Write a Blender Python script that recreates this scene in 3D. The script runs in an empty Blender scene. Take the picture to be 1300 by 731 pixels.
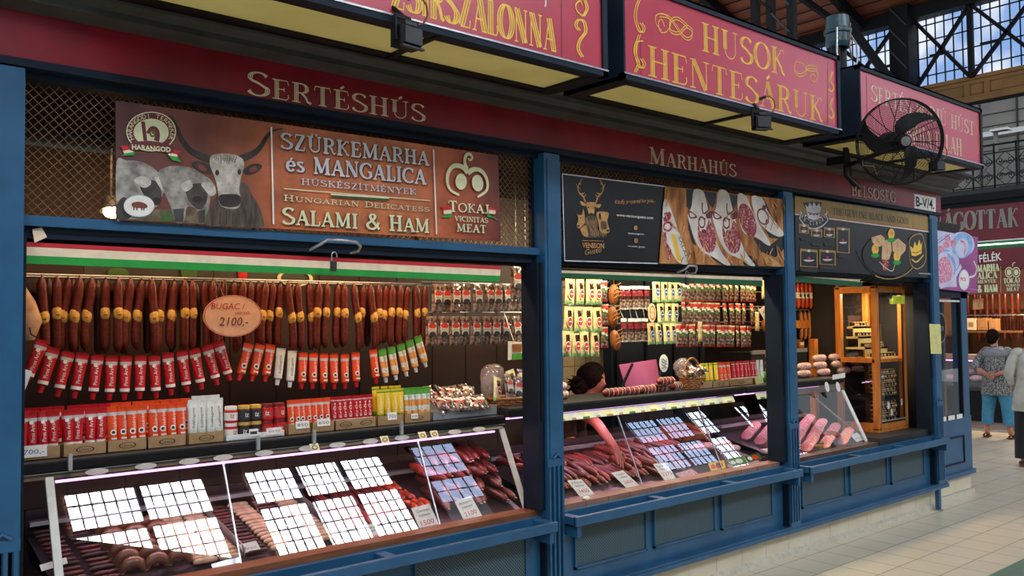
import bpy, bmesh, math, random
from math import sin, cos, pi, radians
from mathutils import Vector, Matrix
R = random.Random(7)
SC = bpy.context.scene
COL = SC.collection
# ---------------------------------------------------------------- camera, world, light, exposure
# world frame: X along the stall front (away from the camera), Y into the stall, Z up; the camera stands at (0, 0, EYE)
FPX, YAW, PITCH, ROLL, EYE = 1109.84, .709365, .040118, -.0103845, 1.8112
_r = Vector((cos(YAW), -sin(YAW), 0)); _f0 = Vector((sin(YAW), cos(YAW), 0)); _z = Vector((0, 0, 1))
_f = _f0 * cos(PITCH) + _z * sin(PITCH); _u = _z * cos(PITCH) - _f0 * sin(PITCH)
CR = _r * cos(ROLL) + _u * sin(ROLL); CU = _u * cos(ROLL) - _r * sin(ROLL); CF = _f
cd = bpy.data.cameras.new('camera'); cam = bpy.data.objects.new('camera', cd); COL.objects.link(cam)
cd.sensor_fit = 'HORIZONTAL'; cd.sensor_width = 36; cd.lens = FPX / 1300 * 36; cd.clip_end = 200; cd.clip_start = .05
M4 = Matrix((CR, CU, -CF)).transposed().to_4x4(); M4.translation = (0, 0, EYE); cam.matrix_world = M4
SC.camera = cam
SC.view_settings.view_transform = 'Standard'; SC.view_settings.look = 'None'
SC.view_settings.exposure = 0.34; SC.view_settings.gamma = 1; SC.view_settings.use_curve_mapping = False
SC.cycles.use_denoising = True
SC.cycles.max_bounces = 8; SC.cycles.transparent_max_bounces = 24; SC.cycles.sample_clamp_indirect = 6
SC.cycles.caustics_reflective = False; SC.cycles.caustics_refractive = False
W = bpy.data.worlds.new('hall_light'); SC.world = W; W.use_nodes = True
W.node_tree.nodes['Background'].inputs[0].default_value = (.80, .90, 1, 1)
W.node_tree.nodes['Background'].inputs[1].default_value = .66
WIN_EMIT = 24.0          # big hall windows across the aisle
FAR_EMIT = .8           # clerestory seen at the end of the hall
TUBE_EMIT = 2.2          # pink tubes in the counters
LAMPS = dict(bay1=8, bay1b=14, bay2=32, bay3=16, cab=11, far=70, tube=2.1)

def area(name, loc, size, power, col, rot=(0, 0, 0), sy=None):
    l = bpy.data.lights.new(name, 'AREA'); l.energy = power; l.color = col; l.size = size
    if sy: l.shape = 'RECTANGLE'; l.size_y = sy
    o = bpy.data.objects.new(name, l); o.location = loc; o.rotation_euler = rot; COL.objects.link(o); return o

# ---------------------------------------------------------------- pixel helpers (photo frame 1300 x 731) onto real planes
def ray(x, y): return CF + CR * ((x - 650) / FPX) - CU * ((y - 365.5) / FPX)
def A(x, y, Y): d = ray(x, y); return Vector((0, 0, EYE)) + d * (Y / d.y)
def AX(x, y, X): d = ray(x, y); return Vector((0, 0, EYE)) + d * (X / d.x)
def AZ(x, y, Z): d = ray(x, y); return Vector((0, 0, EYE)) + d * ((Z - EYE) / d.z)
def Zm(ox, oy, s, pts): return [(ox + x / s, oy + y / s) for x, y in pts]

# ---------------------------------------------------------------- materials
def lin(h):
    h = h.lstrip('#'); c = [int(h[i:i + 2], 16) / 255 for i in (0, 2, 4)]
    return tuple((v / 12.92 if v <= .04045 else ((v + .055) / 1.055) ** 2.4) for v in c) + (1,)
MATS = {}
def mat(n, col='#888888', rough=.5, metal=0, col2=None, scale=20, emit=0, bump=0, spec=.5, coat=0, detail=3, stretch=None, lo=.35, hi=.65, alpha=1):
    if n in MATS: return MATS[n]
    m = bpy.data.materials.new(n); m.use_nodes = True; nt = m.node_tree; b = nt.nodes['Principled BSDF']
    c = lin(col)
    b.inputs['Base Color'].default_value = c; b.inputs['Roughness'].default_value = rough; b.inputs['Metallic'].default_value = metal
    b.inputs['Specular IOR Level'].default_value = spec
    if coat: b.inputs['Coat Weight'].default_value = coat; b.inputs['Coat Roughness'].default_value = .12
    c2 = lin(col2) if col2 else tuple(v * .86 for v in c[:3]) + (1,)
    tc = nt.nodes.new('ShaderNodeTexCoord'); nz = nt.nodes.new('ShaderNodeTexNoise'); rp = nt.nodes.new('ShaderNodeValToRGB')
    nz.inputs['Scale'].default_value = scale; nz.inputs['Detail'].default_value = detail
    src = tc.outputs['Object']
    if stretch:
        mp = nt.nodes.new('ShaderNodeMapping'); mp.inputs['Scale'].default_value = stretch; nt.links.new(src, mp.inputs[0]); src = mp.outputs[0]
    nt.links.new(src, nz.inputs['Vector']); nt.links.new(nz.outputs['Fac'], rp.inputs[0])
    rp.color_ramp.elements[0].position = lo; rp.color_ramp.elements[0].color = c2
    rp.color_ramp.elements[1].position = hi; rp.color_ramp.elements[1].color = c
    nt.links.new(rp.outputs[0], b.inputs['Base Color'])
    if emit:
        b.inputs['Emission Color'].default_value = c; b.inputs['Emission Strength'].default_value = emit
    if bump:
        bp = nt.nodes.new('ShaderNodeBump'); bp.inputs['Strength'].default_value = bump; bp.inputs['Distance'].default_value = .004
        nt.links.new(nz.outputs['Fac'], bp.inputs['Height']); nt.links.new(bp.outputs[0], b.inputs['Normal'])
    if alpha < 1: b.inputs['Alpha'].default_value = alpha
    MATS[n] = m; return m
def glassmat(n, ior=1.5, tint='#ffffff', rough=.0, boost=1.0):
    m = bpy.data.materials.new(n); m.use_nodes = True; nt = m.node_tree
    for x in list(nt.nodes): nt.nodes.remove(x)
    o = nt.nodes.new('ShaderNodeOutputMaterial'); t = nt.nodes.new('ShaderNodeBsdfTransparent'); g = nt.nodes.new('ShaderNodeBsdfGlossy')
    t.inputs[0].default_value = lin(tint); g.inputs['Roughness'].default_value = rough; g.inputs[0].default_value = (1, 1, 1, 1)
    f = nt.nodes.new('ShaderNodeFresnel'); f.inputs[0].default_value = ior
    mu = nt.nodes.new('ShaderNodeMath'); mu.operation = 'MULTIPLY'; mu.inputs[1].default_value = boost; mu.use_clamp = True
    mx = nt.nodes.new('ShaderNodeMixShader'); ge = nt.nodes.new('ShaderNodeNewGeometry'); sb = nt.nodes.new('ShaderNodeMath'); sb.operation = 'SUBTRACT'; sb.inputs[0].default_value = 1; nt.links.new(ge.outputs['Backfacing'], sb.inputs[1]); m2 = nt.nodes.new('ShaderNodeMath'); m2.operation = 'MULTIPLY'; nt.links.new(mu.outputs[0], m2.inputs[0]); nt.links.new(sb.outputs[0], m2.inputs[1])
    nt.links.new(f.outputs[0], mu.inputs[0]); nt.links.new(m2.outputs[0], mx.inputs[0]); nt.links.new(t.outputs[0], mx.inputs[1]); nt.links.new(g.outputs[0], mx.inputs[2]); nt.links.new(mx.outputs[0], o.inputs[0])
    MATS[n] = m; return m
def emitmat(n, col, s, col2=None, scale=.5):
    m = bpy.data.materials.new(n); m.use_nodes = True; nt = m.node_tree
    for x in list(nt.nodes): nt.nodes.remove(x)
    o = nt.nodes.new('ShaderNodeOutputMaterial'); e = nt.nodes.new('ShaderNodeEmission'); e.inputs[0].default_value = lin(col); e.inputs[1].default_value = s
    nt.links.new(e.outputs[0], o.inputs[0])
    if col2:
        tc = nt.nodes.new('ShaderNodeTexCoord'); nz = nt.nodes.new('ShaderNodeTexNoise'); nz.inputs['Scale'].default_value = scale; rp = nt.nodes.new('ShaderNodeValToRGB')
        rp.color_ramp.elements[0].position = .42; rp.color_ramp.elements[1].position = .58
        rp.color_ramp.elements[0].color = lin(col); rp.color_ramp.elements[1].color = lin(col2)
        nt.links.new(tc.outputs['Object'], nz.inputs[0]); nt.links.new(nz.outputs[0], rp.inputs[0]); nt.links.new(rp.outputs[0], e.inputs[0])
    MATS[n] = m; return m
def tilemat(n, col, col2, grout, size, origin, rough=.35, gw=.012, stripe=None):
    """square tiles with grout in the XY plane; stripe = (y0, y1, colour) of an inlaid band"""
    m = bpy.data.materials.new(n); m.use_nodes = True; nt = m.node_tree; b = nt.nodes['Principled BSDF']; L = nt.links.new
    tc = nt.nodes.new('ShaderNodeTexCoord'); sp = nt.nodes.new('ShaderNodeSeparateXYZ'); L(tc.outputs['Object'], sp.inputs[0])
    def mth(op, a, v=None, w=None):
        q = nt.nodes.new('ShaderNodeMath'); q.operation = op
        for i, k in enumerate((a, v, w)):
            if k is None: continue
            if isinstance(k, (int, float)): q.inputs[i].default_value = k
            else: L(k, q.inputs[i])
        return q.outputs[0]
    def line(s, o):
        fr = mth('FRACT', mth('DIVIDE', mth('SUBTRACT', s, o), size)); return mth('LESS_THAN', mth('MINIMUM', fr, mth('SUBTRACT', 1.0, fr)), gw)
    g = mth('MAXIMUM', line(sp.outputs[0], origin[0]), line(sp.outputs[1], origin[1]))
    nz = nt.nodes.new('ShaderNodeTexNoise'); nz.inputs['Scale'].default_value = 3; nz.inputs['Detail'].default_value = 5; L(tc.outputs['Object'], nz.inputs[0])
    wn = nt.nodes.new('ShaderNodeTexWhiteNoise'); wn.noise_dimensions = '2D'
    cx = nt.nodes.new('ShaderNodeCombineXYZ'); L(mth('FLOOR', mth('DIVIDE', mth('SUBTRACT', sp.outputs[0], origin[0]), size)), cx.inputs[0]); L(mth('FLOOR', mth('DIVIDE', mth('SUBTRACT', sp.outputs[1], origin[1]), size)), cx.inputs[1]); L(cx.outputs[0], wn.inputs[0])
    fac = mth('ADD', mth('MULTIPLY', nz.outputs[0], .7), mth('MULTIPLY', wn.outputs[0], .3))
    a = nt.nodes.new('ShaderNodeMix'); a.data_type = 'RGBA'; L(fac, a.inputs[0]); a.inputs[6].default_value = lin(col); a.inputs[7].default_value = lin(col2)
    out = a.outputs[2]
    if stripe:
        s = mth('MULTIPLY', mth('GREATER_THAN', sp.outputs[1], stripe[0]), mth('LESS_THAN', sp.outputs[1], stripe[1]))
        k = nt.nodes.new('ShaderNodeMix'); k.data_type = 'RGBA'; L(s, k.inputs[0]); L(out, k.inputs[6]); k.inputs[7].default_value = lin(stripe[2]); out = k.outputs[2]
    c = nt.nodes.new('ShaderNodeMix'); c.data_type = 'RGBA'; L(g, c.inputs[0]); L(out, c.inputs[6]); c.inputs[7].default_value = lin(grout)
    L(c.outputs[2], b.inputs['Base Color']); b.inputs['Roughness'].default_value = rough
    MATS[n] = m; return m

# ---------------------------------------------------------------- mesh builder
class MB:
    def __init__(s): s.v = []; s.f = []; s.m = []; s.sm = []; s.mats = []; s.X = None
    def add(s, vs, fs, m, smooth=False):
        b = len(s.v)
        if s.X is not None: vs = [s.X @ Vector(v) for v in vs]
        s.v += [tuple(v) for v in vs]; s.f += [tuple(b + i for i in f) for f in fs]
        if m not in s.mats: s.mats.append(m)
        k = s.mats.index(m); s.m += [k] * len(fs); s.sm += [smooth] * len(fs); return s
    def box(s, x0, x1, y0, y1, z0, z1, m, bev=0):
        if not bev:
            return s.add([(x, y, z) for z in (z0, z1) for y in (y0, y1) for x in (x0, x1)], [(0, 2, 3, 1), (4, 5, 7, 6), (0, 1, 5, 4), (2, 6, 7, 3), (0, 4, 6, 2), (1, 3, 7, 5)], m)
        bm = bmesh.new(); bmesh.ops.create_cube(bm, size=1)
        for v in bm.verts: v.co = Vector(((x0 + x1) / 2 + v.co.x * (x1 - x0), (y0 + y1) / 2 + v.co.y * (y1 - y0), (z0 + z1) / 2 + v.co.z * (z1 - z0)))
        bmesh.ops.bevel(bm, geom=bm.edges[:], offset=bev, segments=2, affect='EDGES', profile=.5)
        bm.verts.index_update(); s.add([v.co.copy() for v in bm.verts], [[v.index for v in f.verts] for f in bm.faces], m); bm.free(); return s
    def poly(s, pts, m): return s.add(pts, [tuple(range(len(pts)))], m)
    def slab(s, pts, d, m, m2=None):
        """polygon pts extruded by vector d"""
        n = len(pts); p = [Vector(q) for q in pts]; d = Vector(d)
        s.add(p, [tuple(range(n))], m); s.add([q + d for q in p], [tuple(range(n))[::-1]], m2 or m)
        return s.add(p + [q + d for q in p], [(i, i + n, (i + 1) % n + n, (i + 1) % n) for i in range(n)], m2 or m)
    def tube(s, pts, r, m, n=8, cap=True, flat=None, smooth=True):
        """pts polyline, r radius or list; flat = (sx, sy) squash of the section along side / up"""
        P = [Vector(p) for p in pts]; k = len(P); rr = r if isinstance(r, (list, tuple)) else [r] * k
        vs = []; up = None
        for i in range(k):
            t = (P[min(i + 1, k - 1)] - P[max(i - 1, 0)]).normalized()
            if up is None:
                up = Vector((0, 0, 1)) if abs(t.z) < .9 else Vector((0, 1, 0))
            a = t.cross(up).normalized(); up = a.cross(t).normalized()
            fx, fy = flat if flat else (1, 1)
            vs += [P[i] + (a * cos(2 * pi * j / n) * fx + up * sin(2 * pi * j / n) * fy) * rr[i] for j in range(n)]
        fs = [(i * n + j, i * n + (j + 1) % n, (i + 1) * n + (j + 1) % n, (i + 1) * n + j) for i in range(k - 1) for j in range(n)]
        s.add(vs, fs, m, smooth)
        if cap: s.add(vs[:n], [tuple(range(n))[::-1]], m); s.add(vs[-n:], [tuple(range(n))], m)
        return s
    def bar(s, a, b, w, d, m, up=(0, 0, 1)):
        """square bar from a to b, w across, d along up-ish"""
        a = Vector(a); b = Vector(b); t = (b - a).normalized(); u = Vector(up)
        if abs(t.dot(u)) > .98: u = Vector((0, 1, 0))
        x = t.cross(u).normalized(); y = x.cross(t)
        vs = [p + x * (w / 2 * i) + y * (d / 2 * j) for p in (a, b) for i, j in ((-1, -1), (1, -1), (1, 1), (-1, 1))]
        return s.add(vs, [(0, 3, 2, 1), (4, 5, 6, 7), (0, 1, 5, 4), (1, 2, 6, 5), (2, 3, 7, 6), (3, 0, 4, 7)], m)
    def lathe(s, prof, m, o=(0, 0, 0), n=16, ax=None, smooth=True):
        """prof [(r, h)] round Z (or ax) at o; m one material or a list per ring gap"""
        q = Vector((0, 0, 1)).rotation_difference(Vector(ax).normalized()).to_matrix() if ax else None; o = Vector(o)
        vs = []
        for r, h in prof:
            for j in range(n):
                v = Vector((r * cos(2 * pi * j / n), r * sin(2 * pi * j / n), h)); vs.append(o + (q @ v if q else v))
        for i in range(len(prof) - 1):
            mm = m[i] if isinstance(m, list) else m
            s.add(vs[i * n:(i + 2) * n], [(j, (j + 1) % n, n + (j + 1) % n, n + j) for j in range(n)], mm, smooth)
        for i, rev in ((0, True), (len(prof) - 1, False)):
            if prof[i][0] > 1e-5:
                f = tuple(range(n)); s.add(vs[i * n:(i + 1) * n], [f[::-1] if rev else f], (m[min(i, len(m) - 1)] if isinstance(m, list) else m))
        return s
    def ell(s, c, r, m, n=12, k=8, rot=None, noise=0, seed=0):
        rd = random.Random(seed); vs = []; c = Vector(c)
        for i in range(k + 1):
            th = pi * i / k
            for j in range(n):
                ph = 2 * pi * j / n; f = 1 + (rd.random() - .5) * noise
                v = Vector((r[0] * sin(th) * cos(ph) * f, r[1] * sin(th) * sin(ph) * f, r[2] * cos(th))); vs.append(c + (rot @ v if rot else v))
        return s.add(vs, [(i * n + j, (i + 1) * n + j, (i + 1) * n + (j + 1) % n, i * n + (j + 1) % n) for i in range(k) for j in range(n)], m, True)
    def disc(s, c, u, v, ru, rv, m, n=24, hole=0):
        c = Vector(c); u = Vector(u); v = Vector(v); o = [c + u * (ru * cos(2 * pi * j / n)) + v * (rv * sin(2 * pi * j / n)) for j in range(n)]
        if not hole: return s.add(o, [tuple(range(n))], m)
        i = [c + u * (ru * hole * cos(2 * pi * j / n)) + v * (rv * hole * sin(2 * pi * j / n)) for j in range(n)]
        return s.add(o + i, [(j, (j + 1) % n, n + (j + 1) % n, n + j) for j in range(n)], m)
    def ribbon(s, pts, w, m, nrm=(0, -1, 0)):
        """flat line of width w (number or list) through pts, facing nrm"""
        P = [Vector(p) for p in pts]; N = Vector(nrm); k = len(P); ww = w if isinstance(w, (list, tuple)) else [w] * k; vs = []
        for i in range(k):
            t = (P[min(i + 1, k - 1)] - P[max(i - 1, 0)]).normalized(); a = N.cross(t).normalized(); vs += [P[i] + a * ww[i] / 2, P[i] - a * ww[i] / 2]
        return s.add(vs, [(2 * i, 2 * i + 1, 2 * i + 3, 2 * i + 2) for i in range(k - 1)], m)
    def text(s, st, o, u, v, h, m, align='c', w=None, shear=0, off=0, bold=0):
        vs, fs, wd, _ = font_geo(st, bold); o = Vector(o); u = Vector(u).normalized(); v = Vector(v).normalized(); N = u.cross(v)
        kx = h if w is None else w / wd
        x0 = {'c': -wd * kx / 2, 'l': 0, 'r': -wd * kx}[align]
        return s.add([o + u * (x0 + a * kx + shear * b * h) + v * (b * h) + N * off for a, b in vs], fs, m)
    def build(s, name, parent=None, loc=None):
        me = bpy.data.meshes.new(name); me.from_pydata(s.v, [], s.f)
        for m in s.mats: me.materials.append(MATS[m] if isinstance(m, str) else m)
        me.polygons.foreach_set('material_index', s.m); me.polygons.foreach_set('use_smooth', s.sm); me.update()
        o = bpy.data.objects.new(name, me); COL.objects.link(o)
        if parent: o.parent = parent; o.location = tuple(-c for c in parent.location) if loc == 'world' else (loc or (0, 0, 0))
        elif loc and loc != 'world': o.location = loc
        return o
_FG = {}
def font_geo(st, bold=0):
    k = (st, bold)
    if k in _FG: return _FG[k]
    c = bpy.data.curves.new('t', 'FONT'); c.body = st; c.size = 1; c.resolution_u = 2; c.offset = bold
    o = bpy.data.objects.new('t', c); COL.objects.link(o); bpy.context.view_layer.update()
    me = bpy.data.meshes.new_from_object(o.evaluated_get(bpy.context.evaluated_depsgraph_get()))
    H = .72
    x0 = min((v.co.x for v in me.vertices), default=0)
    vs = [((v.co.x - x0) / H, v.co.y / H) for v in me.vertices]; fs = [tuple(p.vertices) for p in me.polygons]
    wd = max((v[0] for v in vs), default=1)
    bpy.data.objects.remove(o); bpy.data.curves.remove(c); bpy.data.meshes.remove(me)
    _FG[k] = (vs, fs, wd, 0); return _FG[k]

# ---------------------------------------------------------------- things, parts, copies
def tag(o, label=None, cat=None, group=None, kind=None):
    if label: o['label'] = label
    if cat: o['category'] = cat
    if group: o['group'] = group
    if kind: o['kind'] = kind
    return o
def thing(name, label, cat, loc=(0, 0, 0), group=None, rot=(0, 0, 0)):
    o = bpy.data.objects.new(name, None); COL.objects.link(o); o.location = loc; o.rotation_euler = rot; o.empty_display_size = .05
    return tag(o, label, cat, group)
KIDS = {}
def part(mb, name, parent, loc=None, label=None):
    o = mb.build(name, parent, loc); KIDS.setdefault(parent.name, []).append(o)
    if label: o['label'] = label
    return o
def dup(root, loc, rot=None, label=None, group=None, scale=None, parent=None):
    r = root.copy(); COL.objects.link(r); r.location = loc
    if parent: r.parent = parent
    if rot is not None: r.rotation_euler = rot
    if scale: r.scale = scale
    if label: r['label'] = label
    if group: r['group'] = group
    for ch in KIDS.get(root.name, ()):
        c = ch.copy(); COL.objects.link(c); c.parent = r; KIDS.setdefault(r.name, []).append(c)
        for g in KIDS.get(ch.name, ()):
            e = g.copy(); COL.objects.link(e); e.parent = c; KIDS.setdefault(c.name, []).append(e)
    return r
class Kind:
    """first placing uses the built thing, later ones copies"""
    def __init__(s, *protos): s.p = list(protos); s.used = [False] * len(protos)
    def put(s, loc, rot=(0, 0, 0), label=None, i=None, group=None, scale=None):
        i = R.randrange(len(s.p)) if i is None else i % len(s.p); p = s.p[i]
        if not s.used[i]:
            s.used[i] = True; p.location = loc; p.rotation_euler = rot
            if label: p['label'] = label
            if group: p['group'] = group
            if scale: p.scale = scale
            return p
        return dup(p, loc, rot, label, group, scale)
    def done(s):
        for p, u in zip(s.p, s.used):
            if not u:
                for c in KIDS.get(p.name, ()): bpy.data.objects.remove(c)
                bpy.data.objects.remove(p)
def wire(o, dst, r=.0025):
    """a hanger from the thing's origin up to a point of the place"""
    b = MB(); b.tube([(0, 0, 0), Vector(dst) - o.location], r, 'steel', 5); return part(b, 'hanger', o)
def struct(mb, name): return tag(mb.build(name), kind='structure')
_ON = 'first second third fourth fifth sixth seventh eighth ninth tenth eleventh twelfth thirteenth fourteenth fifteenth sixteenth seventeenth eighteenth nineteenth'.split()
def nth(i):
    if i < 19: return _ON[i]
    t, u = divmod(i + 1, 10); T = {2: 'twent', 3: 'thirt', 4: 'fort', 5: 'fift', 6: 'sixt', 7: 'sevent', 8: 'eight', 9: 'ninet'}[t]
    return T + 'ieth' if u == 0 else T + 'y-' + _ON[u - 1]

# ---------------------------------------------------------------- painted serif lettering (strokes with a broad pen)
def arc(cx, cy, rx, ry, a0, a1, n=18): return [(cx + rx * cos(radians(a0 + (a1 - a0) * i / n)), cy + ry * sin(radians(a0 + (a1 - a0) * i / n))) for i in range(n + 1)]
def _sf(x, y, w=.15): return ('t', [(x - w, y), (x + w, y)])
def _stem(x): return [('T', [(x, 0), (x, 1)]), _sf(x, 0), _sf(x, 1)]
_S = ('c', arc(.34, .745, .24, .255, 25, 180, 12) + [(.13, .64), (.34, .53), (.5, .4)] + arc(.31, .265, .27, .265, 20, -160, 14))
GL = {
 'A': (.74, [('t', [(.1, 0), (.36, 1)]), ('T', [(.36, 1), (.64, 0)]), ('t', [(.18, .34), (.54, .34)]), _sf(.1, 0, .11), _sf(.64, 0, .14)]),
 'B': (.66, _stem(.17) + [('c', [(.17, 1), (.33, 1)] + arc(.33, .765, .22, .235, 90, -90, 10) + [(.17, .53)]), ('c', [(.17, .53), (.36, .53)] + arc(.36, .265, .26, .265, 90, -90, 10) + [(.17, 0)])]),
 'C': (.72, [('c', arc(.42, .5, .36, .5, 48, 312, 26)), ('t', [(.67, .72), (.67, .98)])]),
 'D': (.74, _stem(.17) + [('c', [(.17, 1), (.3, 1)] + arc(.3, .5, .38, .5, 90, -90, 16) + [(.17, 0)])]),
 'E': (.62, _stem(.17) + [('t', [(.17, 1), (.54, 1), (.58, .78)]), ('t', [(.17, .52), (.42, .52)]), ('t', [(.42, .42), (.42, .62)]), ('t', [(.17, 0), (.5, 0), (.58, .12), (.56, .28)])]),
 'F': (.58, _stem(.17) + [('t', [(.17, 1), (.54, 1), (.58, .78)]), ('t', [(.17, .52), (.42, .52)]), ('t', [(.42, .42), (.42, .62)])]),
 'G': (.76, [('c', arc(.42, .5, .36, .5, 48, 312, 26)), ('t', [(.67, .72), (.67, .96)]), ('T', [(.66, .1), (.66, .42)]), _sf(.62, .42, .13)]),
 'H': (.8, _stem(.17) + _stem(.63) + [('t', [(.17, .52), (.63, .52)])]),
 'I': (.36, _stem(.18)),
 'J': (.46, [('T', [(.28, 1), (.28, .15)]), ('t', [(.28, .15), (.2, 0), (.08, .02), (.04, .14)]), _sf(.28, 1)]),
 'K': (.74, _stem(.17) + [('t', [(.17, .45), (.45, .8), (.52, .95), (.64, .98), (.68, .86)]), ('m', [(.3, .58), (.5, .3), (.6, .06), (.7, 0)])]),
 'L': (.58, _stem(.17) + [('t', [(.17, 0), (.5, 0), (.56, .12), (.54, .3)])]),
 'M': (.96, [('t', [(.14, 0), (.16, 1)]), ('T', [(.16, 1), (.46, .05)]), ('t', [(.46, .05), (.76, 1)]), ('T', [(.78, 1), (.8, 0)]), _sf(.14, 0, .11), _sf(.8, 0), _sf(.14, 1, .1), _sf(.82, 1, .1)]),
 'N': (.82, [('t', [(.14, 0), (.14, 1)]), ('T', [(.17, 1), (.64, 0)]), ('t', [(.68, 0), (.68, 1)]), _sf(.14, 0, .11), _sf(.68, 1, .11), _sf(.12, 1, .08)]),
 'O': (.8, [('c', arc(.4, .5, .35, .5, 90, 450, 32))]),
 'P': (.62, _stem(.17) + [('c', [(.17, 1), (.33, 1)] + arc(.33, .73, .24, .27, 90, -90, 12) + [(.17, .46)])]),
 'R': (.72, _stem(.17) + [('c', [(.17, 1), (.33, 1)] + arc(.33, .75, .22, .25, 90, -90, 12) + [(.17, .5)]), ('m', [(.36, .5), (.5, .3), (.58, .06), (.7, 0)])]),
 'S': (.64, [_S]),
 'T': (.68, [('T', [(.34, 0), (.34, 1)]), _sf(.34, 0), ('t', [(.04, .78), (.07, 1), (.61, 1), (.64, .78)])]),
 'U': (.8, [('T', [(.18, 1), (.18, .3)]), ('t', arc(.42, .3, .24, .3, 180, 360, 14) + [(.66, 1)]), _sf(.18, 1), _sf(.66, 1, .11)]),
 'V': (.74, [('T', [(.12, 1), (.38, 0)]), ('t', [(.38, 0), (.64, 1)]), _sf(.12, 1, .13), _sf(.64, 1, .11)]),
 'X': (.74, [('T', [(.12, 1), (.62, 0)]), ('t', [(.12, 0), (.62, 1)]), _sf(.12, 1, .12), _sf(.62, 0, .12), _sf(.62, 1, .1), _sf(.12, 0, .1)]),
 'Y': (.74, [('T', [(.12, 1), (.37, .48)]), ('t', [(.37, .48), (.64, 1)]), ('T', [(.37, .48), (.37, 0)]), _sf(.37, 0), _sf(.12, 1, .12), _sf(.64, 1, .1)]),
 'Z': (.66, [('t', [(.1, .8), (.1, 1), (.58, 1)]), ('T', [(.54, 1), (.12, 0)]), ('t', [(.08, 0), (.56, 0), (.58, .22)])]),
 '&': (.82, [('c', [(.74, 0), (.3, .6), (.22, .8)] + arc(.36, .84, .14, .16, 180, 0, 8) + [(.48, .74), (.2, .46)] + arc(.32, .24, .26, .24, 140, 290, 10) + [(.6, .18), (.7, .46)])]),
 'e': (.6, [('c', [(.1, .36), (.5, .36)] + arc(.3, .34, .22, .34, 10, 320, 16))]),
 's': (.5, [('c', arc(.24, .52, .17, .16, 30, 180, 8) + [(.24, .38), (.38, .26)] + arc(.22, .18, .18, .18, 20, -160, 8))]),
 ' ': (.42, []), '.': (.26, [('T', [(.12, 0), (.12, .14)])]), '-': (.4, [('T', [(.1, .45), (.3, .45)])]),
}
for _k, _b in (('Á', 'A'), ('É', 'E'), ('Í', 'I'), ('Ó', 'O'), ('Ú', 'U')):
    _x = GL[_b][0] / 2; GL[_k] = (GL[_b][0], GL[_b][1] + [('m', [(_x - .04, 1.1), (_x + .1, 1.26)])])
GL['é'] = (GL['e'][0], GL['e'][1] + [('m', [(.26, .78), (.4, .92)])])
for _k, _b in (('Ü', 'U'), ('Ö', 'O')):
    _x = GL[_b][0] / 2; GL[_k] = (GL[_b][0], GL[_b][1] + [('m', [(_x - .16, 1.14), (_x - .06, 1.14)]), ('m', [(_x + .06, 1.14), (_x + .16, 1.14)])])
def deco(mb, st, o, u, v, h, w, fill, edge=None, T=.2, t=.045, first=1.0, shadow=None, gap=.06):
    """serif capitals; w = total width, T/t = thick and thin pen, edge = colour of the inline edges; first = height factor of word initials"""
    o = Vector(o); u = Vector(u).normalized(); v = Vector(v).normalized(); N = u.cross(v); x = 0; items = []; prev = ' '
    for ch in st:
        f = first if prev == ' ' else 1; g = GL[ch]; items.append((x, f, g[1])); x += (g[0] + gap) * f; prev = ch
    kx = w / (x - gap)
    def P(x0, f, p, off): return o + u * ((x0 + p[0] * f) * kx) + v * (p[1] * f * h) + N * off
    def pen(x0, f, kind, pts, off, m, em, dx=0):
        q = [P(x0 + dx, f, p, off + .000006 * i_) - v * (dx * h) for i_, p in enumerate(pts)]
        if kind == 'T': ws = [T * h * f] * len(q)
        elif kind == 't': ws = [t * h * f] * len(q)
        elif kind == 'm': ws = [(t + T) / 2.4 * h * f] * len(q)
        else:
            ws = []
            for i in range(len(q)):
                d = (q[min(i + 1, len(q) - 1)] - q[max(i - 1, 0)]).normalized(); ws.append((t + (T - t) * abs(d.dot(v)) ** 1.6) * h * f)
        mb.ribbon(q, ws, m, N)
        if em and kind in 'Tc':
            for sg in (-1, 0, 1):
                qq = []
                for i in range(len(q)):
                    d = (q[min(i + 1, len(q) - 1)] - q[max(i - 1, 0)]).normalized(); qq.append(q[i] + N.cross(d) * (sg * max(0, ws[i] - t * h) / 2) + N * (.0007 + .00012 * sg))
                mb.ribbon(qq, t * h * f * (1 if sg else 1.3), em, N)
    for x0, f, ss in items:
        if shadow:
            for k_, (kind, pts) in enumerate(ss): pen(x0, f, kind, pts, .0002 + .00003 * k_, shadow, None, .05)
        for k_, (kind, pts) in enumerate(ss): pen(x0, f, kind, pts, .0006 + .00003 * k_, (edge if edge and kind in 'tm' else fill), edge)
def deco_px(mb, pl, st, p0, p1, top, fill, edge=None, **k):
    """lettering on a plane given by pl(x, y): baseline from pixel p0 to p1, height up to pixel top"""
    a = pl(*p0); b = pl(*p1); u = (b - a).normalized(); c = pl(*top) - a; v = Vector((0, 0, 1)); v = (v - u * v.dot(u)).normalized()
    f = k.get('first', 1.0); deco(mb, st, a, u, v, c.dot(v) / f, (b - a).length, fill, edge, **k)
def text_px(mb, pl, st, p0, p1, top, m, shear=0, off=.0012, bold=0):
    a = pl(*p0); b = pl(*p1); u = (b - a).normalized(); c = pl(*top) - a; v = Vector((0, 0, 1)); v = (v - u * v.dot(u)).normalized()
    mb.text(st, a, u, v, c.dot(v), m, 'l', (b - a).length, shear, off, bold)
def PY(Y): return lambda x, y: A(x, y, Y)
def poly_px(mb, pl, pts, m, n=Vector((0, -1, 0)), off=.001): mb.poly([pl(*p) + n * off for p in pts], m)
def line_px(mb, pl, pts, w, m, n=Vector((0, -1, 0)), off=.0014): mb.ribbon([pl(*p) + n * off for p in pts], w, m, n)
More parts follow.
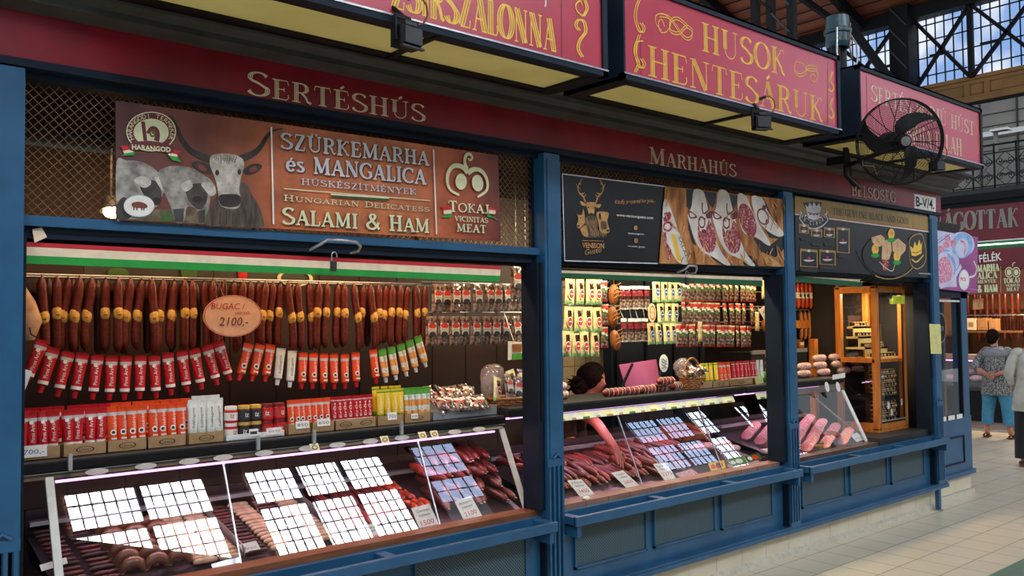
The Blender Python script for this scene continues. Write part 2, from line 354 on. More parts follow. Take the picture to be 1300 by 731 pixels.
# ================================================================ materials
def dotmat(n, col, dot, pitch, r):
    m = bpy.data.materials.new(n); m.use_nodes = True; nt = m.node_tree; b = nt.nodes['Principled BSDF']; L = nt.links.new
    tc = nt.nodes.new('ShaderNodeTexCoord'); vm = nt.nodes.new('ShaderNodeMapping'); vm.inputs['Rotation'].default_value = (0, radians(45), 0); vm.inputs['Scale'].default_value = (1 / pitch,) * 3
    L(tc.outputs['Object'], vm.inputs[0]); fr = nt.nodes.new('ShaderNodeVectorMath'); fr.operation = 'FRACTION'; L(vm.outputs[0], fr.inputs[0])
    sb = nt.nodes.new('ShaderNodeVectorMath'); sb.operation = 'SUBTRACT'; sb.inputs[1].default_value = (.5, .5, .5); L(fr.outputs[0], sb.inputs[0])
    ml = nt.nodes.new('ShaderNodeVectorMath'); ml.operation = 'MULTIPLY'; ml.inputs[1].default_value = (1, 0, 1); L(sb.outputs[0], ml.inputs[0])
    ln = nt.nodes.new('ShaderNodeVectorMath'); ln.operation = 'LENGTH'; L(ml.outputs[0], ln.inputs[0])
    lt = nt.nodes.new('ShaderNodeMath'); lt.operation = 'LESS_THAN'; lt.inputs[1].default_value = r; L(ln.outputs['Value'], lt.inputs[0])
    mx = nt.nodes.new('ShaderNodeMix'); mx.data_type = 'RGBA'; L(lt.outputs[0], mx.inputs[0]); mx.inputs[6].default_value = lin(col); mx.inputs[7].default_value = lin(dot)
    L(mx.outputs[2], b.inputs['Base Color']); b.inputs['Roughness'].default_value = .5; MATS[n] = m
mat('blue', '#265a80', .36, col2='#215074', scale=6)
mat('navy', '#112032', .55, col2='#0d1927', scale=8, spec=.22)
mat('black', '#101114', .5, col2='#0b0c0e', spec=.25)
mat('dkgrey', '#2c2d2f', .45, col2='#232426', scale=12)
mat('cornice', '#3f413c', .5, col2='#33352f', scale=9)
mat('fred', '#861224', .4, col2='#6c0e1e', scale=3, detail=6)
mat('boxred', '#b8344a', .3, col2='#ad2c42', scale=2)
mat('cream', '#e6d6b4', .5); mat('creamfill', '#8a5a50', .5)
mat('gold', '#f0c33c', .4); mat('goldfill', '#b8662a', .4)
mat('yellowpanel', '#f6e998', .5, col2='#ebdc86', scale=3)
mat('wire', '#8a6a48', .4, metal=.5, col2='#6d5238')
mat('steel', '#b9bcbd', .3, metal=.8, col2='#a3a6a8'); mat('steelw', '#d4d8d4', .35, col2='#c2c6c2', scale=14)
mat('tile', '#ddd5be', .3, col2='#d2c9b1', scale=3); mat('grout', '#8a8172', .8); mat('cove', '#d6d0bf', .3, col2='#c7c0ad')
mat('wood', '#8a5638', .4, col2='#6f422a', scale=6, stretch=(1, 8, 8)); mat('woodtile', '#a07a68', .35, col2='#8a6555', scale=5); mat('woodtiled', '#5b4640', .35, col2='#4a3934', scale=5)
mat('white', '#ecebe6', .5, col2='#dedcd5'); mat('flagred', '#c8202c', .5); mat('flagwhite', '#f2dcbc', .5); mat('flaggreen', '#1c9a3a', .5); mat('flaggreend', '#145a34', .5)  # flag white is peach: warm tungsten light put into its colour
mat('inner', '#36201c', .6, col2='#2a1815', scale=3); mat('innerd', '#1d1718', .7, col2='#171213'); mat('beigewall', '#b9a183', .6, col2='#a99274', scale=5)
mat('roofwood', '#8a4a2c', .6, col2='#743c24', scale=4, stretch=(1, .3, 1)); mat('iron', '#121316', .6, col2='#0d0e10', spec=.2); mat('ochre', '#8f6630', .6, col2='#7f592a', scale=2); mat('ochred', '#6e4a22', .6)
mat('greywall', '#8d8880', .6, col2='#7d7972', scale=2)
dotmat('perf', '#46626f', '#141d24', .0135, .33)
tilemat('floortile', '#dcd1ba', '#cdc2ab', '#6f675b', .3, (6.0528, 3.6873), .28, .011, stripe=(2.36, 2.56, '#5f7f70'))
emitmat('winwhite', '#f4f8ff', WIN_EMIT); emitmat('winblue', '#b4ccf4', WIN_EMIT * .3); emitmat('winpale', '#dfe8f8', WIN_EMIT * .42)
emitmat('winfar', '#8db0e6', FAR_EMIT, '#eaf2ff', .7)
glassmat('glass', 1.62, boost=1.15); glassmat('acrylic', 1.4)
# ================================================================ floor, skirting, stall front
b = MB(); b.poly([(-3, -12, 0), (26, -12, 0), (26, 16, 0), (-3, 16, 0)], 'floortile'); struct(b, 'floor')
BX0, BX1 = .2, 8.62
b = MB(); x = 6.338 - .305 * 21
while x < 8.75:
    b.box(max(x, BX0) + .002, min(x + .303, 8.7), 3.79, 3.80, .045, .205, 'tile'); x += .305
b.box(BX0, 8.7, 3.795, 3.82, 0, .21, 'grout')
for k in range(21):
    b.box(BX0 + k * .405, BX0 + k * .405 + .4, 3.765, 3.80, 0, .03, 'cove'); b.add([(BX0 + k * .405, 3.765, .03), (BX0 + k * .405 + .4, 3.765, .03), (BX0 + k * .405 + .4, 3.792, .048), (BX0 + k * .405, 3.792, .048)], [(0, 1, 2, 3)], 'cove')
struct(b, 'baseboard_front')
BAYS = [(.745, 3.43), (3.555, 5.93), (6.05, 8.43)]
PAN = [[(.72, 1.32), (1.62, 2.24), (2.557, 3.296)], [(3.70, 4.32), (4.42, 5.045), (5.143, 5.75)], [(6.18, 6.82), (6.92, 7.54), (7.64, 8.26)]]
w = MB(); w.box(BX0, 8.6, 3.76, 3.80, .24, .66, 'blue'); w.box(BX0, 8.66, 3.69, 3.80, .205, .235, 'blue'); w.box(BX0, 8.66, 3.70, 3.80, .235, .25, 'blue')
wall = struct(w, 'wall_front')
for bay in PAN:
    for x0, x1 in bay:
        b = MB(); b.box(x0, x1, 3.752, 3.758, .36, .592, 'perf'); g = b.build('grille', wall)
        f = MB()
        for a0, a1, z0, z1 in ((x0 - .014, x1 + .014, .592, .606), (x0 - .014, x1 + .014, .346, .36), (x0 - .014, x0, .346, .606), (x1, x1 + .014, .346, .606)): f.box(a0, a1, 3.742, 3.762, z0, z1, 'blue')
        f.box(x0 - .006, x0, 3.745, 3.75, .36, .592, 'navy'); f.build('panel_frame', wall)
# pillars with fluted feet
for k, (x0, x1) in enumerate(((.40, .745), (3.43, 3.555), (5.93, 6.055), (8.43, 8.575))):
    b = MB(); b.box(x0, x1, 3.70, 3.80, .64, 2.80, 'blue'); b.box(x0 + .02, x1 - .0, 3.694, 3.70, 1.02, 2.76, 'blue')
    if k: b.box(x0 - .002, x1 - .02, 3.80, 3.86, .7, 2.2, 'navy')
    b.box(x0 - .012, x1, 3.712, 3.80, .25, .66, 'navy')
    n = 3; sw = (x1 - x0) / (2 * n + 1) if k else .03
    for i in range(4):
        xx = x1 - .008 - i * .034
        b.box(xx - .014, xx, 3.685, 3.715, .285, .985, 'blue')
    b.box(x1 - .13, x1, 3.693, 3.72, .25, .285, 'blue'); b.box(x1 - .13, x1, 3.688, 3.71, .985, 1.03, 'blue')
    b.tube([(x1 - .09, 3.688, 1.03), (x1 - .06, 3.684, 1.055), (x1 - .03, 3.688, 1.03)], .008, 'blue', 6)
    for i in range(3):
        xx = x1 - .025 - i * .034; b.box(xx - .012, xx, 3.70, 3.715, .29, .985, 'navy')
    struct(b, 'pillar')
# opening jambs and shutter guides (dark)
b = MB()
for x0, x1 in BAYS:
    b.box(x1 - .045, x1, 3.72, 3.86, .74, 2.16, 'navy'); b.box(x1 - .03, x1 - .012, 3.712, 3.72, 1.25, 2.16, 'black'); b.box(x0, x0 + .02, 3.74, 3.86, .74, 2.16, 'navy')
    b.box(x0, x1, 3.78, 3.86, 2.16, 2.205, 'navy'); b.box(x0, x1, 3.82, 3.9, 2.145, 2.165, 'black'); b.tube([(x0, 3.80, 2.20), (x1, 3.80, 2.20)], .025, 'navy', 10)
    b.box(x0, x1, 3.74, 3.84, 2.205, 2.245, 'blue'); b.box(x0, x1, 3.75, 3.84, 2.775, 2.83, 'navy')
struct(b, 'trim_1')
# ledge rails
for k, (x0, x1) in enumerate(((.2, 3.40), (3.545, 5.93), (6.04, 8.46))):
    b = MB(); b.box(x0, x1, 3.585, 3.612, .645, .70, 'blue', .004); b.box(x0, x1, 3.725, 3.76, .645, .705, 'blue'); b.box(x0, x1, 3.60, 3.74, .640, .652, 'navy')
    n = 3; st = (x1 - x0 - .06) / n
    for i in range(n + 1):
        xx = x0 + .03 + i * st; b.box(xx - .03, xx + .03, 3.60, 3.73, .65, .695, 'blue')
    b.box(x0 + .02, x0 + .05, 3.60, 3.74, .58, .645, 'blue'); b.box(x1 - .05, x1 - .02, 3.60, 3.74, .58, .645, 'blue')
    o = b.build('ledge_rail'); tag(o, ('blue steel ledge rail under the wide sausage counter with the pale window reflections', 'blue steel ledge rail under the middle counter, between two pillars', 'blue steel ledge rail under the short counter and the pine cabinet')[k], 'ledge')
# fascia, cornice
F = MB(); F.box(.63, 8.68, 3.70, 3.78, 2.83, 3.02, 'fred')
fa = thing('fascia_sign', 'long dark red fascia board above the stall openings with pale ornate lettering', 'sign', (4.6, 3.74, 2.83))
part(F, 'board', fa, 'world')
b = MB(); b.box(.63, 8.70, 3.69, 3.80, 2.805, 2.835, 'navy'); b.box(.2, .63, 3.69, 3.8, 2.76, 3.06, 'navy'); b.box(.6, .635, 3.69, 3.8, 2.8, 3.02, 'navy')
prof = [(3.69, 3.015), (3.60, 3.03), (3.60, 3.055), (3.55, 3.075), (3.545, 3.10), (3.50, 3.125), (3.50, 3.145), (3.44, 3.155), (3.44, 3.185), (3.9, 3.185), (3.9, 3.015)]
n = len(prof); vs = [(x, y, z) for x in (.2, 8.72) for y, z in prof]
b.add(vs, [(i, (i + 1) % n, n + (i + 1) % n, n + i) for i in range(n)] + [tuple(range(n))[::-1], tuple(range(n, 2 * n))], 'cornice')
b.box(.2, 8.72, 3.40, 3.46, 3.145, 3.165, 'black')
struct(b, 'trim_2')
LET = [('SERTÉSHÚS', (313, 119), (540, 155), (316, 90)), ('MARHAHÚS', (824, 207), (935, 224.5), (825, 187)), ('BELSOSEG', (1081, 247.5), (1137, 257), (1081, 234))]
for st, p0, p1, tp in LET:
    b = MB(); deco_px(b, PY(3.697), st, p0, p1, tp, 'creamfill', 'cream', T=.24, t=.05, first=1.2 if st[0] != 'B' else 1.0); part(b, 'lettering', fa, 'world')
b = MB(); q = [A(*p, 3.696) for p in ((1161, 246), (1188, 251), (1188, 269), (1161, 264))]; b.slab(q, (0, .004, 0), 'white'); text_px(b, PY(3.694), 'B-V/4.', (1163, 261.5), (1186, 265.5), (1163, 249), 'black', bold=.02)
part(b, 'number_plate', fa, 'world', 'white plate reading B-V/4.')
# stall inside
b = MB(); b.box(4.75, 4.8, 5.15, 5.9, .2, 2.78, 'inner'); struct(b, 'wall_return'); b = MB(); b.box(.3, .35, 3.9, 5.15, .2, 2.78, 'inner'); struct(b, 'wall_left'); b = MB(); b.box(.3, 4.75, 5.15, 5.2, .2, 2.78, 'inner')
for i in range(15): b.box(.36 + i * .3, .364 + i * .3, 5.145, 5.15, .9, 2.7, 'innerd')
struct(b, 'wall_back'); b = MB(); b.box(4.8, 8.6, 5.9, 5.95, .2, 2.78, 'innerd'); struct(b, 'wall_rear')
b = MB(); b.box(4.85, 6.2, 5.87, 5.9, .9, 2.2, 'beigewall')
for i in range(8): b.box(4.85, 6.2, 5.868, 5.87, .95 + i * .15, .955 + i * .15, 'ochred')
for i in range(9): b.box(4.9 + i * .15, 4.904 + i * .15, 5.868, 5.87, .95, 2.2, 'ochred')
struct(b, 'wall_tiled')
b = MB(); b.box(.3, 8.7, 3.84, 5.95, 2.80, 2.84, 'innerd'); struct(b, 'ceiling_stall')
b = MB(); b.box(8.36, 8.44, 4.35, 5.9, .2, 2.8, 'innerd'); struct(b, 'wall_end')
# ================================================================ glazed end bay of the stall
x0, x1 = 8.60, 9.62
b = MB(); b.box(8.58, x1, 3.855, 3.95, .235, .80, 'blue'); b.box(8.58, x1 + .02, 3.83, 3.95, .205, .25, 'blue')
x = 8.62
while x < x1 - .05: b.box(x, min(x + .303, x1), 3.88, 3.9, .045, .205, 'tile'); x += .305
b.box(8.6, x1, 3.885, 3.92, 0, .21, 'grout'); b.box(8.6, x1 + .02, 3.85, 3.9, 0, .04, 'cove')
for a0, a1, z0, z1 in ((8.86, 9.42, .335, .35), (8.86, 9.42, .60, .615), (8.86, 8.875, .335, .615), (9.405, 9.42, .335, .615)): b.box(a0, a1, 3.845, 3.856, z0, z1, 'navy')
b.box(8.58, x1, 3.85, 3.95, 2.02, 2.12, 'navy'); b.box(8.58, 8.86, 3.86, 3.95, .8, 2.1, 'blue'); b.box(9.44, x1 - .04, 3.85, 3.95, .8, 2.12, 'blue')
b.box(9.55, x1 - .04, 3.95, 5.9, .2, .75, 'blue'); b.box(8.58, x1 - .04, 3.9, 5.9, 2.12, 2.8, 'innerd'); b.box(8.55, 8.6, 3.9, 5.9, .2, 2.8, 'innerd')
struct(b, 'wall_end_bay')
b = MB(); b.box(8.46, 8.50, 3.70, 3.74, 0, .21, 'blue'); b.box(8.45, 8.51, 3.69, 3.75, 0, .012, 'steel'); tag(b.build('foot_post'), 'thin blue post foot under the front sill at the corner of the stall', 'post')
dw = thing('glazed_cabinet', 'narrow glazed cooler cabinet with oval sticker at the end of the stall', 'cabinet', (9.15, 3.9, .8))
b = MB(); b.box(8.86, 8.885, 3.85, 3.88, .8, 2.02, 'black'); b.box(9.415, 9.44, 3.85, 3.88, .8, 2.02, 'black'); b.box(8.86, 9.44, 3.85, 3.88, .8, .83, 'black'); b.box(8.9, 9.42, 3.852, 3.86, 1.98, 2.0, 'steelw'); part(b, 'frame', dw, 'world')
b = MB(); b.box(8.88, 9.42, 3.87, 3.874, .83, 2.0, 'glass'); part(b, 'pane', dw, 'world')
b = MB(); b.disc((9.0, 3.868, 1.72), (1, 0, 0), (0, 0, 1), .1, .15, 'black'); b.disc((9.0, 3.867, 1.72), (1, 0, 0), (0, 0, 1), .1, .15, 'steel', hole=.93); b.text('REX', (9.0, 3.866, 1.69), (1, 0, 0), (0, 0, 1), .05, 'steel')
for i, (u0, u1) in enumerate(((8.9, 9.0), (9.05, 9.2), (9.25, 9.38))): b.box(u0, u1, 3.845, 3.848, .79, .835, 'white')
part(b, 'sticker', dw, 'world', 'dark oval sticker and white strips')
b = MB(); b.box(9.25, 9.3, 3.96, 4.0, .8, 2.0, 'steel'); b.box(8.9, 9.5, 4.0, 5.5, .78, .84, 'dkgrey'); part(b, 'post', dw, 'world')
# ================================================================ windows across the aisle (most seen mirrored in the counter glass)
def hallwin(k, X0, X1, rows, cols, px, pz, mt, Y=-10, bars=.022):
    b = MB(); b.box(X0, X1, Y, Y - .02, rows[0][0], rows[-1][1], mt); wn = tag(b.build('window_%d' % k), kind='structure'); f = MB()
    for c in range(1, cols):
        x = X0 + (X1 - X0) * c / cols; f.box(x - .06, x + .06, Y - .0, Y + .08, rows[0][0], rows[-1][1], 'iron')
    for (a, _), (__, c) in zip(rows[1:], rows[:-1]): f.box(X0, X1, Y, Y + .08, c, a, 'iron')
    n = round((X1 - X0) / px)
    for i in range(n + 1): x = X0 + (X1 - X0) * i / n; f.box(x - bars / 2, x + bars / 2, Y, Y + .03, rows[0][0], rows[-1][1], 'iron')
    for z0, z1 in rows:
        q = round((z1 - z0) / pz)
        for i in range(q + 1): z = z0 + (z1 - z0) * i / q; f.box(X0, X1, Y, Y + .03, z - bars / 2, z + bars / 2, 'iron')
    f.build('window_bars', wn)
RW = [(10.2, 11.68), (11.82, 12.93)]
hallwin(1, 5.33, 8.53, RW, 2, .27, .38, 'winwhite'); hallwin(2, 9.65, 13.75, RW, 3, .255, .38, 'winwhite'); hallwin(3, 14.95, 16.5, [(10.9, 11.74), (11.9, 13.1)], 1, .4, .38, 'winblue')
for i, x_ in enumerate((-9.2, -4.4)): hallwin(8 + i, x_, x_ + 3.3, RW, 2, .27, .38, 'winwhite')  # unseen windows, added as extra light on the stall front
hallwin(4, 24.6, 27.7, [(10.6, 11.75), (11.95, 13.05)], 2, .31, .4, 'winblue', bars=.03); hallwin(5, 28.3, 33.5, [(9.0, 10.3), (10.6, 11.75), (11.95, 13.2)], 3, .4, .4, 'winpale', bars=.03)
b = MB(); b.slab([(4.9, -9.9, 11.75), (8.75, -9.9, 10.25), (8.75, -9.9, 9.9), (4.9, -9.9, 9.9)], (0, -.06, 0), 'iron'); struct(b, 'trim_3')
b = MB()
for X0, X1, z0, z1 in ((2, 5.33, 8.5, 14), (8.53, 9.65, 8.5, 14), (13.75, 14.95, 8.5, 14), (16.5, 24.6, 8.5, 14), (27.7, 28.3, 8.5, 14), (33.5, 36, 8.5, 14), (5.33, 36, 12.93, 14), (5.33, 28.3, 8.5, 10.2)): b.box(X0, X1, -10.1, -10.03, z0, z1, 'roofwood')
struct(b, 'wall_across')
b = MB(); b.box(-6, 34, -6.2, -6, 0, 4.2, 'inner'); b.box(-6, 34, -6.0, -5.9, 2.9, 3.4, 'fred'); b.box(-6, 34, -6, -5.9, 0, .9, 'navy')  # unseen stall row, added to block low ambient light
for i in range(16): b.box(-6 + i * 2.5, -5.85 + i * 2.5, -6, -5.9, 0, 4.2, 'navy')
struct(b, 'wall_light_block')
# ================================================================ hanging box signs
def scroll(mb, pl, pts, w, m, off=.002):
    off += (len(mb.v) % 97) * .00002
    """smooth painted curl through pixel points (Catmull-Rom)"""
    out = []; p = [pts[0]] + list(pts) + [pts[-1]]
    for i in range(1, len(p) - 2):
        for k in range(6):
            t = k / 6; q = []
            for c in (0, 1):
                a, b, d, e = p[i - 1][c], p[i][c], p[i + 1][c], p[i + 2][c]
                q.append(.5 * (2 * b + (d - a) * t + (2 * a - 5 * b + 4 * d - e) * t * t + (3 * b - a - 3 * d + e) * t ** 3))
            out.append(q)
    out.append(pts[-1]); line_px(mb, pl, out, w, m, off=off)
BOXES = [(.95, 3.232, 3.05, 3.62), (3.352, 5.535, 3.065, 3.605), (5.80, 7.90, 3.085, 3.60)]
BL = ['red and gold box sign, partly out of the frame, reading ZSIRSZALONNA', 'red and gold box sign reading HUSOK HENTESÁRUK', 'red and gold box sign behind the black fan']
for k, (x0, x1, z0, z1) in enumerate(BOXES):
    t = thing('hanging_box_sign', BL[k], 'sign', ((x0 + x1) / 2, 3.2, z0))
    b = MB(); fw = .035
    b.box(x0, x1, 3.0, 3.04, z0, z0 + fw, 'navy'); b.box(x0, x1, 3.0, 3.04, z1 - fw, z1, 'navy'); b.box(x0, x0 + fw * .4, 3.0, 3.04, z0, z1, 'navy'); b.box(x1 - fw, x1, 3.0, 3.04, z0, z1, 'navy')
    b.box(x0, x1, 2.995, 3.0, z0 + fw - .008, z0 + fw, 'steel'); b.box(x0, x0 + .012, 3.04, 3.43, z0, z1, 'navy'); b.box(x1 - .012, x1, 3.04, 3.43, z0, z1, 'navy'); b.box(x0, x1, 3.42, 3.45, z0, z1, 'black'); b.box(x0, x1, 3.0, 3.45, z1 - .012, z1, 'black')
    b.box(x0, x1, 3.04, 3.08, z0, z0 + .02, 'black'); b.box(x0, x1, 3.38, 3.43, z0, z0 + .02, 'black'); b.box(x0, x0 + .09, 3.04, 3.42, z0 - .004, z0 + .02, 'black'); b.box(x1 - .09, x1, 3.04, 3.42, z0 - .004, z0 + .02, 'black')
    xm = (x0 + x1) / 2 + .0; b.bar((xm + .1, 3.02, z0 + .005), (xm + .1, 3.42, z0 + .005), .022, .022, 'black')
    for i in (.3, .7): b.bar((x0 + (x1 - x0) * i, 3.3, z1), (x0 + (x1 - x0) * i, 3.6, z1 + .01), .02, .02, 'black'); b.bar((x0 + (x1 - x0) * i, 3.44, z1 - .4), (x0 + (x1 - x0) * i, 3.56, 3.10), .02, .02, 'black')
    part(b, 'frame', t, 'world')
    b = MB(); b.box(x0 + .01, x1 - fw, 3.012, 3.03, z0 + fw, z1 - fw, 'boxred'); part(b, 'face_panel', t, 'world')
    b = MB(); b.box(x0 + .09, x1 - .09, 3.08, 3.38, z0 + .012, z0 + .018, 'yellowpanel'); part(b, 'underside_panel', t, 'world')
    b = MB(); pl = PY(3.012)
    S = dict(T=.21, t=.04)
    if k == 0:
        deco_px(b, pl, 'ZSIRSZALONNA', (497, 8.5), (705, 65.5), (497, -38), 'goldfill', 'gold', **S); Z = (430, 0, 3.611)
        part(b, 'lettering', t, 'world'); b = MB()
        for dx in (0, 9): scroll(b, pl, Zm(*Z, [(1112 + dx, 262), (1092 + dx, 225), (1100 + dx, 185), (1126 + dx, 145), (1118 + dx, 100), (1092 + dx, 92), (1082 + dx, 118), (1098 + dx, 140)]), .008, 'gold'); scroll(b, pl, Zm(*Z, [(1115 + dx, 75), (1132 + dx, 40), (1122 + dx, 0), (1110 + dx, -40), (1120 + dx, -80)]), .008, 'gold')
        scroll(b, pl, Zm(*Z, [(1115, 75), (1090, 50), (1085, 22), (1105, 5), (1115, 25)]), .008, 'gold'); line_px(b, pl, Zm(*Z, [(1022, 268), (1020, -60)]), .005, 'fred')
        b.text('j', pl(692, 4), (1, 0, -.0), (0, 0, 1), .06, 'steelw', 'c', off=.002)
    elif k == 1:
        Z = (790, 0, 3.848)
        deco_px(b, pl, 'HENTESÁRUK', (822.5, 95), (1045, 155), (823, 58), 'goldfill', 'gold', **S); deco_px(b, pl, 'HUSOK', (891, 63.5), (997, 96), (892, 29), 'goldfill', 'gold', **S)
        part(b, 'lettering', t, 'world'); b = MB()
        for dx in (0, 10):
            for y in (0, 175): scroll(b, pl, Zm(*Z, [(78 + dx, y - 5), (62 + dx, y + 40), (58 + dx, y + 90), (75 + dx, y + 145), (92 + dx, y + 158), (100 + dx, y + 135), (85 + dx, y + 112)]), .006, 'gold')
            scroll(b, pl, Zm(*Z, [(90 + dx, 200), (62 + dx, 210), (55 + dx, 260), (72 + dx, 310), (55 + dx, 355)]), .006, 'gold')
            for y in (350, 480): scroll(b, pl, Zm(*Z, [(1022 + dx * .6, y), (1012 + dx * .6, y + 40), (1028 + dx * .6, y + 75), (1018 + dx * .6, y + 98), (1004 + dx * .6, y + 84)]), .006, 'gold')
        scroll(b, pl, Zm(*Z, [(205, 130), (190, 95), (175, 115), (185, 155), (215, 155), (235, 110), (205, 70), (165, 75), (163, 115), (190, 150)]), .005, 'gold')
        for dy in (0, 14): scroll(b, pl, Zm(*Z, [(180, 68 + dy), (225, 78 + dy), (260, 120 + dy), (300, 175 + dy), (330, 180 + dy), (340, 145 + dy), (310, 125 + dy), (275, 155 + dy), (235, 145 + dy), (232, 100 + dy), (270, 85 + dy), (325, 130 + dy)]), .005, 'gold')
        for dy in (0, 14): scroll(b, pl, Zm(*Z, [(845, 300 + dy), (838, 330 + dy), (860, 360 + dy), (890, 350 + dy), (905, 322 + dy), (945, 325 + dy), (950, 350 + dy)]), .005, 'gold')
        scroll(b, pl, Zm(*Z, [(845, 300), (880, 312), (905, 345), (945, 350), (955, 375), (935, 400), (915, 380), (930, 362), (942, 378)]), .005, 'gold'); line_px(b, pl, Zm(*Z, [(1003, 300), (1003, 620)]), .005, 'fred'); line_px(b, pl, Zm(*Z, [(88, 180), (92, 385)]), .005, 'fred')
    else:
        Z = (1085, 85, 5.418)
        deco_px(b, pl, 'SERTÉS BORJÚ HÚST', *Zm(*Z, [(112, 228), (822, 472)]), Zm(*Z, [(112, 122)])[0], 'goldfill', 'cream', T=.17, t=.04); deco_px(b, pl, 'MARHA ELLAH', *Zm(*Z, [(290, 488), (738, 612)]), Zm(*Z, [(290, 365)])[0], 'goldfill', 'cream', T=.17, t=.04); part(b, 'lettering', t, 'world'); b = MB()
        line_px(b, pl, Zm(*Z, [(80, 60), (84, 330)]), .006, 'fred'); scroll(b, pl, Zm(*Z, [(850, 350), (842, 420), (858, 500), (846, 600)]), .006, 'gold')
    part(b, 'ornament', t, 'world')
# floodlights hung in front of the boxes
def flood(px, py, s, label, rz, sc_):
    c = A(px, py, 3.0); c.y = 2.945; t = thing('floodlight', label, 'lamp', c, None, (0, 0, rz)); t.scale = (sc_,) * 3
    b = MB(); b.box(-.07 * s, .07 * s, -.035, .05, -.06 * s, .055 * s, 'black', .012)
    for i in range(5): b.box(-.06 * s + i * .028 * s, -.052 * s + i * .028 * s, .05, .066, -.05 * s, .045 * s, 'black')
    b.box(-.074 * s, .074 * s, -.05, -.03, -.066 * s, -.056 * s, 'dkgrey'); part(b, 'housing', t)
    b = MB(); b.box(-.058 * s, .058 * s, -.052, -.036, -.045 * s, .042 * s, 'dkgrey'); part(b, 'lens', t)
    b = MB(); b.bar((-.085 * s, 0, -.03), (-.085 * s, 0, .10), .012, .02, 'black'); b.bar((-.085 * s, 0, .10), (.02, 0, .10), .012, .02, 'black'); b.bar((-.085 * s, 0, -.02), (-.06 * s, 0, -.02), .014, .014, 'black'); b.box(-.03, .05, -.02, .02, .06 * s, .085 * s, 'dkgrey', .004); b.bar((-.02, 0, .10), (-.02, .12, .20), .02, .02, 'black'); part(b, 'bracket', t)
    b = MB(); pts = [(.055 + .0, -.02, .075), (.085, -.03, .09), (.10, -.045, .13), (.085, -.055, .18), (.045, -.06, .21), (.0, -.05, .205)]; b.tube(pts, .006, 'wire', 6); b.tube([(.01, -.05, .205), (-.04, -.05, .185)], .013, 'black', 8); part(b, 'cable', t)
flood(508, 52, 1.0, 'black floodlight with looped cable under the sign reading ZSIRSZALONNA', .12, .78)
flood(957, 158, 1.0, 'black floodlight tilted under the sign reading HUSOK HENTESÁRUK', -.5, .72)
flood(1181, 212, 1.0, 'small dark floodlight behind the lower right of the round fan', -.3, .7)
# ================================================================ fan
fc = A(1141, 180, 2.74); ax = Vector((-.66, -.72, -.16)).normalized(); s_ = ax.cross(Vector((0, 0, 1))).normalized(); u_ = s_.cross(ax)
fan = thing('wall_fan', 'large black round industrial fan with wire guard, mounted above the fascia', 'fan', fc)
RF = .285
def FP(r, a, d): return s_ * (r * cos(a)) + u_ * (r * sin(a)) + ax * d
b = MB()
for i in range(26):
    r = .07 + (RF - .07) * i / 25; d = .085 * (1 - (r / RF) ** 2) + .03
    b.tube([FP(r, 2 * pi * j / 40, d) for j in range(41)], .0013 if i < 25 else .006, 'iron', 4, cap=False)
for i in range(12):
    b.tube([FP(.05 + (RF - .05) * q / 6, 2 * pi * i / 12 + .2 * (q / 6), .085 * (1 - ((.05 + (RF - .05) * q / 6) / RF) ** 2) + .034) for q in range(7)], .0028, 'iron', 4)
part(b, 'front_guard', fan)
b = MB()
for i in range(16):
    r = .08 + (RF - .08) * i / 15; d = -.1 * (1 - (r / RF) ** 3) + .0
    b.tube([FP(r, 2 * pi * j / 36, d) for j in range(37)], .0013 if i < 15 else .006, 'iron', 4, cap=False)
for i in range(12): b.tube([FP(.08 + (RF - .08) * q / 6, 2 * pi * i / 12, -.1 * (1 - ((.08 + (RF - .08) * q / 6) / RF) ** 3)) for q in range(7)], .0028, 'iron', 4)
part(b, 'rear_guard', fan)
b = MB(); b.lathe([(.0, .118), (.035, .116), (.045, .105), (.045, .06)], 'black', n=20, ax=ax); b.lathe([(0, .1185), (.032, .1175)], 'steel', n=20, ax=ax); part(b, 'hub_badge', fan)
b = MB(); b.lathe([(0, .05), (.055, .05), (.06, 0), (.055, -.04), (0, -.04)], 'black', n=18, ax=ax); part(b, 'hub', fan)
for a0 in (1.65, -.45, -2.5):
    b = MB(); vs = []; n = 9
    for q in range(n):
        f = q / (n - 1); r = .05 + .235 * f; a = a0 + .95 * f ** 1.4; hw = .042 + .045 * math.sin(pi * min(1, f * 1.02)) - .018 * f
        for sg in (-1, 1): vs.append(FP(r, a + sg * hw / max(r, .1) * .75, sg * .02 + .012))
    fs = [(2 * q, 2 * q + 1, 2 * q + 3, 2 * q + 2) for q in range(n - 1)]
    b.add(vs, fs, 'black', True); b.add([v - ax * .006 for v in vs], [f[::-1] for f in fs], 'black', True); part(b, 'blade', fan)
b = MB(); b.lathe([(0, -.04), (.06, -.04), (.075, -.06), (.075, -.19), (.05, -.21), (0, -.21)], 'black', n=18, ax=ax); part(b, 'motor', fan)
br = A(1073, 170, 3.3) - fc
b = MB(); b.tube([ax * -.15, ax * -.2 + s_ * -.05 + Vector((0, 0, -.03)), Vector((br.x, br.y, -.05))], .018, 'black', 8); b.tube([(br.x, br.y, .18), (br.x, br.y, -.12), (br.x + .05, br.y - .05, -.2)], .02, 'black', 8); b.tube([(br.x + .05, br.y + .02, .2), (br.x + .06, br.y, -.05), (br.x + .02, br.y - .03, -.14), (br.x + .08, br.y - .06, -.22)], .008, 'iron', 6)
b.box(br.x - .03, br.x + .03, br.y, 3.44 - fc.y, -.03, .03, 'black'); part(b, 'bracket', fan)
b = MB(); b.tube([FP(.2, -.9, .03), FP(.27, -.95, .05), FP(.25, -.7, .08), FP(.3, -.55, .06), FP(.27, -.45, .02)], .004, 'wire', 5); part(b, 'cord', fan)
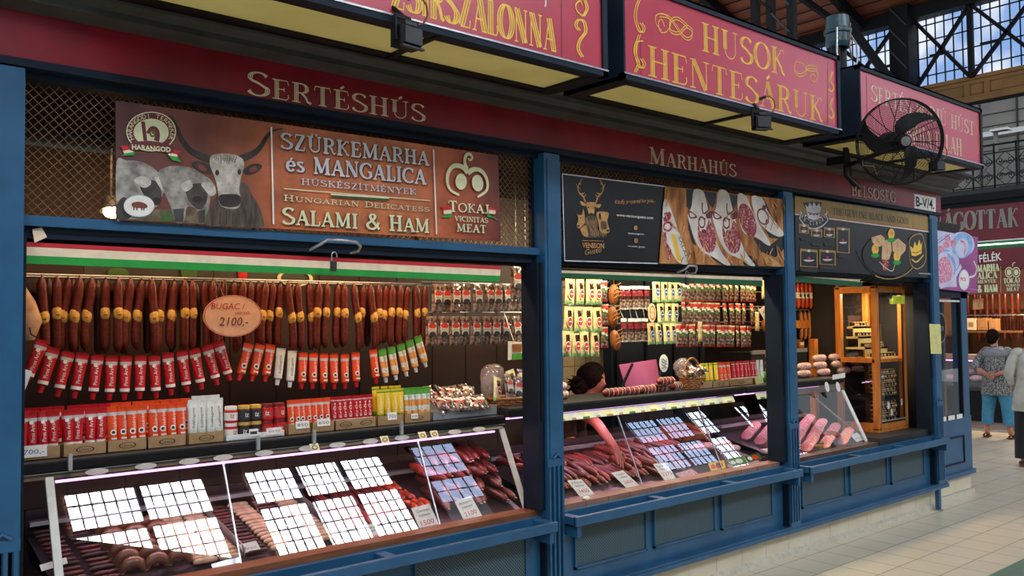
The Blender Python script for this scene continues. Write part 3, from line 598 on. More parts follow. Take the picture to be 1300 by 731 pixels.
# ================================================================ wire screens over the openings
MESH_L = ['diamond wire screen around the brown bull banner above the wide opening', 'diamond wire screen strip showing above the black deer banner', 'diamond wire screen behind the black and gold banner']
for k, (x0, x1) in enumerate(BAYS):
    b = MB(); z0, z1 = 2.245, 2.775; H = z1 - z0; p = .037; i = x0 - H
    while i < x1:
        for sg in (1, -1):
            lo = max(0, x0 - i); hi = min(H, x1 - i)
            if hi - lo > .01:
                if sg == 1: a, c = (i + lo, z0 + lo), (i + hi, z0 + hi)
                else: a, c = (i + lo, z1 - lo), (i + hi, z1 - hi)
                b.bar((a[0], 3.802 + .003 * sg, a[1]), (c[0], 3.802 + .003 * sg, c[1]), .0029, .0029, 'wire')
        i += p
    t = thing('wire_screen', MESH_L[k], 'screen', ((x0 + x1) / 2, 3.8, 2.245)); part(b, 'wire_mesh', t, 'world')
    b = MB(); b.box(x0, x0 + .018, 3.79, 3.82, z0, z1, 'navy'); b.box(x1 - .018, x1, 3.79, 3.82, z0, z1, 'navy')
    for i in (1, 2): b.box(x0 + (x1 - x0) * i / 3 + .06, x0 + (x1 - x0) * i / 3 + .08, 3.805, 3.815, z0, z1, 'wire')
    part(b, 'frame', t, 'world')
# ================================================================ printed banners
class Art:
    def __init__(s, mb, pl, n=Vector((0, -1, 0)), z=None, step=.0001, up=Vector((0, 0, 1))): s.b = mb; s.pl = pl; s.n = n; s.k = .0004; s.z = z; s.st = step
    def q(s, pts): s.k += s.st; return [s.pl(*p) + s.n * s.k for p in (Zm(*s.z, pts) if s.z else pts)]
    def poly(s, m, *pts): s.b.poly(s.q(pts), m)
    def line(s, m, w, *pts): s.b.ribbon(s.q(pts), w, m, s.n)
    def curve(s, m, w, *pts):
        out = []; p = [pts[0]] + list(pts) + [pts[-1]]
        for i in range(1, len(p) - 2):
            for k in range(5):
                t = k / 5; out.append(tuple(.5 * (2 * p[i][c] + (p[i + 1][c] - p[i - 1][c]) * t + (2 * p[i - 1][c] - 5 * p[i][c] + 4 * p[i + 1][c] - p[i + 2][c]) * t * t + (3 * p[i][c] - p[i - 1][c] - 3 * p[i + 1][c] + p[i + 2][c]) * t ** 3) for c in (0, 1)))
        out.append(pts[-1])
        if isinstance(w, tuple): w = [w[0] + (w[1] - w[0]) * i / (len(out) - 1) for i in range(len(out))]
        s.line(m, w, *out)
    def blob(s, m, *pts):
        """closed smooth outline"""
        out = []; n = len(pts)
        for i in range(n):
            a, b_, d, e = pts[i - 1], pts[i], pts[(i + 1) % n], pts[(i + 2) % n]
            for k in range(4):
                t = k / 4; out.append(tuple(.5 * (2 * b_[c] + (d[c] - a[c]) * t + (2 * a[c] - 5 * b_[c] + 4 * d[c] - e[c]) * t * t + (3 * b_[c] - a[c] - 3 * d[c] + e[c]) * t ** 3) for c in (0, 1)))
        s.poly(m, *out)
    def ell(s, m, c, rx, ry, rot=0, hole=0, n=28, a0=0, a1=360):
        cr, sr = cos(radians(rot)), sin(radians(rot))
        def P(f, a): x, y = rx * f * cos(a), ry * f * sin(a); return (c[0] + x * cr - y * sr, c[1] + x * sr + y * cr)
        A_ = [radians(a0 + (a1 - a0) * i / n) for i in range(n + (1 if hole or a1 - a0 < 360 else 0))]
        if not hole: s.poly(m, *[P(1, a) for a in A_]); return
        o = s.q([P(1, a) for a in A_]); s.k -= s.st; i = s.q([P(hole, a) for a in A_]); N = len(o)
        s.b.add(o + i, [(j, j + 1, N + j + 1, N + j) for j in range(N - 1)], m)
    def deco(s, st, p0, p1, top, m, **k): s.k += s.st * 3; p = Zm(*s.z, [p0, p1, top]) if s.z else [p0, p1, top]; o = s.k; deco_px(s.b, lambda x, y: s.pl(x, y) + s.n * o, st, *p, m, **k)
    def text(s, st, p0, p1, top, m, **k): s.k += s.st; p = Zm(*s.z, [p0, p1, top]) if s.z else [p0, p1, top]; text_px(s.b, s.pl, st, *p, m, off=s.k, **k)
    def arctext(s, st, c, rx, ry, a0, a1, h, m):
        s.k += s.st; n = len(st)
        for i, ch in enumerate(st):
            if ch == ' ': continue
            a = radians(a0 + (a1 - a0) * i / (n - 1)); e = .01
            f = lambda t: s.pl(*(Zm(*s.z, [(c[0] + rx * cos(t), c[1] - ry * sin(t))])[0]))
            p = f(a); d = (f(a + (e if a1 > a0 else -e)) - p).normalized(); s.b.text(ch, p + s.n * s.k, d, s.n.cross(d), h, m)
def gradmat(n, stops, scale=9, amt=.5):
    """printed sheet: colours along X (object space) with a mottled texture"""
    m = bpy.data.materials.new(n); m.use_nodes = True; nt = m.node_tree; b = nt.nodes['Principled BSDF']; L = nt.links.new
    tc = nt.nodes.new('ShaderNodeTexCoord'); sp = nt.nodes.new('ShaderNodeSeparateXYZ'); L(tc.outputs['Object'], sp.inputs[0]); mr = nt.nodes.new('ShaderNodeMapRange'); L(sp.outputs[0], mr.inputs[0]); mr.inputs[1].default_value = stops[0][0]; mr.inputs[2].default_value = stops[-1][0]
    rp = nt.nodes.new('ShaderNodeValToRGB'); L(mr.outputs[0], rp.inputs[0]); w = stops[-1][0] - stops[0][0]
    while len(rp.color_ramp.elements) < len(stops): rp.color_ramp.elements.new(.5)
    for e, (x, c) in zip(rp.color_ramp.elements, stops): e.position = (x - stops[0][0]) / w; e.color = lin(c)
    nz = nt.nodes.new('ShaderNodeTexNoise'); nz.inputs['Scale'].default_value = scale; nz.inputs['Detail'].default_value = 6; L(tc.outputs['Object'], nz.inputs[0])
    mx = nt.nodes.new('ShaderNodeMix'); mx.data_type = 'RGBA'; mx.blend_type = 'MULTIPLY'; mx.inputs[0].default_value = amt; L(rp.outputs[0], mx.inputs[6]); q = nt.nodes.new('ShaderNodeValToRGB'); L(nz.outputs[0], q.inputs[0]); q.color_ramp.elements[0].position = .3; q.color_ramp.elements[1].position = .65; L(q.outputs[0], mx.inputs[7])
    L(mx.outputs[2], b.inputs['Base Color']); b.inputs['Roughness'].default_value = .4; MATS[n] = m
gradmat('rust', [(-1.0, '#5c3436'), (-.6, '#84452f'), (-.2, '#cc7040'), (.35, '#d07a46'), (.72, '#b85a36'), (1.02, '#6e2f2c')], 7, .45)
mat('pig', '#a8a39b', .7, col2='#6f6a64', scale=26, detail=6); mat('pigdk', '#4a4542', .7, col2='#332f2d', scale=20); mat('bull', '#cfc8be', .7, col2='#948b80', scale=22, detail=6); mat('bulldk', '#5f5348', .7, col2='#3c332c', scale=18, detail=6, stretch=(3, 1, .6)); mat('horn', '#3a3029', .5, col2='#211b18')
mat('pigear', '#cfc9bf', .7, col2='#a59f96', scale=30)
mat('soil', '#7a6a52', .8, col2='#4e4336', scale=30); mat('leaf', '#3f6a34', .7); mat('maroon', '#6a2430', .5); mat('palegreen', '#d9dcb0', .5); mat('silver', '#d4d4da', .4, col2='#bcbcc6', scale=6); mat('paleyel', '#dfe0b4', .5); mat('letsh', '#2a1512', .6); mat('brownpig', '#7a3a2a', .5)
def banner1(t, pl, N, world=True, full=True):
    b = MB(); a = Art(b, pl, N, (140, 120, 3.846))
    if full:
        a.poly('soil', (29, 560), (500, 560), (500, 634), (29, 610))
        a.blob('pig', (30, 330), (80, 322), (140, 325), (190, 345), (235, 380), (268, 408), (290, 450), (285, 475), (262, 478), (250, 505), (235, 540), (205, 560), (180, 600), (60, 606), (32, 600)); a.blob('pigdk', (140, 425), (215, 420), (248, 470), (246, 530), (215, 538), (170, 500)); a.blob('pigear', (115, 420), (150, 398), (192, 408), (196, 440), (160, 455)); a.blob('pigear', (218, 405), (262, 410), (292, 455), (270, 478), (240, 450)); a.ell('letsh', (226, 520), 20, 18); a.blob('pigdk', (30, 540), (70, 500), (110, 560), (90, 606), (32, 604))
        a.blob('pig', (235, 385), (270, 355), (330, 348), (400, 360), (445, 388), (495, 420), (512, 468), (490, 500), (480, 560), (455, 605), (430, 600), (420, 560), (375, 548), (360, 620), (318, 622), (300, 560), (265, 480)); a.blob('pigdk', (370, 450), (450, 435), (475, 500), (445, 560), (405, 545), (375, 500)); a.blob('pigear', (345, 440), (385, 418), (402, 450), (365, 474)); a.blob('pigear', (445, 435), (500, 432), (516, 478), (490, 495), (460, 465)); a.ell('letsh', (424, 512), 24, 16); a.poly('pigdk', (305, 560), (360, 555), (355, 622), (315, 622)); a.poly('pigdk', (425, 570), (462, 560), (460, 628), (432, 626))
        for i in range(9): a.line('leaf', [.006, .001], (250 + i * 6, 618), (240 + i * 9, 545 + (i % 3) * 12))
        a.blob('bulldk', (540, 470), (490, 545), (472, 600), (470, 637), (600, 644), (738, 650), (742, 600), (722, 540), (690, 490), (650, 430)); a.curve('horn', (.034, .005), (496, 318), (440, 300), (390, 272), (350, 220), (325, 165), (302, 118), (284, 102)); a.curve('horn', (.034, .004), (632, 316), (690, 292), (730, 258), (762, 208), (792, 178), (842, 166))
        a.blob('horn', (395, 338), (430, 325), (482, 342), (498, 378), (475, 388), (430, 372)); a.blob('horn', (646, 372), (680, 345), (720, 338), (740, 352), (715, 380), (668, 394)); a.blob('brownpig', (425, 345), (450, 345), (470, 370), (445, 372)); a.blob('brownpig', (680, 360), (710, 350), (715, 368), (685, 380))
        a.blob('bull', (490, 300), (545, 288), (600, 293), (642, 312), (652, 345), (642, 385), (632, 430), (628, 470), (634, 505), (628, 548), (600, 560), (555, 552), (530, 530), (526, 490), (518, 440), (502, 390), (486, 345)); [a.line('bulldk', .003, (505 + i * 11, 300 + (i % 3) * 4), (512 + i * 9, 322 + (i % 4) * 6)) for i in range(11)]; a.blob('horn', (532, 492), (575, 486), (622, 490), (634, 508), (626, 542), (590, 550), (545, 545), (528, 520)); a.ell('horn', (520, 382), 10, 14); a.ell('horn', (628, 378), 9, 14); a.ell('letsh', (550, 515), 9, 7); a.ell('letsh', (610, 515), 9, 7)
        for i in range(14): a.line('bulldk' if i % 2 else 'horn', .004, (505 + i * 15, 560 + (i * 7) % 23), (500 + i * 16, 632))
        a.ell('paleyel', (197, 182), 122, 97); a.ell('maroon', (197, 182), 117, 92); a.ell('palegreen', (197, 185), 86, 66); a.ell('paleyel', (197, 185), 86, 66, hole=.95); a.arctext('HARANGODI TERMÉKEK', (197, 186), 93, 71, 200, -20, .0185, 'paleyel')
        a.deco('I', (160, 225), (176, 225), (160, 135), 'maroon', T=.2, t=.05); a.curve('maroon', (.012, .022), (178, 190), (200, 165), (222, 172), (228, 200), (222, 228)); a.ell('leaf', (204, 190), 16, 20, hole=.5); a.ell('flagred', (206, 186), 7, 9)
        a.poly('flaggreen', (48, 300), (100, 275), (120, 283), (110, 298)); a.poly('flagwhite', (58, 275), (100, 262), (110, 282), (66, 290)); a.poly('flagred', (46, 252), (100, 250), (100, 268), (62, 276)); a.poly('flaggreen', (275, 292), (320, 305), (344, 330), (300, 322)); a.poly('flagwhite', (282, 278), (322, 290), (326, 306), (280, 298)); a.poly('flagred', (290, 266), (346, 278), (322, 294), (284, 284))
        a.blob('maroon', (94, 240), (195, 228), (300, 252), (292, 290), (195, 262), (100, 276)); a.text('HARANGOD', (103, 268), (292, 282), (103, 244), 'paleyel', bold=.03)
        a.ell('steelw', (137, 545), 75, 54); a.ell('white', (137, 545), 71, 50); a.blob('brownpig', (104, 530), (135, 524), (165, 532), (178, 545), (172, 556), (150, 556), (112, 552), (102, 545)); [a.poly('brownpig', (x, 550), (x + 9, 550), (x + 7, 566), (x + 1, 566)) for x in (108, 122, 146, 156)]
    a.z = (340, 150, 4.194)
    a.line('white', .008, (14, 48), (26, 565)); a.line('white', .008, (877, 168), (893, 618))
    D = dict(shadow='letsh', T=.235, t=.11)
    a.deco('SZÜRKEMARHA', (62, 160), (852, 252), (62, 80), 'silver', **D); a.deco('és', (92, 279), (192, 289), (92, 204), 'silver', **D); a.deco('MANGALICA', (237, 293), (835, 352), (237, 212), 'silver', **D); a.deco('HÚSKÉSZÍTMÉNYEK', (172, 354), (785, 408), (172, 323), 'silver', **D)
    a.poly('flagwhite', (330, 402), (640, 422), (640, 430), (330, 410)); a.poly('flaggreend', (330, 410), (640, 430), (640, 442), (330, 420)); a.line('paleyel', .004, (80, 376), (860, 440))
    a.deco('HUNGARIAN DELICATESS', (78, 439), (855, 499), (78, 410), 'paleyel', first=1.2, **D); a.deco('SALAMI & HAM', (70, 562), (853, 609), (70, 478), 'paleyel', first=1.1, **D)
    a.curve('paleyel', (.03, .012), (1058, 292), (1030, 262), (985, 256), (955, 290), (950, 345), (968, 385), (1012, 410)); a.curve('paleyel', (.03, .012), (1058, 292), (1092, 274), (1132, 284), (1160, 330), (1158, 385), (1110, 421)); a.curve('paleyel', (.022, .01), (1056, 272), (1042, 240), (1046, 205), (1066, 192), (1082, 210), (1070, 226), (1060, 214))
    a.ell('paleyel', (1022, 339), 30, 43); a.ell('paleyel', (1110, 347), 30, 44, rot=-8)
    for x, sg in ((912, 1), (1222, -1)):
        a.poly('flaggreen', (x, 524 + (x > 1000) * 24), (x + 62 * sg, 508), (x + 60 * sg, 528), (x + 15 * sg, 530)); a.poly('flagwhite', (x + 16 * sg, 492), (x + 60 * sg, 488), (x + 60 * sg, 508), (x + 18 * sg, 512)); a.poly('flagred', (x + 2 * sg, 468 + (x > 1000) * 18), (x + 60 * sg, 470), (x + 60 * sg, 488), (x + 18 * sg, 492))
    a.deco('TOKAJ', (955, 496), (1172, 508), (955, 442), 'paleyel', first=1.2, **D); a.deco('VICINITAS', (988, 547), (1165, 558), (988, 522), 'paleyel', **D); a.deco('MEAT', (998, 602), (1155, 611), (998, 563), 'paleyel', **D)
    part(b, 'print', t, 'world')
def sheet(name, label, pl, corners, m, d=.008, dirn=(0, 1, 0)):
    q = [pl(*c) for c in corners]; c = sum(q, Vector()) / len(q); t = thing(name, label, 'banner', c); b = MB(); b.slab([p - c for p in q], Vector(dirn) * d, m); part(b, 'sheet', t); return t
pl1 = PY(3.715); N0 = Vector((0, -1, 0))
t = sheet('meat_banner', 'wide rust banner with grey bull, two woolly pigs and SALAMI & HAM lettering', pl1, [(147, 127.5), (147.5, 278.5), (636, 306), (632, 197)], 'rust'); banner1(t, pl1, N0)
# ---------------- deer banner
mat('bblack', '#16181b', .35, col2='#101214', scale=3); mat('deer', '#c99a5e', .5, col2='#a87a44', scale=40); mat('straw', '#c88a4c', .6, col2='#8a5228', scale=16, stretch=(1, 1, .35)); mat('straw2', '#e0b078', .6, col2='#b98048', scale=12); mat('rind', '#e2dcd4', .5, col2='#c8c0b8', scale=8); mat('salred', '#8e2236', .5, col2='#d8b4ac', scale=70, lo=.3, hi=.5)
t = sheet('deer_banner', 'black banner with gold deer and VENISON lettering beside sliced salami photo', pl1, [(713.5, 220.5), (716.5, 331), (997, 339.5), (993.5, 253)], 'bblack'); b = MB(); a = Art(b, pl1, N0, (700, 210, 5.625))
for q in (((78, 60), (95, 680)), ((95, 680), (760, 700)), ((78, 60), (810, 150))): a.line('silver', .007, *q)
for sg, cx in ((-1, 248), (1, 312)):
    X = lambda d: cx + sg * d
    a.curve('deer', (.012, .005), (X(6), 262), (X(20), 225), (X(52 if sg < 0 else 50), 190), (X(58), 150), (X(40), 115), (X(28), 92))
    for p in (((X(34), 205), (X(10), 195)), ((X(56), 170), (X(70), 130)), ((X(52), 135), (X(34), 130)), ((X(18), 228), (X(0), 205)), ((X(58), 155), (X(42), 165))): a.line('deer', [.007, .003], *p)
a.blob('deer', (245, 268), (285, 262), (318, 270), (308, 310), (300, 350), (285, 365), (268, 350), (256, 310)); a.blob('deer', (205, 255), (240, 272), (242, 290), (215, 282)); a.blob('deer', (355, 278), (322, 280), (318, 298), (340, 300)); a.blob('bblack', (268, 345), (285, 340), (300, 346), (290, 362), (275, 360)); a.ell('bblack', (262, 300), 5, 6); a.ell('bblack', (306, 302), 5, 6)
a.blob('bulldk', (248, 365), (318, 365), (322, 420), (335, 500), (245, 510), (240, 430))
for i in range(9): a.line('deer', .003, (250 + i * 9, 375 + (i * 13) % 30), (252 + i * 9, 420 + (i * 17) % 60))
a.blob('deer', (165, 305), (185, 350), (215, 350), (225, 310), (238, 400), (215, 435), (190, 450), (178, 425), (190, 380)); a.blob('deer', (205, 455), (245, 430), (258, 505), (225, 500)); a.ell('bblack', (205, 375), 5, 6); a.ell('bblack', (190, 432), 9, 7)
a.blob('deer', (322, 335), (400, 335), (402, 370), (395, 400), (412, 470), (380, 485), (345, 470), (330, 400)); a.blob('bblack', (335, 345), (350, 345), (350, 385), (338, 380)); a.blob('bulldk', (350, 400), (385, 405), (392, 450), (355, 455)); a.ell('bblack', (398, 465), 11, 8)
for i in range(12): a.line('deer', .003, (280 + i * 10, 450 + (i * 7) % 20), (284 + i * 9, 500 + (i * 5) % 16))
a.text('VENISON', (216, 587), (373, 591), (216, 551), 'deer', bold=.03); a.text('Gusto', (232, 640), (352, 618), (232, 600), 'deer', shear=.35); a.line('deer', .003, (215, 536), (370, 540))
a.text('Kindly prepared for you...', (448, 276), (735, 262), (448, 246), 'straw2', shear=.35); a.text('www.venisongusto.com', (460, 362), (722, 384), (460, 342), 'white', bold=.01); a.text('venisongusto', (542, 490), (658, 497), (542, 476), 'white'); a.text('venison_gusto', (540, 580), (664, 588), (540, 567), 'white'); a.ell('deer', (597, 446), 13, 16); a.ell('deer', (600, 537), 13, 16); a.text('f', (594, 454), (601, 454), (594, 438), 'bblack'); a.ell('bblack', (600, 537), 7, 9, hole=.6)
a.z = (830, 220, 5.622)
a.poly('straw', (75, 93), (920, 185), (940, 667), (32, 643))
for q in (((225, 112), (280, 118), (275, 215), (250, 262), (228, 240)), ((350, 128), (442, 138), (435, 210), (415, 250), (392, 225)), ((528, 148), (592, 158), (582, 220), (560, 258), (540, 200)), ((685, 170), (780, 180), (830, 290), (880, 380), (915, 430), (900, 470), (820, 460), (730, 300)), ((700, 455), (830, 510), (925, 430), (935, 520), (905, 560), (860, 600), (760, 560)), ((385, 590), (480, 655), (550, 655), (540, 640), (420, 570)), ((605, 565), (690, 590), (745, 662), (640, 656)), ((235, 300), (262, 420), (300, 520), (268, 500), (240, 400))): a.poly('bblack', *q)
a.blob('rind', (80, 180), (120, 270), (160, 380), (210, 520), (240, 640), (170, 635), (110, 540), (60, 440), (58, 250)); a.poly('gold', (115, 435), (145, 435), (195, 625), (160, 622)); a.curve('salred', .03, (62, 330), (100, 320), (105, 290), (70, 300)); a.ell('salred', (92, 380), 34, 38, hole=.6); a.curve('salred', .03, (70, 420), (80, 500), (110, 560), (100, 620)); a.text('SALAMI', (168, 455), (232, 640), (185, 450), 'bblack')
for dx, dy, sc in ((0, 0, 1), (175, 5, .98)):
    Q = lambda *p: [(x * 1 + dx, y + dy) for x, y in p]
    a.blob('rind', *Q((280, 120), (345, 130), (372, 220), (400, 330), (440, 480), (480, 570), (540, 650), (500, 652), (420, 600), (340, 560), (290, 480), (262, 400), (235, 300), (262, 240))); a.ell('salred', (372 + dx, 440 + dy), 62, 130, rot=-12); a.blob('rind', *Q((300, 310), (345, 290), (385, 310), (370, 380), (358, 430), (330, 420), (312, 370)))
    a.ell('maroon', (335 + dx, 350 + dy), 26, 44, rot=-5, hole=.7); a.ell('maroon', (350 + dx, 415 + dy), 18, 16); a.ell('maroon', (322 + dx, 330 + dy), 5, 7); a.ell('maroon', (358 + dx, 325 + dy), 5, 7); a.curve('maroon', .012, *Q((345, 290), (338, 250), (340, 210))); a.curve('maroon', .012, *Q((350, 290), (385, 260), (380, 220))); a.blob('maroon', *Q((240, 265), (290, 295), (300, 318), (250, 320))); a.blob('rind', *Q((250, 280), (285, 300), (280, 312), (255, 312))); a.blob('maroon', *Q((365, 290), (408, 270), (412, 310), (375, 325)))
a.blob('rind', (590, 155), (650, 165), (690, 260), (760, 390), (822, 500), (800, 512), (720, 455), (640, 430), (600, 330)); a.ell('salred', (660, 335), 55, 125, rot=-18); a.blob('rind', (688, 170), (765, 180), (800, 260), (860, 350), (915, 420), (915, 445), (870, 450), (790, 400), (720, 310)); a.ell('maroon', (770, 310), 40, 62, rot=-20, hole=.8); a.ell('maroon', (778, 245), 14, 18); a.ell('maroon', (800, 345), 12, 18); a.blob('straw2', (800, 590), (905, 660), (795, 655))
rr = random.Random(5)
for i in range(70):
    x, y, L = rr.choice([(rr.uniform(90, 220), rr.uniform(110, 600), 1), (rr.uniform(200, 380), rr.uniform(450, 640), 1), (rr.uniform(520, 640), rr.uniform(260, 640), 1), (rr.uniform(800, 915), rr.uniform(190, 330), 1), (rr.uniform(690, 930), rr.uniform(500, 655), 1)])
    a.line('straw2' if i % 2 else 'straw', .009, (x, y), (min(x + rr.uniform(-30, 45), 925), min(y + rr.uniform(40, 110), 640)))
part(b, 'print', t, 'world')
# ---------------- black and gold banner
mat('goldband', '#b0904a', .45, col2='#8f7238', scale=20, stretch=(6, 1, .3)); mat('foie', '#d8b48a', .5, col2='#c0966a', scale=20)
t = sheet('gold_banner', 'black and gold banner with crown badge and small tins, right of the deer banner', pl1, [(1009.5, 248.5), (1010, 343), (1182.5, 353), (1180, 273.5)], 'bblack'); b = MB(); a = Art(b, pl1, N0, (1000, 240, 5.625))
a.poly('goldband', (50, 50), (1015, 200), (1015, 305), (50, 178)); a.line('white', .010, (50, 178), (1016, 306)); a.line('flagred', .006, (50, 172), (1016, 299)); a.deco('THE GENUINE BLACK AND GOLD', (322, 180), (862, 250), (322, 134), 'bblack', T=.2, t=.07)
a.poly('bblack', (105, 98), (130, 140), (140, 210), (215, 225), (245, 95), (180, 88)); a.poly('silver', (125, 110), (145, 130), (155, 95), (175, 125), (185, 90), (205, 125), (225, 100), (232, 130), (240, 118), (220, 215), (185, 222), (145, 208)); a.curve('bblack', .008, (142, 165), (185, 178), (230, 172)); [a.ell('bblack', (x, 182), 6, 5) for x in (160, 185, 210)]
a.curve('bblack', .085, (85, 180), (130, 240), (185, 262), (245, 240), (285, 190)); a.curve('silver', .07, (88, 185), (132, 238), (185, 258), (242, 238), (280, 195)); a.curve('bblack', .055, (94, 190), (134, 236), (185, 254), (240, 234), (275, 200)); a.arctext('REX CIBORUM', (185, 120), 108, 138, 205, 335, .03, 'white')
for (x0, y0, x1, y1) in ((80, 245, 150, 320), (165, 280, 245, 345), (255, 270, 335, 350), (345, 270, 440, 460), (85, 425, 212, 560), (222, 430, 340, 545)):
    a.poly('goldband', (x0, y0), (x1, y0 + 10), (x1, y1), (x0, y1 - 8)); a.poly('bblack', (x0 + 8, y0 + 18), (x1 - 8, y0 + 26), (x1 - 8, y1 - 6), (x0 + 8, y1 - 14)); cx, cy = (x0 + x1) / 2, (y0 + y1) / 2; a.ell('silver', (cx, cy + 12), (x1 - x0) * .3, 14, a0=0, a1=180, n=10); a.ell('flagred', (cx, cy), 9, 8); a.ell('silver', (cx, y0 + 16), 12, 9)
for x0, x1, y in ((85, 155, 345), (165, 245, 385), (255, 335, 385), (350, 440, 470), (85, 212, 568), (222, 345, 552)): a.poly('dkgrey', (x0, y), (x1, y + 6), (x1 - 6, y + 26), (x0 + 6, y + 18))
a.ell('bblack', (720, 470), 190, 150); a.curve('dkgrey', .01, (490, 440), (560, 560), (680, 640), (800, 620), (880, 520)); a.ell('goldband', (720, 470), 200, 175, hole=.96, a0=10, a1=120)
a.poly('foie', (592, 345), (660, 325), (690, 350), (680, 400), (640, 415), (600, 380)); a.poly('foie', (740, 375), (785, 352), (840, 400), (835, 440), (790, 490), (745, 440)); a.poly('foie', (672, 365), (730, 360), (738, 440), (720, 500), (690, 510), (665, 500)); a.blob('salred', (670, 510), (715, 515), (705, 575), (680, 580))
for cx, cy in ((735, 320), (620, 430), (775, 480)): a.ell('gold', (cx, cy), 24, 38); a.ell('flaggreen', (cx, cy + 45), 30, 16); a.ell('straw2', (cx + 6, cy - 8), 10, 18)
a.curve('palegreen', .008, (650, 520), (690, 560), (740, 585), (760, 540))
for m, f, c in (('goldband', 1, 0), ('bblack', .93, 1)): a.blob(m, *[(918 + (x - 918) * f, 445 + (y - 445) * f) for x, y in ((870, 345), (945, 315), (972, 370), (985, 470), (970, 540), (915, 575), (870, 530), (862, 430))])
a.poly('gold', (868, 405), (890, 425), (902, 375), (918, 410), (935, 360), (945, 400), (955, 375), (950, 460), (905, 480), (880, 475)); a.curve('bblack', .006, (882, 450), (915, 455), (950, 435)); a.curve('gold', .012, (880, 500), (915, 520), (965, 470)); a.text('www.rexcib.hu', (932, 606), (1025, 612), (932, 592), 'white')
part(b, 'print', t, 'world')
# ---------------- purple poster
mat('ppurple', '#a04a8c', .4, col2='#8a3c7a', scale=3); mat('pblue', '#8fb8e0', .4, col2='#6f9ad0', scale=8); mat('plilac', '#cfd0e8', .4, col2='#b8bcdc', scale=6); mat('psal', '#c05a84', .5, col2='#f0d0dc', scale=90, lo=.35, hi=.55); mat('tape', '#c9b06a', .3)
plp = PY(3.82); t = sheet('salami_poster', 'purple poster of sliced salami on white plates hung at the stall corner', plp, [(1186.5, 291.5), (1190.5, 366.5), (1240.5, 372), (1241.5, 301)], 'ppurple'); b = MB(); a = Art(b, plp, N0, (1180, 280, 6.643))
a.poly('plilac', (42, 78), (240, 115), (220, 330), (230, 560), (70, 560)); a.ell('plilac', (270, 200), 110, 105, rot=10); a.ell('pblue', (275, 210), 88, 110, rot=10); a.ell('plilac', (275, 230), 55, 80, rot=10); a.ell('pblue', (130, 300), 60, 60); a.ell('plilac', (150, 350), 100, 90)
for c in ((95, 240), (140, 205), (195, 190), (150, 150)): a.ell('psal', c, 27, 30)
a.ell('psal', (125, 425), 66, 122); a.curve('pblue', .05, (150, 290), (195, 330), (215, 400), (205, 460)); a.curve('plilac', .05, (90, 555), (180, 520), (230, 440), (265, 380)); a.curve('psal', .03, (260, 170), (300, 200), (290, 290)); a.blob('ppurple', (290, 350), (340, 320), (370, 400), (330, 460), (300, 400)); a.ell('plilac', (290, 500), 46, 88); a.ell('white', (290, 500), 38, 78); a.text('PICK', (262, 505), (308, 512), (262, 475), 'flagred', bold=.03); a.curve('white', .02, (370, 340), (395, 400), (380, 460), (335, 478)); a.text('www.pick.hu', (342, 578), (402, 586), (342, 570), 'white'); a.line('pblue', .012, (60, 170), (150, 110)); a.line('ppurple', .01, (70, 190), (170, 115))
part(b, 'print', t, 'world')
# tricolour valances
def valance(k, c, cols, label):
    q = [A(*p, 3.785) for p in c]; t = thing('tricolour_valance', label, 'valance', (sum(q, Vector()) / 4)); n = len(cols)
    f0 = 0
    for m, f in cols:
        b = MB(); pts = [q[0].lerp(q[1], f0), q[0].lerp(q[1], f), q[3].lerp(q[2], f), q[3].lerp(q[2], f0)]; b.slab(pts, (0, .012, 0), m); part(b, m.replace('flag', '').rstrip('d') .replace('re', 'red') + '_stripe' if m == 'flagred' else ('white_stripe' if 'white' in m else 'green_stripe'), t, 'world'); f0 = f
valance(0, [(23, 306.5), (23, 334), (634, 357.5), (636, 338)], [('flagred', .22), ('flagwhite', .62), ('flaggreen', 1)], 'red, white and green valance strip over the hanging sausages')
valance(1, [(712, 343), (712, 352), (968, 363.5), (968, 352)], [('flagwhite', .36), ('flaggreend', 1)], 'white and dark green valance strip over the middle opening')
valance(2, [(1009, 346), (1009, 357.5), (1094, 364.5), (1096, 354.5)], [('flagwhite', .36), ('flaggreend', 1)], 'short white and green valance strip beside the pine cabinet')
# pull handles and padlocks
def handle(px, py, wpx, label, lock, l2):
    c = A(px, py, 3.70); w = wpx * .0033; t = thing('pull_handle', label, 'handle', c); b = MB()
    b.tube([(-w * .5, .06, -.03), (-w * .42, 0, -.01), (-w * .3, -.02, .012), (0, -.022, .014), (w * .35, -.02, .01), (w * .48, -.01, -.008), (w * .46, .0, -.03), (w * .40, .05, -.035)], .008, 'steel' if lock else 'iron', 8); part(b, 'rod', t)
    if lock:
        d = A(*lock, 3.72); t = thing('padlock', l2, 'padlock', d); b = MB(); b.tube([(-.012, 0, .0), (-.012, 0, .03), (-.006, 0, .042), (.006, 0, .042), (.014, 0, .034), (.016, 0, .016)], .0035, 'steel', 6); part(b, 'shackle', t)
        b = MB(); b.box(-.018, .012, -.01, .01, -.05, .0, 'dkgrey', .005); part(b, 'lock_body', t)
handle(430, 309, 72, 'bent grey pull handle under the bull banner', (424, 331), 'open padlock hanging in front of the tricolour valance')
handle(876, 340, 38, 'dark curved pull handle under the deer banner', (872, 352), 'grey padlock hanging over the paprika packets')
handle(1104, 352, 30, 'dark wire pull handle under the black and gold banner', None, '')
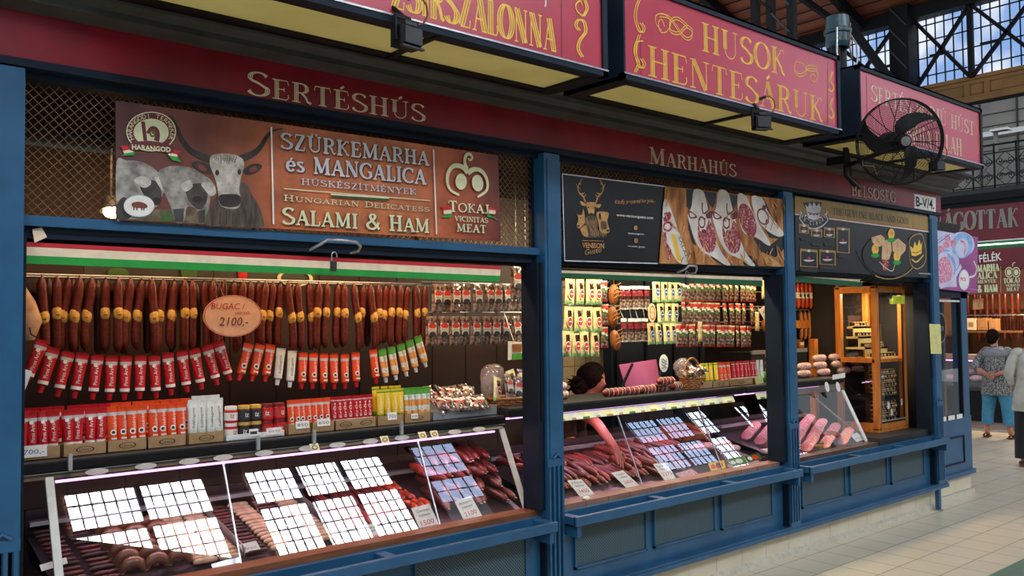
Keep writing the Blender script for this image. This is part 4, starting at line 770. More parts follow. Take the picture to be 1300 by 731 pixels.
# small papers
def paper(name, label, cat, corners, Y, m, marks=None, d=.002):
    q = [A(*p, Y) for p in corners]; c = sum(q, Vector()) / len(q); t = MB(); t.slab([p - c for p in q], (0, d, 0), m); o = t.build(name); o.location = c; tag(o, label, cat); return o, c
paper('paper_tag', 'cream paper tag hung from the frame at the top of the wide opening', 'tag', [(41, 291), (53, 288.5), (60, 301), (44, 308)], 3.765, 'flagwhite')
paper('paper_sheet', 'curled white paper taped inside the glass beside the leftmost pillar', 'paper', [(22, 466), (41, 471), (33, 492), (22, 520)], 3.862, 'white')
n_, c_ = paper('paper_note', 'pale yellow note taped on the corner pillar beside the glazed cabinet', 'note', [(1180, 411), (1194, 411.5), (1195.5, 449), (1182, 449)], 3.69, 'noteyellow' if mat('noteyellow', '#d6d48a', .6) else '')
b = MB(); [b.box(-.004, .004, -.004, -.001, -.04 + i * .022, -.036 + i * .022, 'dkgrey') for i in range(4)]; b.build('writing', n_)
# ================================================================ goods in the stall
mat('saus', '#6e2a1a', .38, col2='#48180f', scale=60, bump=.25, detail=4, stretch=(1, 1, 1.2)); mat('sausdk', '#3c1812', .45, col2='#28100c', scale=50, bump=.2); mat('bandgold', '#dcb860', .5, col2='#b98c3c', scale=90)
mat('tred', '#c4141e', .3, col2='#b01019', scale=9); mat('torange', '#e8501c', .3, col2='#d84414', scale=9); mat('twhite', '#dfe2da', .35, col2='#c9cec6', scale=30); mat('tgreen', '#4f9a34', .3); mat('tyellow', '#e6c62c', .3, col2='#d8b020', scale=20); mat('tcarrot', '#e88a2e', .3, col2='#e0a868', scale=26); mat('capred', '#d0202a', .3); mat('crimp', '#c9c3c0', .3, metal=.4)
mat('card', '#b08c62', .7, col2='#a07d54', scale=14); mat('paperw', '#eceae4', .6); mat('inkred', '#c03040', .6); mat('ink', '#2a2a30', .6)
mat('bagA', '#9a8a80', .18, col2='#4f2f28', scale=38, detail=5, coat=.6, lo=.4, hi=.62); mat('bagred', '#a23a30', .22, col2='#5a1d1a', scale=45, coat=.6, detail=5); mat('bagcream', '#e6d6a0', .3, col2='#cdb878', scale=14, coat=.4); mat('bagdark', '#4a2420', .25, col2='#2c1512', scale=20, coat=.5); mat('baggreen', '#3f9a44', .3, col2='#b8d8a8', scale=18); mat('labw', '#e9e6de', .4); mat('labblue', '#2f5f9a', .4); mat('labred', '#c23a34', .4); mat('burg', '#7a1a2a', .4)
mat('basket', '#a8703a', .6, col2='#7a4a22', scale=40, bump=.5, stretch=(1, 1, 3)); mat('foodbrown', '#a8662a', .5, col2='#7a4216', scale=16, bump=.3)
mat('meatred', '#96301f', .42, col2='#5e1a14', scale=24, coat=.12, bump=.2); mat('meatdark', '#642019', .42, col2='#3f120f', scale=24, coat=.12, bump=.2); mat('meator', '#c8502a', .3, col2='#8e2a18', scale=18, coat=.4, bump=.2); mat('meatpink', '#d88a90', .35, col2='#c0606e', scale=26, coat=.4); mat('palelog', '#c9a98a', .45, col2='#a88468', scale=20); mat('ring', '#8a5a40', .35, col2='#5c3626', scale=14, coat=.3); mat('mould', '#cfc4b6', .6, col2='#a87a66', scale=30, detail=6); mat('salpink', '#c08088', .45, col2='#e0bcb8', scale=120, lo=.4, hi=.55)
mat('bed', '#4c4246', .3, metal=.3, col2='#40373b', scale=3); mat('tray', '#c9ccd0', .3, metal=.6, col2='#b8bcc0', scale=20); mat('film', '#dcd2ce', .12, col2='#a88a84', scale=20, coat=.8, alpha=.3)
emitmat('tubepink', '#f0a0ff', TUBE_EMIT); emitmat('lampwarm', '#ffcf80', 30)
mat('pine', '#c47a30', .4, col2='#a85f22', scale=5, stretch=(6, 6, .8)); mat('tin', '#1d1c1c', .3, col2='#121212'); mat('tinlab', '#c9b98a', .4); mat('cheesy', '#d8c88a', .5, col2='#c4b070', scale=14); mat('tilehead', '#b0958c', .35, col2='#94786f', scale=3)
# ---------------- glass counters
def slope(z): return 3.86 + (z - .735) / math.tan(radians(65))
def bedz(Y): return .745 + (Y - 3.9) * .24
CASE = [(.93, 3.415, 1.20, 1.25), (3.60, 5.88, 1.235, 1.29), (6.07, 7.43, 1.235, 1.29)]
CL = ['long glass sausage counter with pink tube light and pale window reflections', 'middle glass counter piled with dark red sausages', 'short glass counter with pink sliced meat beside the pine cabinet']
for k, (x0, x1, s0, s1) in enumerate(CASE):
    t = thing('glass_counter', CL[k], 'counter', ((x0 + x1) / 2, 4.2, .25)); zt = 1.175
    b = MB(); g = [(x0, 3.86, .735), (x1, 3.86, .735), (x1, slope(zt), zt), (x0, slope(zt), zt)]; b.slab(g, (0, .005, -.002), 'glass'); part(b, 'front_glass', t, 'world')
    b = MB(); b.box(x0 - .1, x1 + .02, 3.765, 3.87, .68, .735, 'wood' if k == 0 else ('woodtile' if k == 1 else 'woodtiled'))
    if k:
        x = x0
        while x < x1: b.box(x, x + .004, 3.764, 3.871, .70, .7355, 'ochred'); x += .2
    part(b, 'front_ledge', t, 'world')
    b = MB(); b.add([(x0, 3.87, .725), (x1, 3.87, .725), (x1, 4.5, bedz(4.5) - .02), (x0, 4.5, bedz(4.5) - .02)], [(0, 1, 2, 3)], 'bed'); b.box(x0, x1, 4.5, 4.53, .3, .98, 'bed'); b.box(x0, x1, 3.80, 4.5, .26, .70, 'innerd'); b.box(x0 - .02, x0, 3.87, 4.5, .3, .76, 'bed'); b.box(x1, x1 + .01, 3.87, 4.5, .3, .76, 'bed'); b.bar((x0, 4.44, .93), (x1, 4.44, .93), .05, .02, 'tray'); part(b, 'display_bed', t, 'world')
    b = MB(); b.box(x0 - .12, x1 + .03, 4.10, 4.52, s0, s1, 'dkgrey', .004); b.box(x0 - .12, x1 + .03, 4.085, 4.10, s0 + .012, s1 - .012, 'black'); b.box(x0 - .12, x1 + .03, 4.09, 4.094, s0 - .004, s0, 'steel'); part(b, 'top_shelf', t, 'world')
    b = MB(); sx = (x0 - .1 if k == 0 else x0); b.slab([(sx, 4.065, 1.178), (x1 - (.12 if k == 1 else 0), 4.065, 1.178), (x1 - (.12 if k == 1 else 0), 4.09, s0 - .006), (sx, 4.09, s0 - .006)], (0, .003, 0), 'cornice' if k == 0 else 'woodtiled')
    n = N0
    if k == 0:
        for i, px in enumerate((123, 185, 240, 283, 335, 390, 428, 470, 510, 577, 608)): p = A(px, 570, 4.07); p.z = 1.188; b.disc(p + Vector((0, -.004, 0)), (1, 0, 0), (0, .6, .8), .048, .016, 'tray', 18); b.text('PICK', p + Vector((0, -.006, -.007)), (1, 0, 0), (0, .6, .8), .013, 'inkred')
        for px in (399, 488, 536, 551): p = A(px, 560, 4.07); p.z = 1.187; b.add([p + Vector((dx, -.005 + dz * .6, dz)) for dx, dz in ((-.025, -.016), (.025, -.016), (.025, .02), (-.025, .02))], [(0, 1, 2, 3)], 'paleyel'); b.disc(p + Vector((0, -.0065, .002)), (1, 0, 0), (0, .6, .8), .017, .013, 'ochre', 14, .6)
    else:
        x = x0
        i = 0
        while x < x1 - .16 and not (k == 2 and x > x0 + .42):
            w_ = .085 if i % 2 else .14; b.add([(x, 4.062, 1.182), (x + w_, 4.062, 1.182), (x + w_, 4.085, s0 - .01), (x, 4.085, s0 - .01)], [(0, 1, 2, 3)], 'paleyel' if i % 2 == 0 else 'steelw')
            b.add([(x + w_ * .3, 4.0612, 1.182), (x + w_ * .75, 4.0612, 1.182), (x + w_ * .75, 4.075, 1.205), (x + w_ * .3, 4.075, 1.205)], [(0, 1, 2, 3)], 'leaf' if i % 4 == 0 else 'goldband'); x += w_; i += 1
    part(b, 'label_strip', t, 'world')
    b = MB(); yy, zz = (4.11, 1.158) if k == 0 else (4.30, 1.20); b.tube([(x0 + .03, yy, zz), (x1 - .04, yy, zz)], .006, 'tubepink', 8); b.box(x0, x1, yy - .012, yy + .03, zz + .008, zz + .03, 'dkgrey'); part(b, 'tube_light', t, 'world')
    for fx in (.28, .72): l = area('tube_glow', (0, 0, 0), (x1 - x0) * .42, LAMPS['tube'] * (x1 - x0) / 2.4, (1, .56, .74), (radians(-18), 0, 0), .03); l.parent = t; l.location = Vector((x0 + (x1 - x0) * fx, yy + .03, zz - .012)) - t.location
    m = 'steelw'
    for xx in ((x1 - .012,) if k != 1 else ()): b = MB(); b.bar((xx, 3.862, .735), (xx, slope(zt) + .01, zt), .035, .012, m, (0, -1, .4)); part(b, 'end_post', t, 'world')
    if k == 0: b = MB(); b.bar((x0 - .005, 3.85, .735), (x0 - .005, slope(zt) + .0, zt + .01), .032, .014, m, (0, -1, .4)); part(b, 'end_post', t, 'world')
    for xx in ({0: (1.67, 2.78), 1: (4.42, 5.3), 2: ()}[k]): b = MB(); b.bar((xx, 3.853, .737), (xx, slope(zt) - .004, zt), .007, .004, 'steel', (0, -1, .4)); part(b, 'glass_joint', t, 'world')
    if k == 2:
        b = MB(); b.bar((x1 - .01, 3.862, .735), (x1 - .01, 4.5, 1.2), .012, .012, 'steel'); part(b, 'end_rod', t, 'world')
        for px in (1050, 1064): p = A(px, 491, 4.0); b = MB(); b.disc(p, (1, 0, 0), (0, .2, 1), .036, .046, 'white', 22); b.disc(p + N0 * .001, (1, 0, 0), (0, .2, 1), .036, .046, 'cornice', 22, .93); b.text('ns', p + N0 * .0015 + Vector((0, 0, -.006)), (1, 0, 0), (0, 0, 1), .016, 'inkred'); part(b, 'round_badge', t, 'world')
# ---------------- hanging dry sausages
def sausage(bend, L=.375, r=.0225, m='saus', band=True, nm='dry_sausage', bz=.5):
    t = thing(nm, 'sausage', 'sausage'); pts = []; rr = []
    for i in range(13):
        f = i / 12; pts.append((bend * .05 * sin(f * 2.6) * f, 0, -L * f)); rr.append(r * min(1, (.4 + 5 * min(f, 1 - f) ** .8)))
    b = MB(); b.tube(pts, rr, m, 10); b.tube([(0, 0, .012), (0, 0, -.004)], .004, 'wire', 5); part(b, 'casing', t)
    if band: b = MB(); x = bend * .05 * sin(bz * 2.6) * bz; b.ell((x, -.005, -L * bz), (r * 1.08, r * 1.04, .044), 'bandgold', 10, 8); b.box(x - .008, x + .008, -r - .006, -r - .004, -L * bz - .012, -L * bz - .004, 'foodbrown'); part(b, 'paper_band', t)
    return t
SK = Kind(*[sausage(bd, L=l, bz=z) for bd, l, z in ((0, .37, .47), (.5, .39, .5), (-.5, .38, .45), (.9, .40, .5), (-.8, .36, .52))])
xs = sorted([52.8, 72.5, 86.8, 101, 116.3, 133.8, 150.3, 165.6, 179.8, 193, 207.2, 221.4, 234.5, 244, 259.4, 270.3, 284.6, 296.6, 308.7, 318, 328.4, 337, 346.3, 355.7, 365.6, 378, 392.3, 405, 415.3, 429, 437, 449.5, 461.2, 470.3, 480.7, 489.8, 497.6, 508, 517, 528.8, 539.2])
for i, px in enumerate(xs):
    p = A(px, 356, 4.62 + (i % 3) * .012); p.z = 2.055
    SK.put(p, (0, 0, R.uniform(-.4, .4)), 'dry sausage with gold band, %s from the left pillar' % nth(i), group='dry sausages on the long bar')
ZK = Kind(sausage(.2, m='sausdk', band=False, nm='dark_sausage'))
for i in range(16):
    p = A(62 + i * 31, 356, 4.74); p.z = 2.05; ZK.put(p, (0, 0, 0), 'plain dark sausage behind the gold banded row, %s from the left' % nth(i), group='dark sausages in the rear row')
b = MB(); b.tube([(.75, 4.63, 2.066), (3.42, 4.63, 2.066)], .007, 'steel', 8); b.tube([(.75, 4.74, 2.062), (3.42, 4.74, 2.062)], .006, 'steel', 8); tag(b.build('hanging_bar'), 'long steel bar that the dry sausages hang from', 'bar')
b = MB(); b.tube([A(27, 365, 4.5), A(30, 385, 4.5), A(36, 410, 4.5), A(38, 432, 4.5)], [.02, .05, .06, .02], 'palelog', 10, flat=(1, .5)); tag(b.build('hanging_ham'), 'pale tan hanging ham beside the leftmost sausages', 'ham')
for i, (x0, x1, y0, y1, m, l) in enumerate(((25, 106, 336, 352, 'inner', 'maroon picture panel above the left end of the sausages'), (107, 270, 337, 353, 'cornice', 'dim green picture panel on the back wall above the sausages'), (272, 400, 340, 356, 'cornice', 'dim picture panel with red pepper above the price oval'))):
    q = [A(*p, 4.95) for p in ((x0, y0), (x0, y1 + 6), (x1, y1 + 8), (x1, y0 + 2))]; b = MB(); b.slab(q, (0, .01, 0), m)
    if i == 1: b.ell(A(240, 346, 4.94), (.05, .004, .05), 'leaf'); b.ell(A(150, 347, 4.94), (.06, .004, .03), 'leaf')
    if i == 2: b.ell(A(308, 347, 4.94), (.03, .004, .06), 'flagred'); b.disc(A(375, 353, 4.94), (1, 0, 0), (0, 0, 1), .12, .05, 'paleyel', hole=.8)
    tag(b.build('wall_picture'), l, 'picture')
# price oval
c = A(296, 401, 4.40); b = MB(); U = Vector((1, 0, 0)); V = Vector((0, 0, 1)); mat('peach', '#f0c0a0', .6)
b.lathe([(0, .002), (1, .002), (1, -.002), (0, -.002)], 'peach', n=32, ax=(0, -1, 0)); b.v = [(v[0] * .158, v[1], v[2] * .108) for v in b.v]
b.disc((0, -.0032, 0), U, V, .155, .105, 'inkred', 32, .975); b.text('BUGAC /', (-.03, -.004, .035), U, V, .033, 'inkred', shear=.15); b.text('szárazk.', (.05, -.004, .008), U, V, .02, 'inkred', shear=.2); b.text('2100,-', (0, -.004, -.05), U, V, .045, 'maroon', shear=.2)
o = b.build('price_sign'); o.location = c; tag(o, 'peach oval price sign reading 2100 hung among the sausages', 'sign'); wire(o, (c.x, 4.63, 2.066))
# ---------------- paste tubes
def tube(kind, hang=True):
    base, lab, capm, text = {'red': ('tred', 'tred', 'capred', 'Piros Arany'), 'orange': ('torange', 'torange', 'capred', 'Gulyáskrém'), 'white': ('twhite', 'twhite', 'white', 'Fokhagyma'), 'green': ('tcarrot', 'tcarrot', 'white', 'Csemege'), 'yellow': ('tyellow', 'tyellow', 'tgreen', 'Mustár'), 'slim': ('tred', 'tred', 'capred', 'Erős')}[kind]
    t = thing('paste_tube', 'tube', 'tube'); n = 14; b = MB(); Z = [.028, .036, .05, .058, .085, .12, .15, .164, .170, .178, .19]
    w = lambda z: .0205 + .0055 * max(0, (z - .05) / .12) if z > .03 else .012; d = lambda z: .0205 * max(.0, 1 - max(0, z - .045) / .128) ** .8 + .0018 if z > .03 else .012
    ms = {'red': ['tred', 'white', 'tred', 'tred', 'tred', 'tred', 'crimp', 'tred', 'tred', 'tred'], 'orange': ['torange', 'torange', 'torange', 'torange', 'torange', 'torange', 'crimp', 'torange', 'torange', 'torange'], 'white': ['twhite'] * 10, 'green': ['tcarrot', 'tcarrot', 'tcarrot', 'twhite', 'tcarrot', 'twhite', 'tgreen', 'tgreen', 'tgreen', 'tgreen'], 'yellow': ['tgreen', 'tgreen', 'tyellow', 'tyellow', 'tyellow', 'tyellow', 'tyellow', 'tyellow', 'tgreen', 'tyellow'], 'slim': ['tred', 'white', 'tred', 'tred', 'tred', 'tred', 'tred', 'crimp', 'tred', 'tred']}[kind]
    rg = [[(w(z) * cos(2 * pi * j / n), d(z) * sin(2 * pi * j / n), z) for j in range(n)] for z in Z]
    for i in range(len(Z) - 1): b.add(rg[i] + rg[i + 1], [(j, (j + 1) % n, n + (j + 1) % n, n + j) for j in range(n)], ms[i], True)
    b.add(rg[-1], [tuple(range(n))], base)
    vs, fs, wd, _ = font_geo(text); kx = .092 / wd; h = .016 if kind != 'white' else .012
    P = []
    for a, c in vs:
        z = .062 + a * kx; x = -(c - .5) * h + (.004 if kind == 'orange' else -.002); P.append((x, -d(z) * math.sqrt(max(0, 1 - (x / w(z)) ** 2)) - .0012, z))
    b.add(P, [f for f in fs], 'white' if kind in ('red', 'slim', 'orange', 'yellow') else ('ink' if kind == 'white' else 'leaf'))
    if kind == 'red': b.disc((-.006, -d(.14) - .002, .145), (1, 0, 0), (0, .2, 1), .008, .008, 'white', 12)
    if kind == 'orange': b.disc((-.003, -d(.075) - .002, .076), (1, 0, 0), (0, .1, 1), .013, .013, 'white', 12); b.disc((-.003, -d(.075) - .003, .076), (1, 0, 0), (0, .1, 1), .008, .007, 'ink', 10); b.box(-.012, .012, -d(.05) - .003, -d(.05) - .001, .044, .052, 'white')
    part(b, 'body', t); b = MB(); b.lathe([(0, 0), (.0095, 0), (.012, .028), (0, .029)], capm, n=12); part(b, 'cap', t); return t
TK = {k: Kind(tube(k)) for k in ('red', 'orange', 'white', 'green', 'yellow', 'slim')}
CN = {'red': 'red paste tube', 'orange': 'orange paste tube', 'white': 'white paste tube', 'green': 'orange and green paste tube', 'yellow': 'yellow paste tube', 'slim': 'narrow red paste tube'}
TOPS = []
def hang(kind, px, py, tilt, Y, label, sc=1):
    p = A(px, py, Y); q = Matrix.Rotation(radians(tilt), 3, 'Y') @ Vector((0, 0, -.1 * sc)); TOPS.append(p + Matrix.Rotation(radians(tilt), 3, 'Y') @ Vector((0, 0, .087 * sc))); TK[kind].put(p + q, (0, radians(tilt), 0), label, group='tubes hanging on strings', scale=(sc,) * 3)
for i, (x, y, a) in enumerate(((44, 458, 20), (60, 468, 15), (80.5, 473, 13), (100, 475, 10), (121, 477, 6), (140.5, 478, 3), (159, 478, 2), (178, 477, 1), (197, 477, -3), (215, 473, -5), (234, 470, -8), (251, 467, -11), (269, 462, -15), (284, 457, -18))):
    hang('red', x, y, a, 4.46, 'red paste tube hanging on the left string, %s from the left' % nth(i), 1.12)
rowh = [('orange', 310, 458, 16), ('orange', 325.5, 459, 14), ('orange', 340.4, 459.5, 10), ('white', 354.5, 464, 7), ('white', 369.5, 467, 5), ('orange', 384, 469, 4), ('orange', 397.5, 469.5, 2), ('orange', 411, 470, 1), ('orange', 424, 470, 0), ('orange', 437.8, 470, 0), ('orange', 451.8, 468, -1), ('orange', 475.5, 464, -6), ('green', 487.4, 463, -8), ('green', 499.5, 460, -10), ('green', 512, 456, -13), ('green', 523.8, 451, -14), ('green', 535, 445, -18)]
for i, (k, x, y, a) in enumerate(rowh): hang(k, x, y, a, 4.46, '%s on the right string, %s after the price oval' % (CN[k], nth(i)), 1.06)
for k, l in ((0, 'left string, tied by the left pillar, holding red paste tubes'), (1, 'right string holding orange, white and green paste tubes')): b = MB(); s_ = TOPS[:14] if k == 0 else TOPS[14:]; b.tube([Vector((s_[0].x - .05, 4.46, s_[0].z + .03))] + s_ + [Vector((s_[-1].x + .05, 4.46, s_[-1].z + .03)), Vector((s_[-1].x + .1, 4.62, 2.06))], .0025, 'iron', 4); b.tube([Vector((s_[0].x - .05, 4.46, s_[0].z + .03)), Vector((s_[0].x - .06, 4.62, 2.06))], .0025, 'iron', 4); tag(b.build('string'), l, 'string')
# standing tubes in card trays
SH = CASE[0][3]
def stand(kind, xs, Y, z, where, tilt=0, sc=1.0):
    for i, px in enumerate(xs):
        p = A(px, 545, Y); p.z = z; p.y += R.uniform(-.004, .004); TK[kind].put(p, (0, radians(tilt + R.uniform(-2, 2)), R.uniform(-.15, .15)), '%s standing %s, %s from left' % (CN[kind], where, nth(i)), group='tubes standing on the long shelf', scale=(sc,) * 3)
zc = SH + .012
stand('red', (28, 41, 54, 67.5), 4.20, zc, 'next to the left pillar'); stand('red', (87.5, 98, 114, 128), 4.20, zc, 'left of the orange tubes'); stand('red', (33, 46, 60, 72, 93, 107, 121, 133), 4.265, zc + .012, 'in rear row left of the orange tubes')
stand('orange', (142.5, 155, 167, 179.5, 194, 206, 217.5, 229.5), 4.20, zc, 'left of the white tubes'); stand('orange', (147, 160, 173, 186, 199, 211, 223, 234), 4.265, zc + .012, 'in the rear row behind the front orange tubes'); stand('white', (244, 256, 267.5, 278), 4.20, zc, 'left of the jars', sc=1.04); stand('white', (249, 261, 272), 4.265, zc + .012, 'in the rear row left of the jars', sc=1.04)
stand('orange', (368.7, 377, 384.5, 391.5, 399, 407, 415), 4.20, zc, 'right of the jars', sc=.86); stand('slim', (424, 431, 437.5, 444, 450.5, 457, 463, 469), 4.20, zc, 'between the orange and yellow tubes', sc=.86); stand('yellow', (482.5, 492.5, 501, 509), 4.20, zc, 'right of the narrow red tubes', sc=.98); stand('yellow', (478, 488, 497, 505), 4.265, zc + .012, 'in rear row right of narrow red tubes', sc=.98); stand('green', (518.5, 526.5, 534.5, 542), 4.20, zc, 'at the right end of the tubes', sc=.98)
def tray(x0, x1, Y, z, label, m='card', h=.055, dpt=.13, logo=1, nm='card_tray'):
    p = A(x0, 560, Y); q = A(x1, 560, Y); w = q.x - p.x; t = thing(nm, label, 'tray', ((p.x + q.x) / 2, Y, z)); b = MB(); w -= .004
    b.box(-w / 2, w / 2, 0, .003, 0, h, m); b.box(-w / 2, w / 2, dpt - .003, dpt, 0, h, m); b.box(-w / 2, -w / 2 + .003, 0, dpt, 0, h, m); b.box(w / 2 - .003, w / 2, 0, dpt, 0, h, m); b.box(-w / 2, w / 2, 0, dpt, 0, .004, m)
    for i in range(logo): c = (-w / 2 + w * (i + .5) / logo); b.disc((c, -.001, h * .5), U, V, .038, .014, 'letsh', 18, .84); b.text('Univer', (c, -.001, h * .5 - .006), U, V, .013, 'letsh', shear=.2)
    part(b, 'carton', t)
for x0, x1, l, lg in ((20, 78, 'brown card tray with the 700 price card beside the left pillar', 0), (79.5, 136, 'brown card tray with red tubes, second from the left pillar', 1), (136, 187, 'brown card tray under the left half of the orange tubes', 1), (187, 237, 'brown card tray under the right half of the orange tubes', 1), (238.5, 285, 'brown card tray under the white tubes', 1), (365, 395, 'small brown card tray right of the white jar dish', 0), (396, 425, 'small brown card tray left of the narrow red tubes', 0), (425.5, 478, 'wide brown card tray under the narrow red tubes', 2), (479, 513, 'brown card tray under the yellow tubes', 0), (513.5, 547, 'brown card tray at the right end of the tube row', 1)): tray(x0, x1, 4.155, SH, l, logo=lg)
tray(286, 362, 4.15, SH, 'white plastic dish under the jars', 'white', .03, .16, 0, 'jar_dish')
def jar(l1, l2, lid):
    t = thing('jar', 'jar', 'jar'); b = MB(); b.lathe([(0, 0), (.030, 0), (.033, .006), (.033, .012), (.033, .05), (.033, .056), (.027, .064)], [l1, l1, l1, l2, l1, l1], n=18); b.text('ÍZ', (0, -.0345, .024), U, V, .016, 'white' if l2 != 'labw' else 'inkred', bold=.02); part(b, 'glass_body', t); b = MB(); b.lathe([(0, .063), (.030, .063), (.030, .078), (.027, .080), (0, .080)], lid, n=18); part(b, 'lid', t); return t
JK = [Kind(jar('tred', 'labw', 'white')), Kind(jar('sausdk', 'ink', 'bandgold')), Kind(jar('tred', 'labred', 'burg'))]
for i, (x, k) in enumerate(((293, 0), (309.5, 1), (324, 1), (338.5, 2), (353.5, 2))):
    for lv in (0, 1): p = A(x, 545, 4.20); p.z = SH + .005 + lv * .081; JK[k].put(p, (0, 0, R.uniform(-.3, .3)), '%s jar, %s from the white tubes, %s layer' % (('white lidded red', 'dark', 'red')[k], nth(i), ('lower', 'upper')[lv]), group='jars on the white dish')
def pcard(px, py, Y, w, h, st, label, m='paperw', rx=-.15, two=None, inkm='ink', zrot=0):
    p = A(px, py, Y); b = MB(); b.box(-w / 2, w / 2, 0, .002, -h / 2, h / 2, m); b.text(st, (0, -.001, -h * .22 if not two else -h * .36), U, V, h * .42 if not two else h * .26, inkm, w=w * .8)
    if two: b.text(two, (0, -.001, h * .12), U, V, h * .2, 'ink', w=w * .75); b.text(two[::-1].lower(), (0, -.001, h * -.06), U, V, h * .1, 'ink', w=w * .5)
    o = b.build('price_card'); o.location = p; o.rotation_euler = (rx, 0, zrot); return tag(o, label, 'price card')
pcard(43, 573, 4.15, .1, .048, '700,-', 'white price card reading 700 on the leftmost card tray', 'white', inkm='labblue'); pcard(384, 539, 4.15, .075, .038, '850', 'small white price card on the tray right of the jars'); pcard(411, 536, 4.15, .075, .038, '650', 'small white price card left of the narrow red tubes'); pcard(348, 547, 4.145, .08, .034, 'ÁFA 950', 'white price card with red writing below the jars', inkm='inkred'); pcard(322, 549, 4.145, .045, .036, '1', 'tiny white price card under the dark jars'); pcard(498, 528, 4.15, .06, .042, '700', 'white price card below the yellow tubes'); pcard(526.5, 528, 4.15, .045, .028, '690', 'tiny white price card at the right end of the tube row')
for i, px in enumerate((88, 326, 397, 508)): p = A(px, 570, 4.09); b = MB(); b.box(p.x - .008, p.x + .008, 4.068, 4.084, 1.205, 1.275, 'tray'); o = b.build('shelf_clip'); tag(o, 'small steel clip on the front edge of the long shelf, %s from the left' % nth(i), 'clip', 'clips on the long shelf')
# ---------------- packets
def bag(nm, w, h, d, reg, seed=0, top=.0, parts=True):
    t = thing(nm, nm, 'packet'); rd = random.Random(seed); nx, ny = 9, 14; b = MB()
    for side in (-1, 1):
        g = []
        for j in range(ny + 1):
            for i in range(nx + 1):
                u, v = i / nx, j / ny; e = (1 - abs(2 * u - 1) ** 3) * (1 - abs(2 * v - 1) ** 4); wob = (rd.random() - .5) * .006 * (1 if 0 < i < nx and 0 < j < ny else 0)
                g.append(((u - .5) * w * (1 - .06 * sin(v * pi)), side * (d * e * (.35 + .65 * v) + .0008) + wob, -h * v + (rd.random() - .5) * .003 * (j in (0, ny))))
        for j in range(ny):
            for i in range(nx):
                q = (j * (nx + 1) + i, j * (nx + 1) + i + 1, (j + 1) * (nx + 1) + i + 1, (j + 1) * (nx + 1) + i); b.add([g[k] for k in q], [(0, 1, 2, 3) if side < 0 else (3, 2, 1, 0)], reg((i + .5) / nx, (j + .5) / ny) if side < 0 else reg(.02, .9), True)
    part(b, 'film', t); return t
def lab(t, w, z, h, m1, m2, dep, oval=True, st=None):
    b = MB()
    if oval: b.disc((0, -dep, z), U, V, w, h, 'labw', 20); b.disc((0, -dep - .001, z), U, V, w * .8, h * .8, m1, 20); b.box(-w * .5, w * .5, -dep - .003, -dep - .002, z - h * .1, z + h * .15, 'labw')
    else: b.box(-w, w, -dep - .001, -dep, z - h, z + h, 'labw'); b.disc((0, -dep - .002, z + h * .55), U, V, w * .95, h * .5, m1, 16); b.box(-w * .9, w * .9, -dep - .004, -dep - .003, z - h * .35, z + h * .15, 'labw'); b.disc((0, -dep - .003, z - h * .85), U, V, w * .85, h * .4, m2, 14); st and b.text(st, (0, -dep - .005, z - h * .2), U, V, h * .28, 'ink', w=w * 1.5)
    part(b, 'label', t); return t
def rA(u, v): return 'bagA'
def rB(u, v): return 'baggreen' if v > .86 else ('bagcream' if v < .12 or u < .25 else ('bagdark' if v < .45 and .3 < u < .8 else 'bagcream'))
def rD(u, v):
    t = v - .16 * (u - .5); return 'film2' if v < .08 else ('labred' if t < .26 else ('labw' if t < .38 else ('leaf' if t < .5 else ('labred' if v > .9 else 'bagA'))))
mat('film2', '#cfc2a8', .2, coat=.6)
def rE(u, v): return 'labw' if v < .14 or v > .92 else ('burg' if .18 < v < .42 else ('bagA' if v > .55 else 'bagdark'))
BK = {'A': Kind(*[lab(bag('spice_packet', .085, .19, .016, rA, s), .03, -.085, .038, 'labred', 'ink', .018, False, 'PICK') for s in (1, 2)]), 'B': Kind(lab(bag('cheese_packet', .085, .17, .014, rB, 3), .024, -.1, .034, 'labred', None, .018)), 'C': Kind(lab(bag('cheese_packet', .078, .155, .014, rB, 4), .022, -.085, .032, 'labblue', None, .018)),
      'D': Kind(*[bag('paprika_packet', .078, .17, .014, rD, s) for s in (5, 6)]), 'E': Kind(bag('sausage_pouch', .072, .185, .014, rE, 7)), 'P': Kind(bag('pale_packet', .06, .17, .012, lambda u, v: 'bagcream' if v > .1 else 'labw', 8)), 'M': Kind(bag('snack_packet', .09, .13, .022, lambda u, v: 'labw' if .2 < v < .45 and .2 < u < .8 else ('labred' if .45 <= v < .6 and .2 < u < .6 else 'bagA'), 9))}
def row(k, pts, Y, dz, text, group, sc=1, rnd=.12):
    for i, (x, y) in enumerate(pts):
        p = A(x, y, Y + (i % 2) * .018); p.z += dz; o = BK[k].put(p, (R.uniform(-.05, .05), R.uniform(-.06, .06), R.uniform(-rnd, rnd)), text % nth(i), group=group, scale=(sc,) * 3)
        if k == 'E' and y > 380: wire(o, (p.x, 4.655, 1.94))
GA = 'spice packets on the rack right of the sausages'
row('A', [(x, 360) for x in (554.8, 566, 578.2, 590, 605.5, 619.8, 631.5, 643.2, 657.5, 669)], 4.60, 0, 'clear spice packet with red label, %s in the upper row', GA)
row('A', [(x, 401) for x in (547, 562.6, 576, 588.6, 604, 617, 629.7, 641, 654, 670.5)], 4.58, 0, 'clear spice packet with red label, %s in the lower row', GA)
for i, (x, y) in enumerate(((655, 337), (667, 341))): p = A(x, y, 4.45); o = BK['A'].put(p, (0, 0, 0), 'clear spice packet hung high beside the valance end, %s from the left' % nth(i), group=GA, scale=(1.2,) * 3); wire(o, (p.x, 4.45, p.z + (2.81 - p.z) / 1.2))
